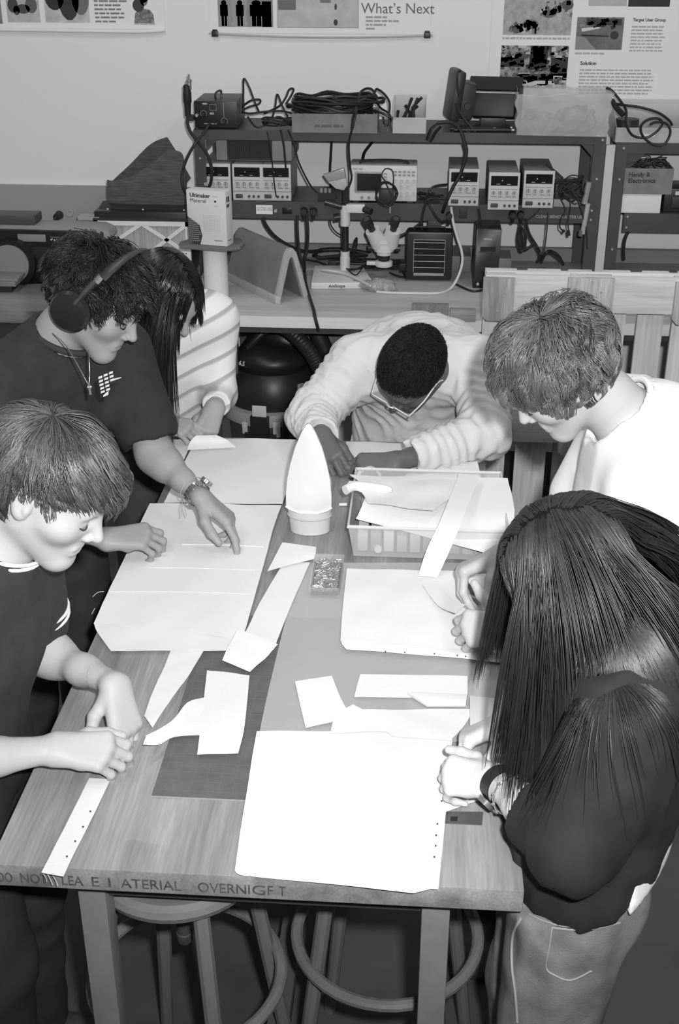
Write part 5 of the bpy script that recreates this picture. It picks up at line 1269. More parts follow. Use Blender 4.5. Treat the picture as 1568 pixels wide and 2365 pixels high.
for s_, ang in ((-1, -26), (1, 12)):
    a = R_(ang); d = V(math.sin(a) * .9, -.45, .85).normalized(); p0 = V(hx + s_ * .026, hy - .012, 1.09)
    G().tube([p0 - d * .02, p0 + d * .055], [.036, .030], 18).build('prism_housing', wh, t)
    e = G().tube([p0 + d * .055, p0 + d * .075, p0 + d * .076, p0 + d * .115], [.0135, .0145, .0165, .0185], 18).build('eyepiece', bk, t)
    G().cyl(p0 + d * .1145, p0 + d * .1158, .0125, None, 16).build('eyepiece_lens', M(.08, .08), e)
for s_ in (-1, 1): G().cyl((hx + s_ * .044, hy, 1.055), (hx + s_ * .066, hy, 1.055), .015, .014, 14).build('focus_knob', bk, t)
G().cyl((hx + .022, hy - .02, 1.20), (hx + .022, hy - .02, 1.225), .004, None, 8).build('set_screw', M(.7, .2, .7), t)

t = thing('plastic_bag', 'crumpled clear plastic bag draped over the microscope base', 'bag', (-.17, 4.75, B0))
bag = [cap((-.27, 4.78, B0 + .012), (-.13, 4.72, B0 + .012), .016, .022, .02), ell((-.17, 4.74, B0 + .020), (.055, .04, .026), None, .02)]
sculpt('bag_film', bag, .005, M(.42, .2, alpha=.75, bump=.8, bscale=25), t, disp=folds(.010, .05, 44))

t = thing('fume_extractor', 'black square fume extractor fan with a wire grille standing on the bench', 'fan', (.024, 4.89, B0))
fx, fy, fz = .024, 4.885, B0 + .103
g = G()
out = [(fx + .094 * (1 if c > 0 else -1) * min(1, abs(c) * 1.35) ** .55, fz + .098 * (1 if s > 0 else -1) * min(1, abs(s) * 1.35) ** .55) for c, s in [(math.cos(a), math.sin(a)) for a in [2 * math.pi * i / 40 for i in range(40)]]]
g.prism([(x, fy, z) for x, z in out], (0, .085, 0)); g.build('housing', M(.016, .4), t, bevel=.006)
G().bb((fx - .062, fy - .003, fz - .065), (fx + .062, fy + .001, fz + .065)).build('filter_pad', M(.012, .9, bump=.5, bscale=300), t)
for k in range(5):
    z = fz - .045 + k * .0255
    G().cyl((fx - .064, fy - .006, z), (fx + .064, fy - .006, z), .0012, None, 6).build('grille_wire', M(.75, .3, .6), t)
for s_ in (-1, 1): G().cyl((fx + s_ * .063, fy - .006, fz - .066), (fx + s_ * .063, fy - .006, fz + .066), .0013, None, 6).build('grille_wire', M(.6, .3, .6), t)
G().cyl((fx - .064, fy - .006, fz + .068), (fx + .064, fy - .006, fz + .068), .0013, None, 6).build('grille_wire', M(.75, .3, .6), t)
G().bb((fx - .062, fy - .009, fz - .079), (fx + .062, fy, fz - .068)).build('lower_lip', M(.3, .3), t, bevel=.002)
G().tube([(fx - .062, fy + .03, fz + .096), (fx - .062, fy + .03, fz + .112), (fx + .062, fy + .03, fz + .112), (fx + .062, fy + .03, fz + .096)], .0045, 8).build('handle', M(.02, .35), t)

t = thing('solder_power_unit', 'tall narrow black power unit with a slot, standing left of the pallet', 'power unit', (.25, 4.83, B0))
G().prism([(.202, 4.795, B0), (.300, 4.795, B0), (.306, 4.80, B0 + .235), (.300, 4.805, B0 + .240), (.212, 4.805, B0 + .240), (.206, 4.80, B0 + .235)], (0, .15, 0)).build('case', M(.014, .4), t, bevel=.004)
G().bb((.225, 4.792, B0 + .150), (.285, 4.797, B0 + .168)).build('slot', M(.004, .5), t); G().bb((.222, 4.790, B0 + .146), (.288, 4.797, B0 + .150)).build('slot_lip', M(.05, .4), t)
text('lettering', 'METCAL', .0085, M(.5, .6), frame((.237, 4.797, B0 + .196), (1, 0, 0), (0, .02, 1)), t, bold=.0003)
G().cyl((.222, 4.795, B0 + .018), (.222, 4.79, B0 + .018), .006, .006, 10).build('jack', M(.6, .3, .6), t)
o = G().bb((.30, 4.98, B0), (.365, 5.12, B0 + .075)).build('metal_block', M(.20, .5), None, bevel=.003); tag(o, 'plain grey metal block behind the tall black power unit', 'block')
o = G().bb((.12, 5.04, B0), (.20, 5.2, B0 + .065)).build('metal_block', M(.18, .5), None, bevel=.003); tag(o, 'grey metal block between the fan and the power unit', 'block')

t = thing('power_strip', 'black power strip with plugs on the bench behind the pallet', 'power strip', (.42, 4.83, B0))
G().bb((.36, 4.83, B0), (.52, 4.875, B0 + .03)).build('strip_body', M(.03, .5), t, bevel=.004)
for x in (.39, .42, .455): G().bb((x - .012, 4.836, B0 + .03), (x + .012, 4.868, B0 + .055)).build('plug', M(.018, .5), t, bevel=.003)
t = thing('adapter', 'black charger with a rounded body on the bench at the right', 'charger', (.80, 4.8, B0))
G().bb((.745, 4.76, B0), (.765, 4.86, B0 + .055)).bb((.765, 4.775, B0), (.80, 4.86, B0 + .04)).bb((.80, 4.76, B0), (.815, 4.86, B0 + .05)).build('charger_body', M(.02, .45), t, bevel=.006)
t = thing('adapter', 'second black charger with a printed plate right of the first', 'charger', (.87, 4.8, B0))
G().bb((.818, 4.765, B0), (.91, 4.86, B0 + .045)).build('charger_body', M(.02, .45), t, bevel=.01)
G().bb((.832, 4.778, B0 + .0455), (.88, 4.84, B0 + .0462)).build('plate', M(.07, .5), t)
t = thing('glass_jar', 'glass jar with a metal lid at the right photo edge on the bench', 'jar', (.985, 4.8, B0))
G().lathe([(0, 0), (.036, 0), (.038, .01), (.038, .05), (.03, .062), (0, .062)], (.985, 4.8, B0), seg=24).build('jar_body', M(.5, .1, alpha=.6), t)
G().lathe([(0, .0625), (.033, .0625), (.033, .078), (0, .078)], (.985, 4.8, B0), seg=24).build('lid', M(.3, .3, .6), t)
t = thing('plastic_wrap', 'small cone of clear plastic film beside the rack post on the bench', 'film', (.63, 4.84, B0))
G().lathe([(.035, 0), (.03, .02), (.02, .045), (.012, .06)], (.625, 4.845, B0), seg=12).build('film_cone', M(.4, .25, alpha=.6, bump=.7, bscale=50), t)

for pts, r_, v, l in (
        ([(-0.2164, 4.93, 1.188), (-0.2133, 4.92, 1.121), (-0.1993, 4.95, 1.024), (-0.1972, 5, 0.9748), (-0.2002, 5.085, 0.93)], .006, .02, None),):
    pass
CB = [
    ([(-0.5185, 4.935, 1.17), (-0.5164, 4.92, 1.098), (-0.512, 4.92, 1.035), (-0.4982, 4.9, 0.9866), (-0.4941, 4.962, 0.928), (-0.4721, 4.788, 0.928), (-0.4352, 4.578, 0.928), (-0.4092, 4.438, 0.928), (-0.3958, 4.36, 0.9188), (-0.3832, 4.36, 0.8685)], .0065, .02, 'left black plug cord from the rack socket down to the floor'),
    ([(-0.4795, 4.935, 1.171), (-0.4737, 4.92, 1.099), (-0.4808, 4.93, 1.024), (-0.4903, 4.93, 0.9879), (-0.4955, 4.995, 0.93)], .0065, .02, 'right black plug cord from the rack socket to the bench'),
    ([(-0.6594, 4.95, 1.156), (-0.6478, 4.95, 1.124), (-0.6155, 4.97, 1.075), (-0.5565, 5, 1.027), (-0.4981, 5.05, 0.9931), (-0.4381, 5.1, 0.9851)], .006, .02, 'black cord curving from the rack underside to the bench back'),
    ([(0.1063, 4.94, 1.212), (0.1151, 4.92, 1.161), (0.1329, 4.9, 1.105), (0.1539, 4.87, 1.051), (0.1567, 4.83, 1.009), (0.1374, 4.79, 0.9572), (0.1088, 4.754, 0.926), (0.0603, 4.696, 0.926), (-0.0424, 4.689, 0.926), (-0.1367, 4.689, 0.926), (-0.1801, 4.698, 0.926)], .0055, .62, 'pale cable from the rack socket curving round the fume fan'),
    ([(-0.2062, 4.698, 0.95), (-0.2718, 4.788, 0.955), (-0.3288, 4.855, 0.957), (-0.4026, 4.889, 0.957), (-0.4755, 4.996, 0.93)], .005, .6, 'pale cable lying over the microscope base'),
    ([(0.2156, 4.93, 1.209), (0.2229, 4.92, 1.163), (0.2203, 4.9, 1.133)], .0055, .02, 'black lead dropping behind the tall black unit'),
    ([(0.3909, 4.935, 1.179), (0.3843, 4.925, 1.138), (0.3804, 4.92, 1.087), (0.3956, 4.92, 1.043), (0.4101, 4.92, 1.061), (0.4088, 4.92, 1.105), (0.3891, 4.92, 1.139), (0.408, 4.93, 1.049), (0.4498, 4.93, 1.077)], .005, .02, 'looped black cord under the right rack sockets'),
    ([(0.4053, 4.935, 1.171), (0.4247, 4.93, 1.111), (0.4598, 4.93, 1.059), (0.4734, 4.9, 1.031), (0.4773, 5.068, 0.96)], .006, .02, 'black plug cord falling to the power strip'),
    ([(0.4936, 5.051, 0.965), (0.4876, 4.87, 1.043), (0.5072, 4.87, 1.057), (0.5385, 4.86, 1.043), (0.5917, 5.117, 0.94)], .007, .02, 'arched black cord rising from the power strip'),
    ([(0.4917, 4.92, 1.202), (0.4911, 4.9, 1.12), (0.4826, 4.87, 1.039)], .0028, .03, 'thin lead hanging to the power strip'),
    ([(0.8412, 5, 1.13), (0.8216, 5, 1.083), (0.8202, 5, 1.03), (0.8257, 5, 0.9937)], .0065, .02, 'black cord under the right rack'),
    ([(0.1309, 4.84, 0.925), (0.1982, 4.74, 0.925), (0.2508, 4.768, 0.925)], .0045, .02, 'thin black lead on the bench before the tall unit'),
    ([(0.1102, 4.95, 1.163), (0.0666, 4.93, 1.155), (0.0337, 4.92, 1.195), (0.0115, 4.935, 1.234), (0.0319, 4.935, 1.247), (0.0977, 4.92, 1.247)], .005, .02, 'black lead looping beside the thick cable'),
    ([(0.0061, 4.92, 1.242), (-0.0093, 4.92, 1.177), (-0.0077, 4.92, 1.124)], .0055, .02, 'black lead behind the fume fan'),
    ([(-0.0954, 4.95, 1.089), (-0.0604, 4.95, 1.107), (-0.0207, 4.95, 1.138), (-0.0087, 4.95, 1.149)], .006, .02, 'pair of cords from microscope to the rack'),
    ([(-0.4706, 5.15, 0.949), (-0.4381, 5.1, 0.9851), (-0.3455, 5.1, 0.9904), (-0.2347, 5.1, 0.9738), (-0.327, 5.1, 0.9647), (-0.4383, 5.1, 0.9514), (-0.4475, 5.1, 0.9625)], .009, .018, 'bundled black cords lying behind the microscope'),
    ([(-0.3018, 5.05, 0.9652), (-0.2911, 5.05, 1.03), (-0.2803, 5.05, 1.052), (-0.2837, 5.05, 1.006), (-0.2945, 5.02, 0.9677), (-0.2478, 5, 0.9647)], .004, .02, 'thin loop of black wire left of the microscope head'),
    ([(-0.3867, 4.97, 1.15), (-0.3832, 4.97, 1.124), (-0.3636, 4.97, 1.097), (-0.3375, 4.98, 1.077)], .003, .02, 'thin lead under the rack near the microscope post'),
    ([(-0.5089, 5.155, 0.928), (-0.4498, 5.124, 0.928), (-0.378, 5.038, 0.928), (-0.2783, 4.9, 0.96), (-0.2278, 4.961, 0.97)], .005, .02, 'black lead running round the microscope foot'),
    ([(-0.3147, 4.911, 0.96), (-0.2709, 4.833, 0.955), (-0.2443, 4.931, 0.965), (-0.2164, 4.905, 0.985)], .0028, .02, 'fine wire from the ring light'),
    ([(-0.0974, 5.176, 0.93), (-0.0842, 5.011, 0.928), (-0.067, 4.88, 0.928)], .004, .02, 'short black wire left of the fume fan'),
    ([(-0.1376, 4.977, 0.927), (-0.0819, 4.915, 0.927), (-0.0291, 4.971, 0.927)], .004, .02, 'black wire on the bench below the ring light'),
]
for pts, r_, v, l in CB: cable('cable', l, pts, r_, v)
for px_, pz_, l in ((-.490, 1.187, 'left black plug in the rack shelf socket'), (-.452, 1.187, 'right black plug in the rack shelf socket'), (.353, 1.187, 'black plug under the middle right power supply'), (.386, 1.187, 'black plug in the socket below the right power supply'), (.10, 1.178, 'black plug by the white socket on the rack')):
    o = G().cyl((px_, PY - .0035, pz_), (px_, PY - .035, pz_), .015, .012, 14).tube([(px_, PY - .025, pz_), (px_, PY - .03, pz_ - .012), (px_, PY - .022, pz_ - .03)], .008, 8).build('plug', M(.02, .45)); tag(o, l, 'plug')
o = thing('adapter', 'dark adapter hanging under the rack shelf above the fume fan', 'adapter', (.04, 4.97, 1.14)); G().bb((.015, 4.96, 1.118), (.07, 4.99, 1.1515)).build('adapter_body', M(.06, .5), o, bevel=.003)
t = thing('cable_clutter', 'dark clutter of adapters and cords behind the microscope', 'cables', (-.30, 5.08, B0))
G().bb((-.40, 5.04, B0), (-.33, 5.10, B0 + .035)).bb((-.28, 5.05, B0), (-.19, 5.12, B0 + .03)).bb((-.1, 5.0, B0), (-.03, 5.06, B0 + .04)).build('adapters', M(.02, .45), t, bevel=.004)
g = G(); r_ = random.Random(15)
for k in range(6):
    g.tube([(-.22 + r_.uniform(-.16, .18), 5.06 + r_.uniform(-.06, .06), B0 + .006 + r_.uniform(0, .03)) for i in range(7)], .004, 6, smooth=5)
g.build('cords', M(.02, .45), t)
t = thing('cable_clutter', 'black leads lying in the shelf between scope and power supply', 'cables', (.04, 5.02, 1.222))
g = G(); r_ = random.Random(16)
for k in range(5): g.tube([(.03 + r_.uniform(-.06, .05), 5.0 + r_.uniform(-.03, .06), 1.228 + r_.uniform(0, .02)) for i in range(6)], .0032, 6, smooth=5)
g.tube([(.0, 4.97, 1.24), (.03, 4.97, 1.285), (.09, 5.0, 1.29)], .004, 6, smooth=5)
g.build('leads', M(.02, .5), t)

# white carton on its cylinder
t = thing('cardboard_tube', 'white cylinder standing upright on the bench edge with a grey board on top', 'tube', (-.805, 4.60, B0))
G().lathe([(0, 0), (.047, 0), (.047, .198), (0, .198)], (-.806, 4.605, B0), seg=32).build('tube', M(.72, .7), t)
G().prism([(-.945, 4.62, B0 + .200), (-.93, 4.56, B0 + .200), (-.76, 4.52, B0 + .200), (-.70, 4.56, B0 + .200), (-.69, 4.62, B0 + .200), (-.72, 4.70, B0 + .200), (-.90, 4.70, B0 + .200)], (0, 0, .012)).build('board', M(.16, .7), t, bevel=.002)
t = thing('filament_carton', 'white filament carton printed Ultimaker Material on the grey board', 'carton', (-.80, 4.6, B0 + .213))
zb = B0 + .2135
cx0, cx1 = -.897, -.745; q = R_(-14)
cm = Matrix.Translation((-.82, 4.60, zb)) @ Matrix.Rotation(q, 4, 'Z')
def loc(g): g.bm.transform(cm); return g
loc(G().prism([(-.078, -.03, .205), (.082, -.03, .205), (.082, -.03, .0), (-.030, -.03, 0), (-.020, -.03, .035), (-.030, -.03, .075), (-.078, -.03, .105)], (0, .06, 0))).build('carton_body', M(.70, .7), t, bevel=.001)
loc(G().prism([(-.0785, -.029, .104), (-.031, -.029, .0745), (-.021, -.029, .035), (-.031, -.029, .001), (-.077, -.029, .012)], (0, .057, 0))).build('patterned_corner', M(.05, .6), t)
g = G()
for i in range(12):
    for j in range(6):
        x, z = -.075 + j * .0085, .012 + i * .0078
        if x < -.030 - abs(z - .04) * .25: g.tube([(x, -.0296, z), (x + .004, -.0296, z + .004), (x + .008, -.0296, z)], .0008, 4)
loc(g).build('zigzag', M(.5, .7), t)
g = G()
for i in range(11):
    for j in range(10):
        x, z = -.010 + j * .0072, .055 + i * .0058
        g.box((x, -.0302, z), (.0045, .0004, .0012), Euler((0, R_(35 if (i + j) % 2 else -35), 0)))
loc(g).build('dot_pattern', M(.38, .7), t)
for s_, z_, b_ in (('Ultimaker', .180, .0006), ('Material', .1605, 0)):
    text('lettering', s_, .0205, M(.04, .7), cm @ frame((-.064, -.0304, z_), (1, 0, 0), (0, 0, 1)), t, bold=b_)
loc(G().cyl((.040, -.0300, .168), (.040, -.0306, .168), .0042, None, 14)).build('printed_dot', M(.04, .7), t)
loc(G().bb((.028, -.0304, .186), (.052, -.0300, .187)).bb((.034, -.0304, .150), (.050, -.0300, .151)).bb((.03, -.0304, .018), (.062, -.0300, .021))).build('printed_line', M(.2, .7), t)
loc(G().bb((.0822, -.022, .165), (.0826, -.012, .185)).bb((.0822, -.009, .165), (.0826, .005, .185)).bb((.0822, -.022, .145), (.0826, .003, .157)).bb((.0822, -.02, .018), (.0826, .01, .021))).build('barcode', M(.08, .7), t)

# folded sample: an inverted V of grey board
t = thing('folded_stand', 'grey inverted V shaped bent wood trough on the bench', 'stand', (-.6, 4.7, B0))
d = V(-.257, .348, 0); ax = V(.094, .08, 0).normalized()
A0 = V(-.565, 4.525, B0); A1 = V(-.445, 4.625, B0); mid = (A0 + A1) / 2; wv = (A1 - A0) / 2; hh = .205; th = .024
prof = []
def vpt(u, z): return mid + wv * u + V(0, 0, z)
outer = [(-1, 0), (-.42, .155), (-.30, .185), (-.12, .203), (.12, .203), (.30, .185), (.42, .155), (1, 0)]
inner = [(.72, 0), (.20, .140), (.10, .165), (0, .172), (-.10, .165), (-.20, .140), (-.72, 0)]
G().prism([vpt(u, z) for u, z in outer + inner], d * .05).build('end_edge', wood(.42, .7, 'z', .1, 10, .08), t, bevel=.001)
G().prism([vpt(u * 1.0, z * 1.0) + d * .05 for u, z in outer + inner], d * .9).build('trough', M(.20, .75, var=.08, vscale=20), t)
lo = A0 + V(-.0, 0, 0)
G().prism([A0 + V(0, -.003, 0), A0 + V(.02, -.003, 0), A0 + V(.02, -.003, .03), A0 + V(0, -.003, .03)], d * 1.0).build('base_rail', wood(.40, .7, 'x', .1, 8, .06), t, bevel=.001)

# ------------------------------------------------------------------ left bench: belt sander, filter box, sanding belts
t = thing('belt_sander', 'black belt and disc sander with a grey disc at the left edge', 'sander', (-1.5, 4.75, BZ + .001))
LB = BZ + .001
G().bb((-1.80, 4.735, LB), (-1.35, 4.95, LB + .055)).build('base', M(.018, .45), t, bevel=.006)
G().bb((-1.60, 4.745, LB + .055), (-1.33, 4.93, LB + .150)).build('body', M(.02, .4), t, bevel=.012)
hsg = [(-1.80, LB + .150), (-1.30, LB + .150), (-1.268, LB + .162), (-1.255, LB + .186), (-1.268, LB + .210), (-1.30, LB + .222), (-1.80, LB + .226)]
G().prism([(x, 4.775, z) for x, z in hsg], (0, .115, 0)).build('sanding_belt', M(.30, .9, bump=.4, bscale=500), t, bevel=.004)
cov = [(-1.80, LB + .148), (-1.325, LB + .148), (-1.298, LB + .160), (-1.288, LB + .180), (-1.298, LB + .200), (-1.325, LB + .210), (-1.80, LB + .214)]
cv = G().prism([(x, 4.752, z) for x, z in cov], (0, .024, 0)).build('belt_cover', M(.016, .35), t, bevel=.003)
G().bb((-1.63, 4.749, LB + .168), (-1.515, 4.753, LB + .198)).build('belt_window', M(.24, .9), cv, bevel=.004)
text('lettering', '4" x 36"', .012, M(.7, .6), frame((-1.497, 4.7512, LB + .173), (1, 0, 0), (0, 0, 1)), cv, bold=.0004)
G().tube([(-1.497, 4.7512, LB + .188), (-1.415, 4.7512, LB + .186), (-1.412, 4.7512, LB + .178), (-1.455, 4.7512, LB + .178)], .0010, 4).build('printed_line', M(.3, .6), cv)
G().cyl((-1.355, 4.752, LB + .180), (-1.355, 4.74, LB + .180), .026, .024, 24).build('roller_cap', M(.012, .25), cv)
G().cyl((-1.385, 4.7525, LB + .180), (-1.385, 4.746, LB + .180), .018, .018, 20).build('roller_end', M(.2, .6), cv)
G().cyl((-1.655, 4.76, LB + .085), (-1.655, 4.715, LB + .085), .098, .095, 40).build('disc_guard', M(.014, .4), t)
G().cyl((-1.662, 4.7155, LB + .085), (-1.662, 4.706, LB + .085), .078, None, 40).build('sanding_disc', M(.25, .9, bump=.4, bscale=500), t)
G().bb((-1.80, 4.60, LB + .045), (-1.60, 4.705, LB + .056)).bb((-1.80, 4.60, LB + .025), (-1.61, 4.70, LB + .045)).build('disc_table', M(.22, .5), t, bevel=.002)
G().bb((-1.80, 4.605, LB + .0), (-1.63, 4.69, LB + .044)).build('table_bracket', M(.02, .5), t, bevel=.003)
G().bb((-1.80, 4.66, LB + .07), (-1.705, 4.70, LB + .105)).build('mitre_gauge', M(.015, .4), t, bevel=.006)
lb_ = G().bb((-1.49, 4.7425, LB + .075), (-1.395, 4.7445, LB + .135)).build('rating_plate', M(.05, .5), t)
text('lettering', '4" X 36" BELT/\n6" DISC SANDER', .0085, M(.65, .6), frame((-1.470, 4.7420, LB + .125), (1, 0, 0), (0, 0, 1)), lb_, bold=.0003)
para(-1.485, -1.40, LB + .100, .009, 3, lb_, M(.25, .7), .4, y=4.742, seed=71)
G().bb((-1.462, 4.7395, LB + .020), (-1.43, 4.7455, LB + .045)).build('switch', M(.6, .3), t, bevel=.002)
G().bb((-1.432, 4.7395, LB + .022), (-1.41, 4.7455, LB + .042)).build('switch_guard', M(.1, .3), t, bevel=.002)
G().bb((-1.42, 4.90, LB + .222), (-1.33, 4.96, LB + .236)).build('rear_shelf', M(.35, .5), t)
t = thing('grey_case', 'small dark case standing on top of the belt sander', 'case', (-1.72, 4.83, LB + .23))
G().bb((-1.80, 4.79, LB + .227), (-1.565, 4.89, LB + .262)).build('case_body', M(.07, .5), t, bevel=.004)

t = thing('air_filter_box', 'black box fan with a white latticed air filter in its front', 'air filter', (-1.155, 5.0, LB))
fx0, fx1, fy, ft = -1.352, -.955, 4.885, LB + .225
G().prism([(fx0, fy + .02, LB), (fx1, fy + .02, LB), (fx1, fy + .02, ft + .035), (fx0, fy + .02, ft + .035)], (0, .16, 0)).build('fan_case', M(.02, .35), t, bevel=.006)
G().prism([(fx0 - .005, fy + .004, ft), (fx1 + .005, fy + .004, ft), (fx1 - .01, fy + .10, ft + .055), (fx0 + .02, fy + .10, ft + .055)], (0, .004, .004)).build('top_plate', M(.03, .3), t, bevel=.001)
for x in (fx0 + .05, -1.155, fx1 - .03): G().ball((x, fy + .055, ft + .035), .005, 8).build('screw', M(.7, .3, .7), t)
G().bb((fx0, fy + .006, LB), (fx1, fy + .018, ft)).build('pleated_media', M(.38, .9, var=.25, vscale=60, stretch=(3, 1, .1)), t)
g = G().bb((fx0, fy, LB), (fx1, fy + .008, LB + .018)).bb((fx0, fy, ft - .018), (fx1, fy + .008, ft)).bb((fx0, fy, LB), (fx0 + .018, fy + .008, ft)).bb((fx1 - .018, fy, LB), (fx1, fy + .008, ft))
g.build('card_frame', M(.72, .7), t)
cw = (fx1 - fx0); ch = ft - LB
def lat(x0, z0, x1, z1):
    dx, dz = x1 - x0, z1 - z0; L = math.hypot(dx, dz); nx, nz = -dz / L * .0075, dx / L * .0075
    return G().prism([(x0 + nx, fy + .001, z0 + nz), (x1 + nx, fy + .001, z1 + nz), (x1 - nx, fy + .001, z1 - nz), (x0 - nx, fy + .001, z0 - nz)], (0, .004, 0)).build('lattice_strip', M(.72, .7), t)
mxx = (fx0 + fx1) / 2
for (a, b, c, dd) in ((mxx, ft - .01, fx0 + .01, LB + ch * .42), (mxx, ft - .01, fx1 - .01, LB + ch * .42), (mxx - cw * .23, LB + .01, fx1 - .01, ft - .01), (mxx + cw * .23, LB + .01, fx0 + .01, ft - .01), (fx0 + .01, LB + ch * .42, mxx - cw * .1, LB + .01), (fx1 - .01, LB + ch * .42, mxx + cw * .1, LB + .01)): lat(a, b, c, dd)
G().tube([(-0.9535, 4.868, 0.923), (-0.9191, 4.87, 0.9286), (-0.9103, 4.87, 0.9598), (-0.9167, 4.9, 1.006), (-0.9258, 4.92, 1.037)], .005, 8, smooth=5).build('cord', M(.02, .4), t)
cable('cable', 'black cord lying along the top of the filter box', [(-1.335, 4.9, 1.146), (-1.342, 4.95, 1.163), (-1.324, 5, 1.18), (-1.269, 5, 1.178), (-1.206, 5, 1.171), (-1.132, 5, 1.18), (-1.051, 5, 1.169), (-0.9842, 5, 1.161)], .005, .02)

bm_ = M(.085, .85, var=.35, vscale=60, stretch=(.3, 1, 3))
t = thing('sanding_belt', 'dark sanding belt loop standing open on the filter box', 'sanding belt', (-1.2, 5.05, ft + .05))
def belt(path, wv_, name, par):
    g = G(); pts = spline(path, 8, True); n = len(pts)
    a = [g.bm.verts.new(p) for p in pts]; b = [g.bm.verts.new(p + V(*wv_)) for p in pts]
    for i in range(n): g.bm.faces.new((a[i], a[(i + 1) % n], b[(i + 1) % n], b[i]))
    bmesh.ops.solidify(g.bm, geom=g.bm.faces[:], thickness=.0025)
    return g.build(name, bm_, par)
yb = 5.0
belt([(-1.297, 5, 1.273), (-1.21, 5, 1.351), (-1.123, 5, 1.43), (-1.059, 5, 1.459), (-1.046, 5, 1.453), (-1.066, 5, 1.405), (-1.149, 5, 1.326), (-1.253, 5, 1.267)], tuple(V(*(-1.003, 5.03, 1.362)) - V(*(-1.052, 5, 1.459))), 'belt_loop', t)
t2 = thing('sanding_belt', 'second dark sanding belt lying curved below the open loop', 'sanding belt', (-1.2, 5.0, ft + .05))
g = G()
top = spline([(-1.308, 4.99, 1.291), (-1.28, 4.985, 1.289), (-1.209, 4.98, 1.306), (-1.115, 4.98, 1.359), (-1.05, 4.98, 1.408), (-0.9913, 4.98, 1.406), (-0.9778, 4.985, 1.348), (-0.9751, 4.99, 1.287)], 6)
bot = spline([(-1.311, 4.985, 1.18), (-1.282, 4.98, 1.18), (-1.208, 4.975, 1.181), (-1.127, 4.975, 1.178), (-1.064, 4.975, 1.176), (-1.01, 4.975, 1.173), (-0.9873, 4.98, 1.169), (-0.9812, 4.985, 1.164)], 6)
a = [g.bm.verts.new(p) for p in top]; b = [g.bm.verts.new(p) for p in bot]; m_ = [g.bm.verts.new((p + q) / 2 + V(0, -.012, 0)) for p, q in zip(top, bot)]
for u, w_ in ((a, m_), (m_, b)):
    for i in range(len(u) - 1): g.bm.faces.new((u[i], u[i + 1], w_[i + 1], w_[i]))
bmesh.ops.solidify(g.bm, geom=g.bm.faces[:], thickness=.0025)
g.build('belt_loop', bm_, t2)
G().prism([(-1.001, 5.02, 1.364), (-0.964, 5.02, 1.295), (-0.985, 5.02, 1.273), (-0.9975, 5.02, 1.245), (-1.015, 5.02, 1.315)], (0, .003, 0)).build('belt_end', bm_, t2)

# ------------------------------------------------------------------ shop vacuum under the bench
t = thing('shop_vacuum', 'black shop vacuum with a pale rim and ribbed hose under the bench', 'vacuum', (-.585, 4.62, 0))
vx, vy = -.597, 4.64
G().lathe([(0, .02), (.165, .02), (.175, .06), (.195, .44), (0, .44)], (vx, vy, 0), seg=40).build('tank', M(.055, .5, var=.25, vscale=12), t)
G().lathe([(.19, .435), (.21, .44), (.213, .465), (.208, .49), (.185, .495), (0, .495)], (vx, vy, 0), seg=40).build('rim', M(.30, .5), t)
G().lathe([(0, .495), (.185, .495), (.187, .53), (.175, .60), (.15, .635), (0, .65)], (vx, vy, 0), seg=40).build('lid', M(.018, .4), t)
sculpt('motor_head', [ell((vx, vy, .66), (.145, .13, .07), None, .03), ell((vx - .05, vy - .02, .68), (.09, .09, .06), None, .03), cap((vx - .06, vy + .02, .72), (vx + .07, vy + .03, .74), .045, .05, .03)], .007, M(.016, .4), t)
G().tube([(vx - .145, vy - .09, .60), (vx - .12, vy - .125, .575), (vx - .07, vy - .155, .565), (vx - .01, vy - .148, .60), (vx + .06, vy - .14, .605), (vx + .12, vy - .10, .62)], .0022, 6, smooth=5).build('trim_line', M(.3, .5), t)
G().tube([(vx - .09, vy - .06, .72), (vx - .03, vy - .05, .78), (vx + .03, vy + .02, .80), (vx + .05, vy + .08, .76)], .016, 12, smooth=6).build('carry_handle', M(.02, .45), t)
G().prism([(vx - .15, vy - .075, .655), (vx - .09, vy - .11, .655), (vx - .07, vy - .09, .695), (vx - .12, vy - .05, .695)], (0, .004, .004)).build('switch_plate', M(.03, .3), t)
text('lettering', '6.5', .024, M(.6, .6), frame((vx - .123, vy - .1035, .665), (.6, -.35, 0), (.2, .2, .6)), t, bold=.0008)
a_ = R_(-100)
def around(ang, r, z): return (vx + r * math.cos(R_(ang)), vy + r * math.sin(R_(ang)), z)
def plate(ang, r, z0, z1, wd, th, name, m):
    g = G().box((0, 0, 0), (wd, th, z1 - z0)); g.bm.transform(Matrix.Translation(around(ang, r, (z0 + z1) / 2)) @ Matrix.Rotation(R_(ang + 90), 4, 'Z')); return g.build(name, m, t, bevel=.002)
plate(-98, .216, .475, .535, .058, .006, 'label', M(.55, .6)); plate(-98, .214, .40, .49, .075, .02, 'latch', M(.016, .4)); plate(-98, .2075, .355, .415, .13, .012, 'latch_base', M(.016, .4))
plate(-116, .213, .405, .455, .024, .006, 'tape', M(.5, .6)); plate(-80, .213, .40, .465, .030, .006, 'tape', M(.5, .6))
plate(-45, .178, .53, .60, .03, .004, 'warning_label', M(.28, .6))
G().tube([around(-72, .235, .03), around(-72, .235, .40), around(-70, .235, .49), around(-62, .225, .515), around(-40, .215, .51)], .013, 10, smooth=5).build('tube_frame', M(.012, .4), t)
hz = M(.02, .45)
hpts = spline([(-0.8454, 4.56, 0.7749), (-0.7687, 4.55, 0.8332), (-0.6777, 4.52, 0.8657), (-0.5904, 4.5, 0.8653), (-0.5025, 4.46, 0.8332), (-0.4324, 4.42, 0.7787), (-0.3894, 4.4, 0.7168), (-0.3548, 4.38, 0.6456), (-0.3145, 4.4, 0.5493)], 14)
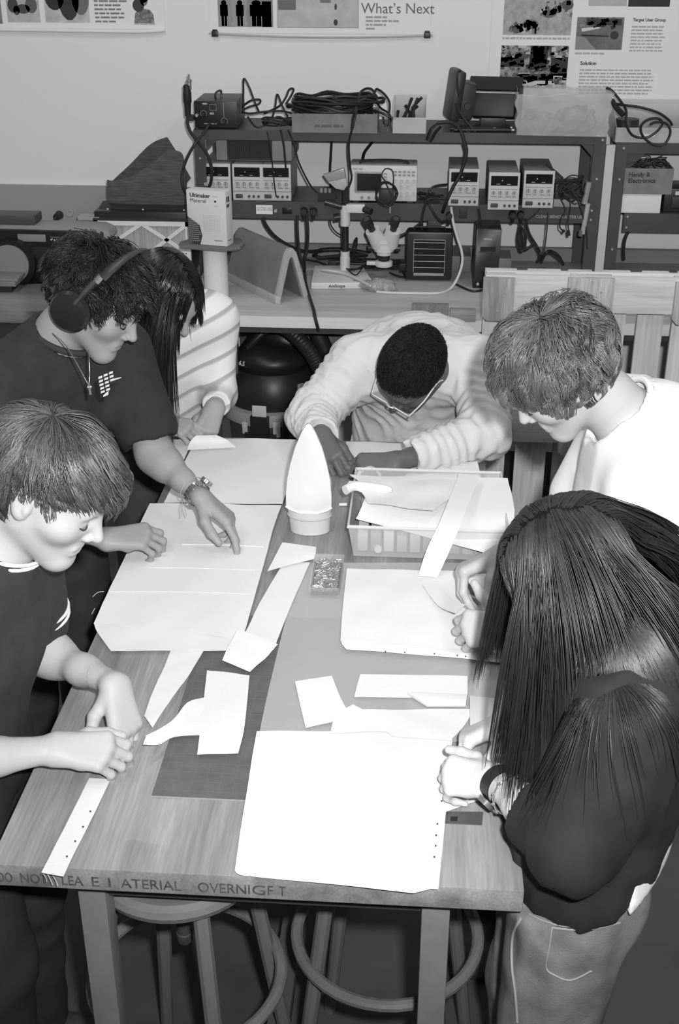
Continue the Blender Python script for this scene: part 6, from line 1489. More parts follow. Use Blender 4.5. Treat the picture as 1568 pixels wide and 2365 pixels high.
rad = [.0315 if i % 2 else .0285 for i in range(len(hpts))]
g = G(); n_ = len(hpts)
rings = []
up = V(0, -1, 0)
for i, p in enumerate(hpts):
    tt_ = (hpts[min(n_ - 1, i + 1)] - hpts[max(0, i - 1)]).normalized(); u = (up - tt_ * up.dot(tt_)).normalized(); v = tt_.cross(u)
    rings.append([g.bm.verts.new(p + (u * math.cos(2 * math.pi * k / 16) + v * math.sin(2 * math.pi * k / 16)) * rad[i]) for k in range(16)])
for i in range(n_ - 1):
    for k in range(16): g.bm.faces.new((rings[i][k], rings[i][(k + 1) % 16], rings[i + 1][(k + 1) % 16], rings[i + 1][k]))
g.build('hose', hz, t)
o = thing('hose_coil', 'dark coiled hose and disc beneath the bench behind the vacuum', 'hose', (-.40, 4.75, .8))
G().cyl((-.42, 4.82, .72), (-.42, 4.78, .735), .10, .10, 28).build('disc', M(.035, .5), o, bevel=.004)
G().tube([(-.47, 4.74, .86), (-.42, 4.72, .74), (-.36, 4.72, .60), (-.33, 4.74, .45)], .035, 14, smooth=8).build('hose', M(.02, .5), o)

# ------------------------------------------------------------------ on the work table
cloth_m = M(.74, .95, bump=.12, bscale=420)
def fab(name, label, left, right, n=14, m=None, lift=.0025, th=.0011, seed=1, cat='fabric', group=None, sub=4, parent=None, wl=.12):
    """a piece of cloth between two edges, each running from near to far"""
    L = spline(left, sub); R = spline(right, sub); g = G(); r = np.random.RandomState(seed)
    k1, k2 = r.uniform(-1, 1, 2), r.uniform(-1, 1, 2); ph = r.uniform(0, 6, 3); rows = []
    for a, b in zip(L, R):
        row = []
        for j in range(n + 1):
            p = a.lerp(b, j / n)
            wv = (math.sin((p.x * k1[0] + p.y * k1[1]) * 6.28 / wl + ph[0]) + math.sin((p.x * k2[0] + p.y * k2[1]) * 6.28 / wl * 1.7 + ph[1]) + 2) * .25
            row.append(g.bm.verts.new((p.x, p.y, p.z + lift * wv)))
        rows.append(row)
    for a, b in zip(rows, rows[1:]):
        for j in range(n): g.bm.faces.new((a[j], a[j + 1], b[j + 1], b[j]))
    bmesh.ops.solidify(g.bm, geom=g.bm.faces[:], thickness=th)
    o = g.build(name, m or cloth_m, parent)
    if parent is None: tag(o, label, cat, group)
    return o
def pinholes(pts, parent, r=.0012):
    for p in pts: G().cyl(V(*p) + V(0, 0, .0015), V(*p) + V(0, 0, .0032), r, None, 6).build('pin_hole', M(.08, .7), parent)
def threads(name, label, lines, parent=None, r=.0006, v=.75):
    g = G()
    for l in lines: g.tube(l, r, 5, smooth=4)
    o = g.build(name, M(v, .8), parent)
    return o if parent is not None else tag(o, label, 'thread')

mat_ = thing('cutting_mat', 'dark grey cutting mat on the near left of the table', 'mat', (-.2, 1.9, TZ))
G().bb((-.44, 1.628, TZ + .0003), (.0, 2.23, TZ + .0026)).build('mat', M(.115, .8, var=.12, vscale=30, bump=.2, bscale=600), mat_)
g = G()
for i in range(18): g.bb((-.428 + i * .0254 - .0003, 1.64, TZ + .0026), (-.428 + i * .0254 + .0003, 2.22, TZ + .0028))
for j in range(23): g.bb((-.43, 1.645 + j * .0254 - .0003, TZ + .0026), (-.005, 1.645 + j * .0254 + .0003, TZ + .0028))
g.build('printed_grid', M(.15, .8), mat_, smooth=False)['kind'] = 'stuff'
G().bb((-.4405, 1.6265, TZ + .0002), (.0, 1.628, TZ + .0024)).build('edge', M(.34, .7), mat_)

film_m = M(.60, .3, bump=.6, bscale=12, alpha=.6, spec=.35)
fab('plastic_film', 'thin translucent plastic sheet spread over the right half of the table', [(-0.2742, 1.716, 0.9255), (-0.2761, 1.885, 0.9255), (-0.2738, 2.08, 0.9255), (-0.2692, 2.27, 0.9255), (-0.2578, 2.467, 0.9255)], [(0.1832, 1.836, 0.9255), (0.1843, 1.917, 0.9255), (0.1823, 2.08, 0.9255), (0.178, 2.301, 0.9255), (0.1744, 2.497, 0.9255)], n=40, m=film_m, lift=.0015, th=.0004, seed=3, cat='plastic sheet', sub=10, wl=.22)

# cloths of the left side
c1 = fab('fabric_sheet', 'wide white cloth at the far left, below the hands of the person in stripes', [(-0.6457, 2.756, 0.926), (-0.6417, 2.893, 0.926), (-0.6387, 3.035, 0.926), (-0.6331, 3.183, 0.926)], [(-0.3404, 2.768, 0.926), (-0.3368, 2.901, 0.926), (-0.3327, 3.042, 0.926), (-0.328, 3.192, 0.926)], n=24, seed=5)
c2 = fab('fabric_sheet', 'big white cloth in the middle left under the hand with the watch', [(-0.6783, 2.166, 0.926), (-0.6796, 2.282, 0.926), (-0.6788, 2.456, 0.927), (-0.6807, 2.609, 0.926), (-0.6807, 2.752, 0.926)][0:5], [(-0.3521, 2.127, 0.926), (-0.3502, 2.282, 0.926), (-0.3478, 2.479, 0.927), (-0.3479, 2.625, 0.926), (-0.342, 2.763, 0.926)], n=30, seed=6)
fab('fabric_sheet', 'rounded near edge of the big white left cloth, lying beside the wrist', [(-0.6165, 2.065, 0.9262), (-0.6614, 2.132, 0.9262), (-0.6782, 2.169, 0.9262)], [(-0.3742, 2.08, 0.9262), (-0.3542, 2.11, 0.9262), (-0.3513, 2.154, 0.9262)], n=24, seed=7)
for a, b, l in (((-0.5566, 2.534, 0.929), (-0.3579, 2.535, 0.929), .0022), ((-0.6759, 2.413, 0.928), (-0.3638, 2.422, 0.928), .0014), ((-0.6744, 2.302, 0.928), (-0.364, 2.314, 0.928), .0012)):
    G().tube([a, V(*a).lerp(V(*b), .5) + V(0, .004, .0003), b], l, 6, smooth=5, flat=(.6, 1.6)).build('crease', cloth_m, c2)
threads('thread', 'loose white threads at the left edge of the middle cloth', [[(-0.6879, 2.297, 0.93), (-0.7005, 2.292, 0.93), (-0.7073, 2.273, 0.93)], [(-0.69, 2.224, 0.93), (-0.6907, 2.201, 0.93)]])
fab('fabric_sheet', 'white cloth corner hanging at the far left table corner before the striped jumper', [(-0.7097, 2.922, 0.926), (-0.7286, 3.029, 0.926), (-0.7451, 3.15, 0.926)], [(-0.6435, 2.921, 0.926), (-0.6438, 3.05, 0.926), (-0.6418, 3.182, 0.926)], n=10, seed=9)
fab('fabric_flap', 'lifted cloth flap between the hands of the person in stripes', [(-0.6449, 3.083, 0.931), (-0.6409, 3.107, 0.945), (-0.6233, 3.111, 0.965)], [(-0.5099, 3.108, 0.931), (-0.5368, 3.126, 0.945), (-0.5649, 3.115, 0.965)], n=10, seed=10, cat='fabric')
fab('fabric_strip', 'long white cloth strip lying diagonally left of the pin box', [(-0.3574, 2.089, 0.929), (-0.347, 2.17, 0.929), (-0.3308, 2.297, 0.929), (-0.3024, 2.458, 0.929)], [(-0.2817, 2.087, 0.929), (-0.2746, 2.166, 0.929), (-0.2638, 2.274, 0.929), (-0.241, 2.462, 0.929)], n=10, seed=11)
fab('fabric_flap', 'folded top end of the diagonal cloth strip below the iron', [(-0.3347, 2.407, 0.932), (-0.3249, 2.469, 0.936), (-0.3144, 2.539, 0.938)], [(-0.2315, 2.47, 0.934), (-0.2304, 2.493, 0.938), (-0.232, 2.523, 0.938)], n=10, seed=12, lift=.003)
fab('fabric_flap', 'rolled near end of the diagonal cloth strip on the cutting mat', [(-0.3805, 2.036, 0.932), (-0.3724, 2.084, 0.94), (-0.3626, 2.135, 0.945)], [(-0.3192, 2.001, 0.932), (-0.2936, 2.041, 0.938), (-0.2729, 2.091, 0.94)], n=10, seed=13, lift=.004)
fab('fabric_strip', 'curved white cloth strip reaching towards the near pinching hand', [(-0.4986, 1.843, 0.93), (-0.4991, 1.92, 0.93), (-0.4938, 2.012, 0.929), (-0.4928, 2.079, 0.929)], [(-0.4755, 1.808, 0.93), (-0.4599, 1.894, 0.93), (-0.4387, 1.985, 0.929), (-0.4245, 2.081, 0.929)], n=9, seed=14)
c3 = fab('fabric_piece', 'squarish white cloth piece lying on the cutting mat', [(-0.379, 1.736, 0.929), (-0.3855, 1.805, 0.929), (-0.3954, 1.9, 0.929), (-0.4062, 2.004, 0.929)], [(-0.3054, 1.744, 0.929), (-0.3046, 1.81, 0.929), (-0.3113, 1.906, 0.929), (-0.3192, 1.994, 0.929)], n=10, seed=15)
fab('fabric_piece', 'white cloth tail held by the near pinching hand', [(-0.4768, 1.736, 0.945), (-0.4525, 1.749, 0.936), (-0.4297, 1.782, 0.931), (-0.381, 1.793, 0.93)], [(-0.473, 1.751, 0.955), (-0.4413, 1.815, 0.94), (-0.4248, 1.887, 0.932), (-0.3953, 1.91, 0.93)], n=8, seed=16)
ws = fab('fabric_strip', 'narrow white cloth strip hanging over the stencilled table edge, its end frayed', [(-0.5759, 1.43, 0.9225), (-0.5723, 1.478, 0.9225), (-0.5661, 1.561, 0.9225), (-0.5591, 1.666, 0.9225)], [(-0.5385, 1.424, 0.9225), (-0.5353, 1.474, 0.9225), (-0.5284, 1.552, 0.9225), (-0.5204, 1.666, 0.9225)], n=6, seed=17, lift=.0015)
threads('frayed_end', '', [[(-0.5644, 1.427, 0.9235), (-0.5594, 1.422, 0.919), (-0.5533, 1.414, 0.9145)], [(-0.5556, 1.425, 0.9235), (-0.551, 1.422, 0.918), (-0.5452, 1.414, 0.9123)], [(-0.5718, 1.428, 0.9235), (-0.5664, 1.423, 0.92), (-0.5624, 1.414, 0.9211)]], ws, v=.5)

pinholes([(-0.5339, 1.577, 0.9235), (-0.5363, 1.538, 0.9235), (-0.5402, 1.503, 0.9235), (-0.5441, 1.467, 0.9235)], ws, .0016)
threads('thread', 'short white thread on the wood left of the near pinching hand', [[(-0.5869, 1.845, 0.923), (-0.5749, 1.847, 0.923), (-0.5613, 1.849, 0.923)]], r=.0012)

# iron on its heel
t = thing('iron', 'white clothes iron standing on its heel with its pointed sole towards the viewer', 'iron', (-.26, 2.63, TZ))
ix, iy, iz = -.258, 2.612, TZ + .001
hl = [(.0555, .075), (.0555, .105), (.052, .145), (.044, .185), (.032, .228), (.018, .262), (.007, .282), (0, .2865)]
sole = [(-x, z) for x, z in hl] + [(x, z) for x, z in hl[::-1][1:]]
q = Matrix.Translation((ix, iy, iz)) @ Matrix.Rotation(R_(-5), 4, 'X')
def tl(g): g.bm.transform(q); return g
sole += [(.04, .066), (.015, .060), (-.015, .060), (-.04, .066)]
tl(G().prism([(x, 0, z) for x, z in sole], (0, .012, 0))).build('soleplate', M(.78, .35, .25), t, bevel=.002)
tl(G().tube([(-.0565, -.001, .076), (-.04, -.001, .066), (-.015, -.001, .060), (.015, -.001, .060), (.04, -.001, .066), (.0565, -.001, .076)], .0018, 6, smooth=3)).build('sole_edge', M(.9, .2), t)
bd = [cap((0, .045, .04), (0, .050, .12), .045, .045, .02), cap((0, .05, .12), (0, .03, .25), .044, .012, .03), cap((0, .10, .06), (0, .095, .16), .016, None, .01), cap((0, .05, .02), (0, .10, .05), .03, .02, .02), cap((0, .06, .20), (0, .095, .16), .016, None, .02)]
M3 = np.array(q)[:3, :3]
b2 = []
for p in bd:
    p['a'] = M3 @ p['a'] + np.array(q)[:3, 3]; p['b'] = M3 @ p['b'] + np.array(q)[:3, 3]; b2.append(p)
sculpt('iron_body', b2, .004, M(.72, .4), t)
G().lathe([(0, 0), (.046, 0), (.048, .03), (.053, .066), (.052, .070), (0, .07)], (0, 0, 0), seg=32)
g = G().lathe([(0, 0), (.90, 0), (.94, .5), (1.0, 1.0), (.0, 1.0)], (0, 0, 0), seg=36); g.bm.transform(Matrix.Translation((ix, iy + .035, iz)) @ Matrix.Diagonal((.0545, .038, .060, 1))); g.build('heel', M(.62, .45), t)
g = G().lathe([(1.0, 0), (1.02, .1), (1.0, .2)], (0, 0, 0), seg=36); g.bm.transform(Matrix.Translation((ix, iy + .035, iz + .041)) @ Matrix.Diagonal((.0545, .039, .02, 1))); g.build('heel_band', M(.5, .4), t)

# box of pins
t = thing('pin_box', 'small clear square box filled with glittering steel pins', 'box', (-.2, 2.39, TZ))
x0, x1, y0, y1, z0 = -.2305, -.1615, 2.312, 2.468, TZ + .0078
G().bb((x0, y0, z0), (x1, y1, z0 + .002)).bb((x0, y0, z0 + .002), (x0 + .002, y1, z0 + .022)).bb((x1 - .002, y0, z0 + .002), (x1, y1, z0 + .022)).bb((x0 + .002, y0, z0 + .002), (x1 - .002, y0 + .002, z0 + .022)).bb((x0 + .002, y1 - .002, z0 + .002), (x1 - .002, y1, z0 + .022)).build('clear_case', M(.8, .1, alpha=.16), t)
G().bb((x0 + .004, y0 + .004, z0 + .0022), (x1 - .004, y1 - .004, z0 + .0028)).build('dark_base_sheet', M(.03, .6), t)  # dark sheet added below the pins, deepens the gaps in their sparkle
g = G(); r_ = random.Random(2)
for k in range(1100):
    c = V(r_.uniform(x0 + .010, x1 - .010), r_.uniform(y0 + .012, y1 - .012), z0 + r_.uniform(.004, .018)); a = r_.uniform(0, 3.14); d = V(math.cos(a), math.sin(a), r_.uniform(-.3, .3)) * .0055
    g.cyl(c - d, c + d, .0008, None, 4)
    if k % 3 == 0: g.ball(c + d, .0014, 6)
g.build('pins', M(.72, .16, .95), t)['kind'] = 'stuff'
G().bb((x0, y0, z0 + .0225), (x1, y1, z0 + .0240)).build('lid', M(.9, .05, alpha=.06), t)

# clear tub with a cloth over it
t = thing('plastic_container', 'shallow clear plastic container under the cloth at the right of the iron', 'container', (.03, 2.68, TZ))
x0, x1, y0, y1, z0, z1 = -.155, .215, 2.505, 2.83, TZ + .0012, TZ + .085
g = G()
ins = .012
b0 = [(x0 + ins, y0 + ins, z0), (x1 - ins, y0 + ins, z0), (x1 - ins, y1 - ins, z0), (x0 + ins, y1 - ins, z0)]; b1 = [(x0, y0, z1), (x1, y0, z1), (x1, y1, z1), (x0, y1, z1)]
vb, vt = [g.bm.verts.new(p) for p in b0], [g.bm.verts.new(p) for p in b1]
g.bm.faces.new(vb[::-1])
for i in range(4): g.bm.faces.new((vb[i], vb[(i + 1) % 4], vt[(i + 1) % 4], vt[i]))
bmesh.ops.solidify(g.bm, geom=g.bm.faces[:], thickness=.002)
g.build('tub', M(.75, .2, alpha=.45, bump=.1, bscale=40), t, bevel=.001)
G().tube([b1[0], b1[1], b1[2], b1[3]], .0045, 8, closed=True).build('rim', M(.75, .3, alpha=.7), t)
for i in range(11):
    v = (.5, .32, .6, .42)[i % 4]
    o = G().bb((x0 + .02 + i * .031, y0 + .03, z0 + .004), (x0 + .045 + i * .031, y1 - .06, z0 + .050 + .004 * (i % 3))).build('folded_cloth', M(v, .9), None, bevel=.004); tag(o, ('first', 'second', 'third', 'fourth', 'fifth', 'sixth', 'seventh', 'eighth', 'ninth', 'tenth', 'last')[i] + ' folded cloth swatch from the left inside the clear container', 'fabric', 'cloth swatches in the container')
G().cyl((-.085, y0 + .012, z0 + .022), (-.085, y0 + .006, z0 + .022), .010, .009, 16).build('moulded_stud', M(.7, .3, alpha=.7), t)
fab('fabric_sheet', 'white cloth draped over the clear container, drooping at its right corner', [(-0.14, 2.562, 0.995), (-0.1262, 2.61, 1.012), (-0.123, 2.691, 1.014), (-0.1698, 2.773, 1.012)], [(0.1733, 2.468, 0.962), (0.2163, 2.522, 0.985), (0.2358, 2.603, 1.005), (0.2282, 2.775, 1.012)], n=20, seed=22, lift=.006)
fab('fabric_sheet', 'upper white cloth layer with a rolled edge on the clear container', [(-0.1128, 2.591, 1.022), (-0.1315, 2.649, 1.022), (-0.1695, 2.666, 1.022), (-0.1661, 2.714, 1.022)], [(0.0417, 2.552, 1.024), (0.0726, 2.612, 1.024), (0.121, 2.691, 1.022), (0.1278, 2.751, 1.02)], n=14, seed=23, lift=.006)
G().tube([(-0.1715, 2.649, 1.03), (-0.1381, 2.672, 1.032), (-0.0583, 2.657, 1.03)], [.012, .011, .004], 12, smooth=5).build('rolled_hem', cloth_m, None)
o = bpy.data.objects['rolled_hem']; tag(o, 'rolled white cloth hem on the left corner of the clear container', 'fabric')
fab('fabric_strip', 'narrow white cloth strip running off the container onto the right sheet', [(0.0115, 2.411, 0.933), (0.0287, 2.465, 0.972), (0.0596, 2.511, 1.028), (0.1059, 2.757, 1.032)], [(0.0548, 2.406, 0.933), (0.0834, 2.469, 0.972), (0.1096, 2.515, 1.028), (0.1573, 2.753, 1.032)], n=5, seed=24, lift=.002)
fab('fabric_strip', 'end of the narrow strip curling up to the sewing hands', [(0.0914, 2.198, 0.965), (0.0542, 2.272, 0.94), (0.0207, 2.367, 0.936)], [(0.1125, 2.223, 0.972), (0.0825, 2.295, 0.945), (0.0547, 2.389, 0.936)], n=5, seed=25)
fab('fabric_sheet', 'white cloth under the forearm of the person in the sweatshirt', [(-0.1969, 3.003, 0.926), (-0.2067, 3.095, 0.926), (-0.203, 3.188, 0.926)], [(0.1552, 2.977, 0.926), (0.1465, 3.09, 0.926), (0.1207, 3.179, 0.926)], n=20, seed=26)
t = thing('fabric_stack', 'small stack of frayed white cloths at the far right table corner', 'fabric', (.13, 2.97, TZ))
for k in range(4):
    fab('cloth_layer', '', [(-0.0627, 2.863, 0.928), (-0.0246, 2.938, 0.928), (0.0446, 3.007, 0.928)], [(0.1718, 2.892, 0.928), (0.1696, 2.959, 0.928), (0.165, 3.035, 0.928)], n=12, seed=30 + k, parent=t)
    o = [c for c in t.children][-1]; o.location = (0, .004 * (k % 2), .0045 * k)
fab('fabric_strip', 'looped white cloth strip hanging from the hands of the person in the sweatshirt', [(-0.1518, 2.85, 0.96), (-0.1419, 2.85, 0.985), (-0.117, 2.868, 0.99), (-0.0976, 2.837, 0.985), (-0.0937, 2.864, 0.95)], [(-0.1561, 2.844, 0.98), (-0.1452, 2.847, 0.995), (-0.1168, 2.862, 1), (-0.0931, 2.832, 0.995), (-0.088, 2.859, 0.96)], n=3, seed=35, lift=0)
o = G().cyl((-0.1957, 2.782, 0.925), (-0.1757, 2.784, 0.925), .004, None, 10).build('chalk_stick', M(.75, .7)); tag(o, 'tiny white chalk stick left of the clear container', 'chalk')

# right sheet with pins along its hem
c5 = fab('fabric_sheet', 'large white cloth being sewn at the right, pins along its near hem', [(-0.1469, 2.127, 0.931), (-0.1505, 2.233, 0.931), (-0.1523, 2.344, 0.931), (-0.1533, 2.436, 0.931)], [(0.2167, 2.078, 0.931), (0.2146, 2.206, 0.931), (0.2056, 2.331, 0.931), (0.1935, 2.44, 0.931)], n=30, seed=40, lift=.003)
fab('fabric_hem', 'turned near hem of the large right cloth', [(-0.1321, 2.093, 0.934), (-0.1421, 2.109, 0.936), (-0.1458, 2.124, 0.937)], [(0.2192, 2.064, 0.934), (0.2182, 2.08, 0.938), (0.2142, 2.1, 0.937)], n=26, seed=41, lift=.003)
pinholes([(-0.0518, 2.083, 0.937), (-0.0121, 2.083, 0.937), (0.0478, 2.082, 0.937), (0.0942, 2.079, 0.937), (0.1108, 2.077, 0.937), (0.143, 2.073, 0.937)], c5, .0016)
# loose pieces on the film
fab('fabric_piece', 'white cloth piece with a pointed corner lying on the plastic sheet', [(-0.1907, 1.826, 0.93), (-0.2098, 1.905, 0.93), (-0.2262, 1.975, 0.93)], [(-0.1049, 1.863, 0.93), (-0.1312, 1.924, 0.93), (-0.1555, 2.002, 0.93)], n=8, seed=42)
fab('fabric_piece', 'curled white cloth scrap at the top of the front sheet', [(-0.1441, 1.808, 0.934), (-0.1372, 1.857, 0.938), (-0.107, 1.896, 0.938)], [(-0.0304, 1.823, 0.934), (-0.0518, 1.859, 0.936), (-0.0872, 1.881, 0.938)], n=8, seed=43)
fab('fabric_piece', 'oblong white cloth piece lying across the plastic sheet', [(-0.1065, 1.93, 0.93), (-0.1037, 1.97, 0.93), (-0.0991, 2.011, 0.93)], [(0.1106, 1.945, 0.93), (0.1131, 1.978, 0.93), (0.1141, 2.019, 0.93)], n=16, seed=44)
fab('fabric_piece', 'large white cloth scrap between front sheet and oblong piece', [(-0.0299, 1.809, 0.933), (-0.0596, 1.851, 0.933), (-0.0924, 1.887, 0.933)], [(0.0771, 1.803, 0.933), (0.106, 1.858, 0.933), (0.1227, 1.905, 0.933)], n=14, seed=45)
o = G().prism([(0.0331, 1.907, 0.931), (0.1082, 1.913, 0.931), (0.1114, 1.944, 0.931), (-0.0048, 1.945, 0.931)], (0, 0, .010)).build('white_tray', M(.74, .5), None, bevel=.003); tag(o, 'flat white tray with a dark shadow line behind the front hands', 'tray')
o = G().prism([(0.1131, 1.842, 0.9275), (0.1819, 1.873, 0.9275), (0.1828, 1.923, 0.9275), (0.1745, 1.939, 0.9275), (0.1149, 1.944, 0.9275)], (0, 0, .011)).build('box_cover', M(.62, .4), None, bevel=.004); tag(o, 'white rounded box cover at the right table edge by the wrist', 'box cover')
# front sheet
c6 = fab('fabric_sheet', 'largest white cloth on the table front, in front of the dark haired person', [(-0.2683, 1.45, 0.928), (-0.2717, 1.522, 0.928), (-0.2755, 1.641, 0.928), (-0.2793, 1.737, 0.928), (-0.2807, 1.813, 0.928)], [(0.0541, 1.431, 0.928), (0.0614, 1.525, 0.928), (0.0712, 1.666, 0.928), (0.0767, 1.749, 0.928), (0.0826, 1.839, 0.928)], n=34, seed=50, lift=.003)
fab('fabric_hem', 'torn near hem of the largest front cloth', [(-0.2574, 1.442, 0.9275), (-0.2658, 1.447, 0.9275), (-0.2683, 1.455, 0.9275)], [(0.0159, 1.423, 0.9265), (0.036, 1.43, 0.9275), (0.0514, 1.437, 0.9275)], n=26, seed=51, lift=.002)
pinholes([(0.0623, 1.693, 0.931), (0.0605, 1.636, 0.931), (0.053, 1.578, 0.931), (0.0508, 1.55, 0.931), (0.0501, 1.525, 0.931), (0.0479, 1.499, 0.931)], c6, .0016)
fab('fabric_piece', 'white cloth with a curved edge under the wrist with the leather band', [(0.0635, 1.614, 0.926), (0.0681, 1.645, 0.926), (0.0717, 1.703, 0.926)], [(0.1488, 1.664, 0.926), (0.156, 1.709, 0.926), (0.1615, 1.746, 0.926)], n=10, seed=52)
t = thing('steel_ruler', 'dark steel ruler end under the front cloth at the right', 'ruler', (.07, 1.6, TZ))
G().prism([(0.065, 1.594, 0.9205), (0.128, 1.594, 0.9205), (0.1314, 1.627, 0.9205), (0.0652, 1.623, 0.9205)], (0, 0, .0014)).build('ruler', M(.13, .4, .3), t)
G().prism([(0.0752, 1.599, 0.9222), (0.0868, 1.6, 0.9222), (0.0877, 1.611, 0.9222), (0.076, 1.61, 0.9222)], (0, 0, .0006)).build('hang_hole', M(.02, .5), t)

# ------------------------------------------------------------------ things worn
Lb = lambda *p: V(JB['head'] + RB @ np.array(p))
t = thing('headphones', 'black over-ear headphones on the curly haired person', 'headphones', tuple(Lb(0, 0, 0)))
for s_ in (-1, 1):
    ax = nrm(RB @ np.array([s_ * 1.0, .06, -.05])); c = Lb(s_ * .088, -.012, -.008)
    G().lathe([(.020, -.004), (.040, 0), (.044, .010), (.040, .020), (.034, .022), (.034, .012), (.02, .01)], c, tuple(ax), 32).build('ear_cushion', M(.03, .6), t)
    cu = G().lathe([(0, .012), (.040, .012), (.046, .018), (.047, .030), (.041, .040), (.030, .044), (0, .045)], c, tuple(ax), 36).build('ear_cup', M(.018, .25), t)
    G().tube([Lb(s_ * .123, -.012 + .034 * math.cos(a), -.008 + .034 * math.sin(a)) for a in [2 * math.pi * i / 24 for i in range(24)]], .0012, 6, closed=True).build('cup_ring', M(.12, .2), cu)
    G().tube([Lb(s_ * .118, -.006, .020), Lb(s_ * .119, .000, .055), Lb(s_ * .112, .006, .085)], [.016, .020, .017], 12, smooth=4, flat=(.4, 1.2)).build('yoke', M(.05, .3), t)
    G().tube([Lb(s_ * .112, .006, .083), Lb(s_ * .107, .008, .098)], .014, 12, flat=(.5, 1.2)).build('slider', M(.45, .25, .7), t)
G().tube([Lb(.113 * math.cos(a), -.002 + .13 * (.062 + .080 * math.sin(a)), .062 + .080 * math.sin(a)) for a in [R_(22 + i * 8.5) for i in range(17)]], .017, 12, flat=(.4, 1.3)).build('headband', M(.03, .45), t)

def wristband(name, label, cat, wr, el, back, r, wd, m, face=None, links=0, off=.0):
    d = nrm(np.asarray(el) - np.asarray(wr)); c = np.asarray(wr) + d * off
    t = thing(name, label, cat, tuple(c)); D = V(*d); a = D.orthogonal().normalized(); b = D.cross(a)
    if links:
        for i in range(links):
            an = 2 * math.pi * i / links
            q = Matrix.Translation(V(*c) + (a * math.cos(an) + b * math.sin(an)) * r) @ frame((0, 0, 0), -a * math.sin(an) + b * math.cos(an), D)
            g = G().box((0, 0, 0), (2 * math.pi * r / links * .86, wd, .003)); g.bm.transform(q); g.build('link', m, t, bevel=.0006)
    else:
        n = 36; g = G(); ring = []
        for i in range(n):
            an = 2 * math.pi * i / n; u = a * math.cos(an) + b * math.sin(an)
            ring.append([g.bm.verts.new(V(*c) + u * (r + rr) + D * zz) for rr, zz in ((0, -wd / 2), (.0025, -wd / 2), (.0025, wd / 2), (0, wd / 2))])
        for i in range(n):
            p, q2 = ring[i], ring[(i + 1) % n]
            for k in range(4): g.bm.faces.new((p[k], p[(k + 1) % 4], q2[(k + 1) % 4], q2[k]))
        g.build('strap', m, t)
    if face is not None:
        n_ = nrm(face - D * np.dot(face, d) if False else np.asarray(face) - d * (np.asarray(face) @ d)); p = c + n_ * (r + .002)
        G().cyl(p, p + n_ * .008, .0165, .0155, 28).build('watch_case', M(.5, .2, .8), t)
        G().cyl(p + n_ * .008, p + n_ * .0088, .0135, None, 24).build('dial', M(.3, .15), t)
    return t
wristband('wristwatch', 'shiny steel link watch on the outstretched arm', 'watch', JB['wrL'], JB['elL'], None, .0318, .017, M(.62, .2, .9), face=(.3, .6, .75), links=18, off=.012)
cbr = JB['wrL'] + nrm(JB['elL'] - JB['wrL']) * .034
o = thing('cord_bracelet', 'thin cord bracelet with loose ends above the steel watch', 'bracelet', tuple(cbr))
ring_band('cord', cbr, JB['elL'] - JB['wrL'], .0325, .0012, M(.35, .8), o)
G().tube([V(*cbr) + V(-.012, -.030, -.010), V(*cbr) + V(-.020, -.036, -.03), V(*cbr) + V(-.022, -.036, -.06)], .0009, 6, smooth=4).build('loose_end', M(.35, .8), o)
G().tube([V(*cbr) + V(-.012, -.030, -.010), V(*cbr) + V(-.012, -.038, -.03), V(*cbr) + V(-.008, -.038, -.055)], .0009, 6, smooth=4).build('loose_end', M(.35, .8), o)

t = thing('necklace', 'thin chain necklace with a small cross pendant on the dark t-shirt', 'necklace', tuple(JB['neck']))
nb = V(*JB['neck'])
G().tube([(-0.8242, 2.56, 1.441), (-0.7787, 2.495, 1.438), (-0.7468, 2.449, 1.42), (-0.7235, 2.418, 1.4), (-0.7071, 2.4, 1.384), (-0.7062, 2.413, 1.399), (-0.7149, 2.449, 1.416), (-0.7261, 2.492, 1.426)], .0011, 6, smooth=6).build('chain', M(.7, .25, .9), t)
G().tube([(-0.7053, 2.397, 1.385), (-0.7003, 2.385, 1.364)], .0028, 8).tube([(-0.7076, 2.392, 1.378), (-0.6983, 2.393, 1.379)], .0022, 8).build('pendant', M(.75, .2, .9), t)

wristband('wristwatch', 'wide black leather watch strap on the near right wrist', 'watch', JF['wrL'], JF['elL'], None, .0305, .024, M(.02, .45), face=(-.75, -.1, -.6), off=.016)
t = thing('chain_bracelet', 'silver chain bracelet beside the leather watch strap', 'bracelet', tuple(JF['wrL']))
d_ = nrm(JF['elL'] - JF['wrL']); c_ = JF['wrL'] + d_ * .050
ring_band('chain', c_, d_, .0335, .0018, M(.75, .2, .9), t)
D_ = V(*d_); a_ = D_.orthogonal().normalized(); b_ = D_.cross(a_)
for i in range(12):
    an = 2 * math.pi * i / 12; G().ball(V(*c_) + (a_ * math.cos(an) + b_ * math.sin(an)) * .0345, .0032, 8).build('bead', M(.75, .2, .9), t)

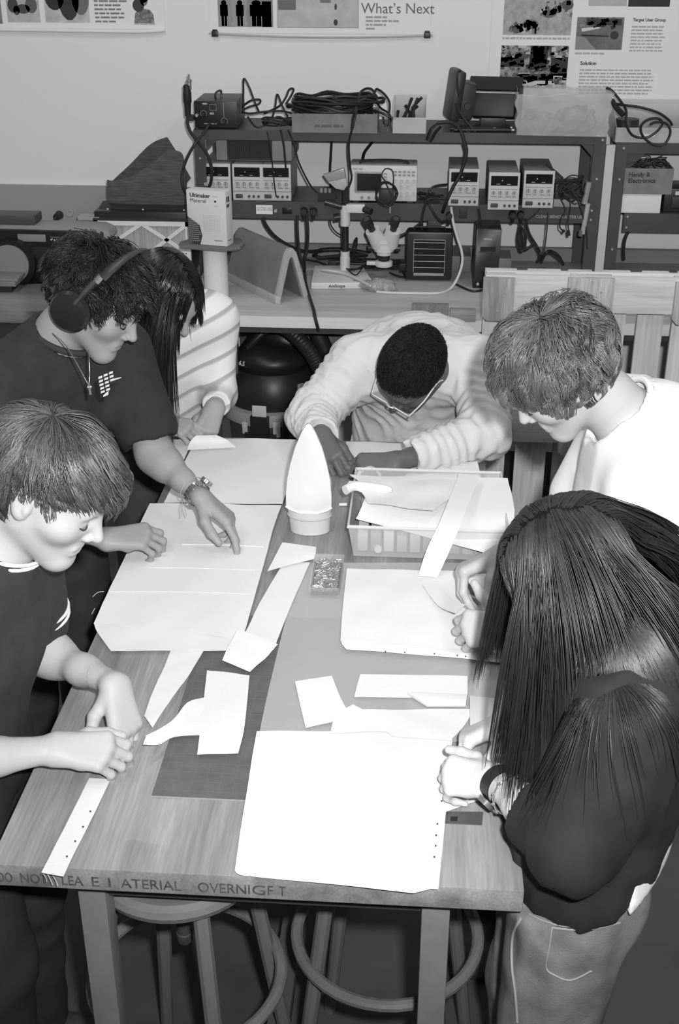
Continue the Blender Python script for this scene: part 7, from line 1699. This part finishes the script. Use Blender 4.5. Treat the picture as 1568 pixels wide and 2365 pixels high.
Ld = lambda *p: V(JD['head'] + RD @ np.array(p))
t = thing('eyeglasses', 'clear framed eyeglasses on the bowed person', 'glasses', tuple(Ld(0, .1, 0)))
gm = M(.72, .15, alpha=.85)
for s_ in (-1, 1):
    rim = [(s_ * (.036 + .027 * (1 if math.cos(a) > 0 else -1) * abs(math.cos(a)) ** .55), .118 - .004, .000 + .021 * (1 if math.sin(a) > 0 else -1) * abs(math.sin(a)) ** .55) for a in [2 * math.pi * i / 28 + .05 for i in range(28)]]
    G().tube([Ld(*p) for p in rim], .0022, 8, closed=True).build('rim', gm, t)
    G().tube([Ld(s_ * .064, .112, .010), Ld(s_ * .078, .06, .010), Ld(s_ * .082, .0, .008), Ld(s_ * .084, -.018, -.012)], .0022, 8, smooth=4).build('temple', gm, t)
    g = G(); vs = [g.bm.verts.new(Ld(p[0], p[1], p[2])) for p in rim]; g.bm.faces.new(vs); g.build('lens', M(.9, .05, alpha=.15), t, smooth=False)
G().tube([Ld(-.011, .116, .006), Ld(0, .119, .010), Ld(.011, .116, .006)], .0022, 8, smooth=3).build('bridge', gm, t)

# print on the dark t-shirt
g = G()
cz = V(*(-0.6632, 2.375, 1.395)); ux = V(.62, -.20, .04).normalized() if False else V(.75, .62, .0).normalized(); uz = V(.25, -.2, .95)
fm_ = frame(cz, ux, uz)
lf = [(-.020, .018), (-.010, .028), (-.006, .018), (.004, .026), (.010, .012), (.014, -.004), (.010, -.020), (.000, -.030), (-.004, -.020), (-.014, -.012), (-.018, .002)]
for i in range(5):
    z_ = .020 - i * .010; wd = (.022, .030, .032, .024, .012)[i]
    for k in range(3 if i < 3 else 2):
        g.bm.faces.new([g.bm.verts.new(fm_ @ V(-.018 + k * .012 + i * .002, z_ + (k - 1) * .003, .002)), g.bm.verts.new(fm_ @ V(-.009 + k * .012 + i * .002, z_ + (k - .6) * .003, .002)), g.bm.verts.new(fm_ @ V(-.009 + k * .012 + i * .002, z_ + .006 + (k - .6) * .003, .002)), g.bm.verts.new(fm_ @ V(-.018 + k * .012 + i * .002, z_ + .006 + (k - 1) * .003, .002))])
for a, b in (((.018, .004), (.036, .007)), ((-.004, -.034), (.008, -.022))):
    g.bm.faces.new([g.bm.verts.new(fm_ @ V(a[0], a[1], .002)), g.bm.verts.new(fm_ @ V(b[0], a[1] + .003, .002)), g.bm.verts.new(fm_ @ V(b[0], b[1] + .002, .002)), g.bm.verts.new(fm_ @ V(a[0], a[1] + .005, .002))])
g.build('chest_print', M(.65, .8), pB, smooth=False)
# jeans: waistband, pocket and side seam lie on the cloth
from mathutils.bvhtree import BVHTree
def onto(o, pts, off=.0015):
    t_ = BVHTree.FromPolygons([v.co for v in o.data.vertices], [p.vertices for p in o.data.polygons]); out = []
    for p in spline(pts, 5):
        hit, nn, _, _ = t_.ray_cast(V(0, 0, 2.30), (p - V(0, 0, 2.30)).normalized())
        if hit is not None: out.append(hit + nn * off)
    return out
jl = M(.36, .85)
for nm, pts, r_ in (('waistband_seam', [(0.2071, 1.5, 0.8193), (0.2422, 1.5, 0.8026), (0.2918, 1.5, 0.8004), (0.3382, 1.5, 0.8285), (0.3737, 1.5, 0.874)], .0014),
                    ('pocket_seam', [(0.2471, 1.5, 0.7934), (0.2994, 1.5, 0.7932), (0.3538, 1.5, 0.8124)], .0016),
                    ('pocket_seam', [(0.2471, 1.5, 0.7934), (0.2461, 1.5, 0.7515), (0.244, 1.5, 0.7047), (0.2583, 1.5, 0.6876), (0.2866, 1.5, 0.6777), (0.3191, 1.5, 0.7023)], .0014),
                    ('side_seam', [(0.1956, 1.5, 0.8109), (0.1847, 1.5, 0.7715), (0.1877, 1.5, 0.7025), (0.1981, 1.5, 0.6319), (0.2051, 1.5, 0.5695)], .0026)):
    L_ = onto(trF, pts)
    if len(L_) > 3: G().tube(L_, r_, 6).build(nm, jl, pF)
L_ = onto(trF, [(0.2423, 1.5, 0.8369), (0.2451, 1.5, 0.8371), (0.2481, 1.5, 0.8354)])
if L_: G().ball(L_[0], .0055, 10).build('rivet', M(.6, .3, .7), pF)
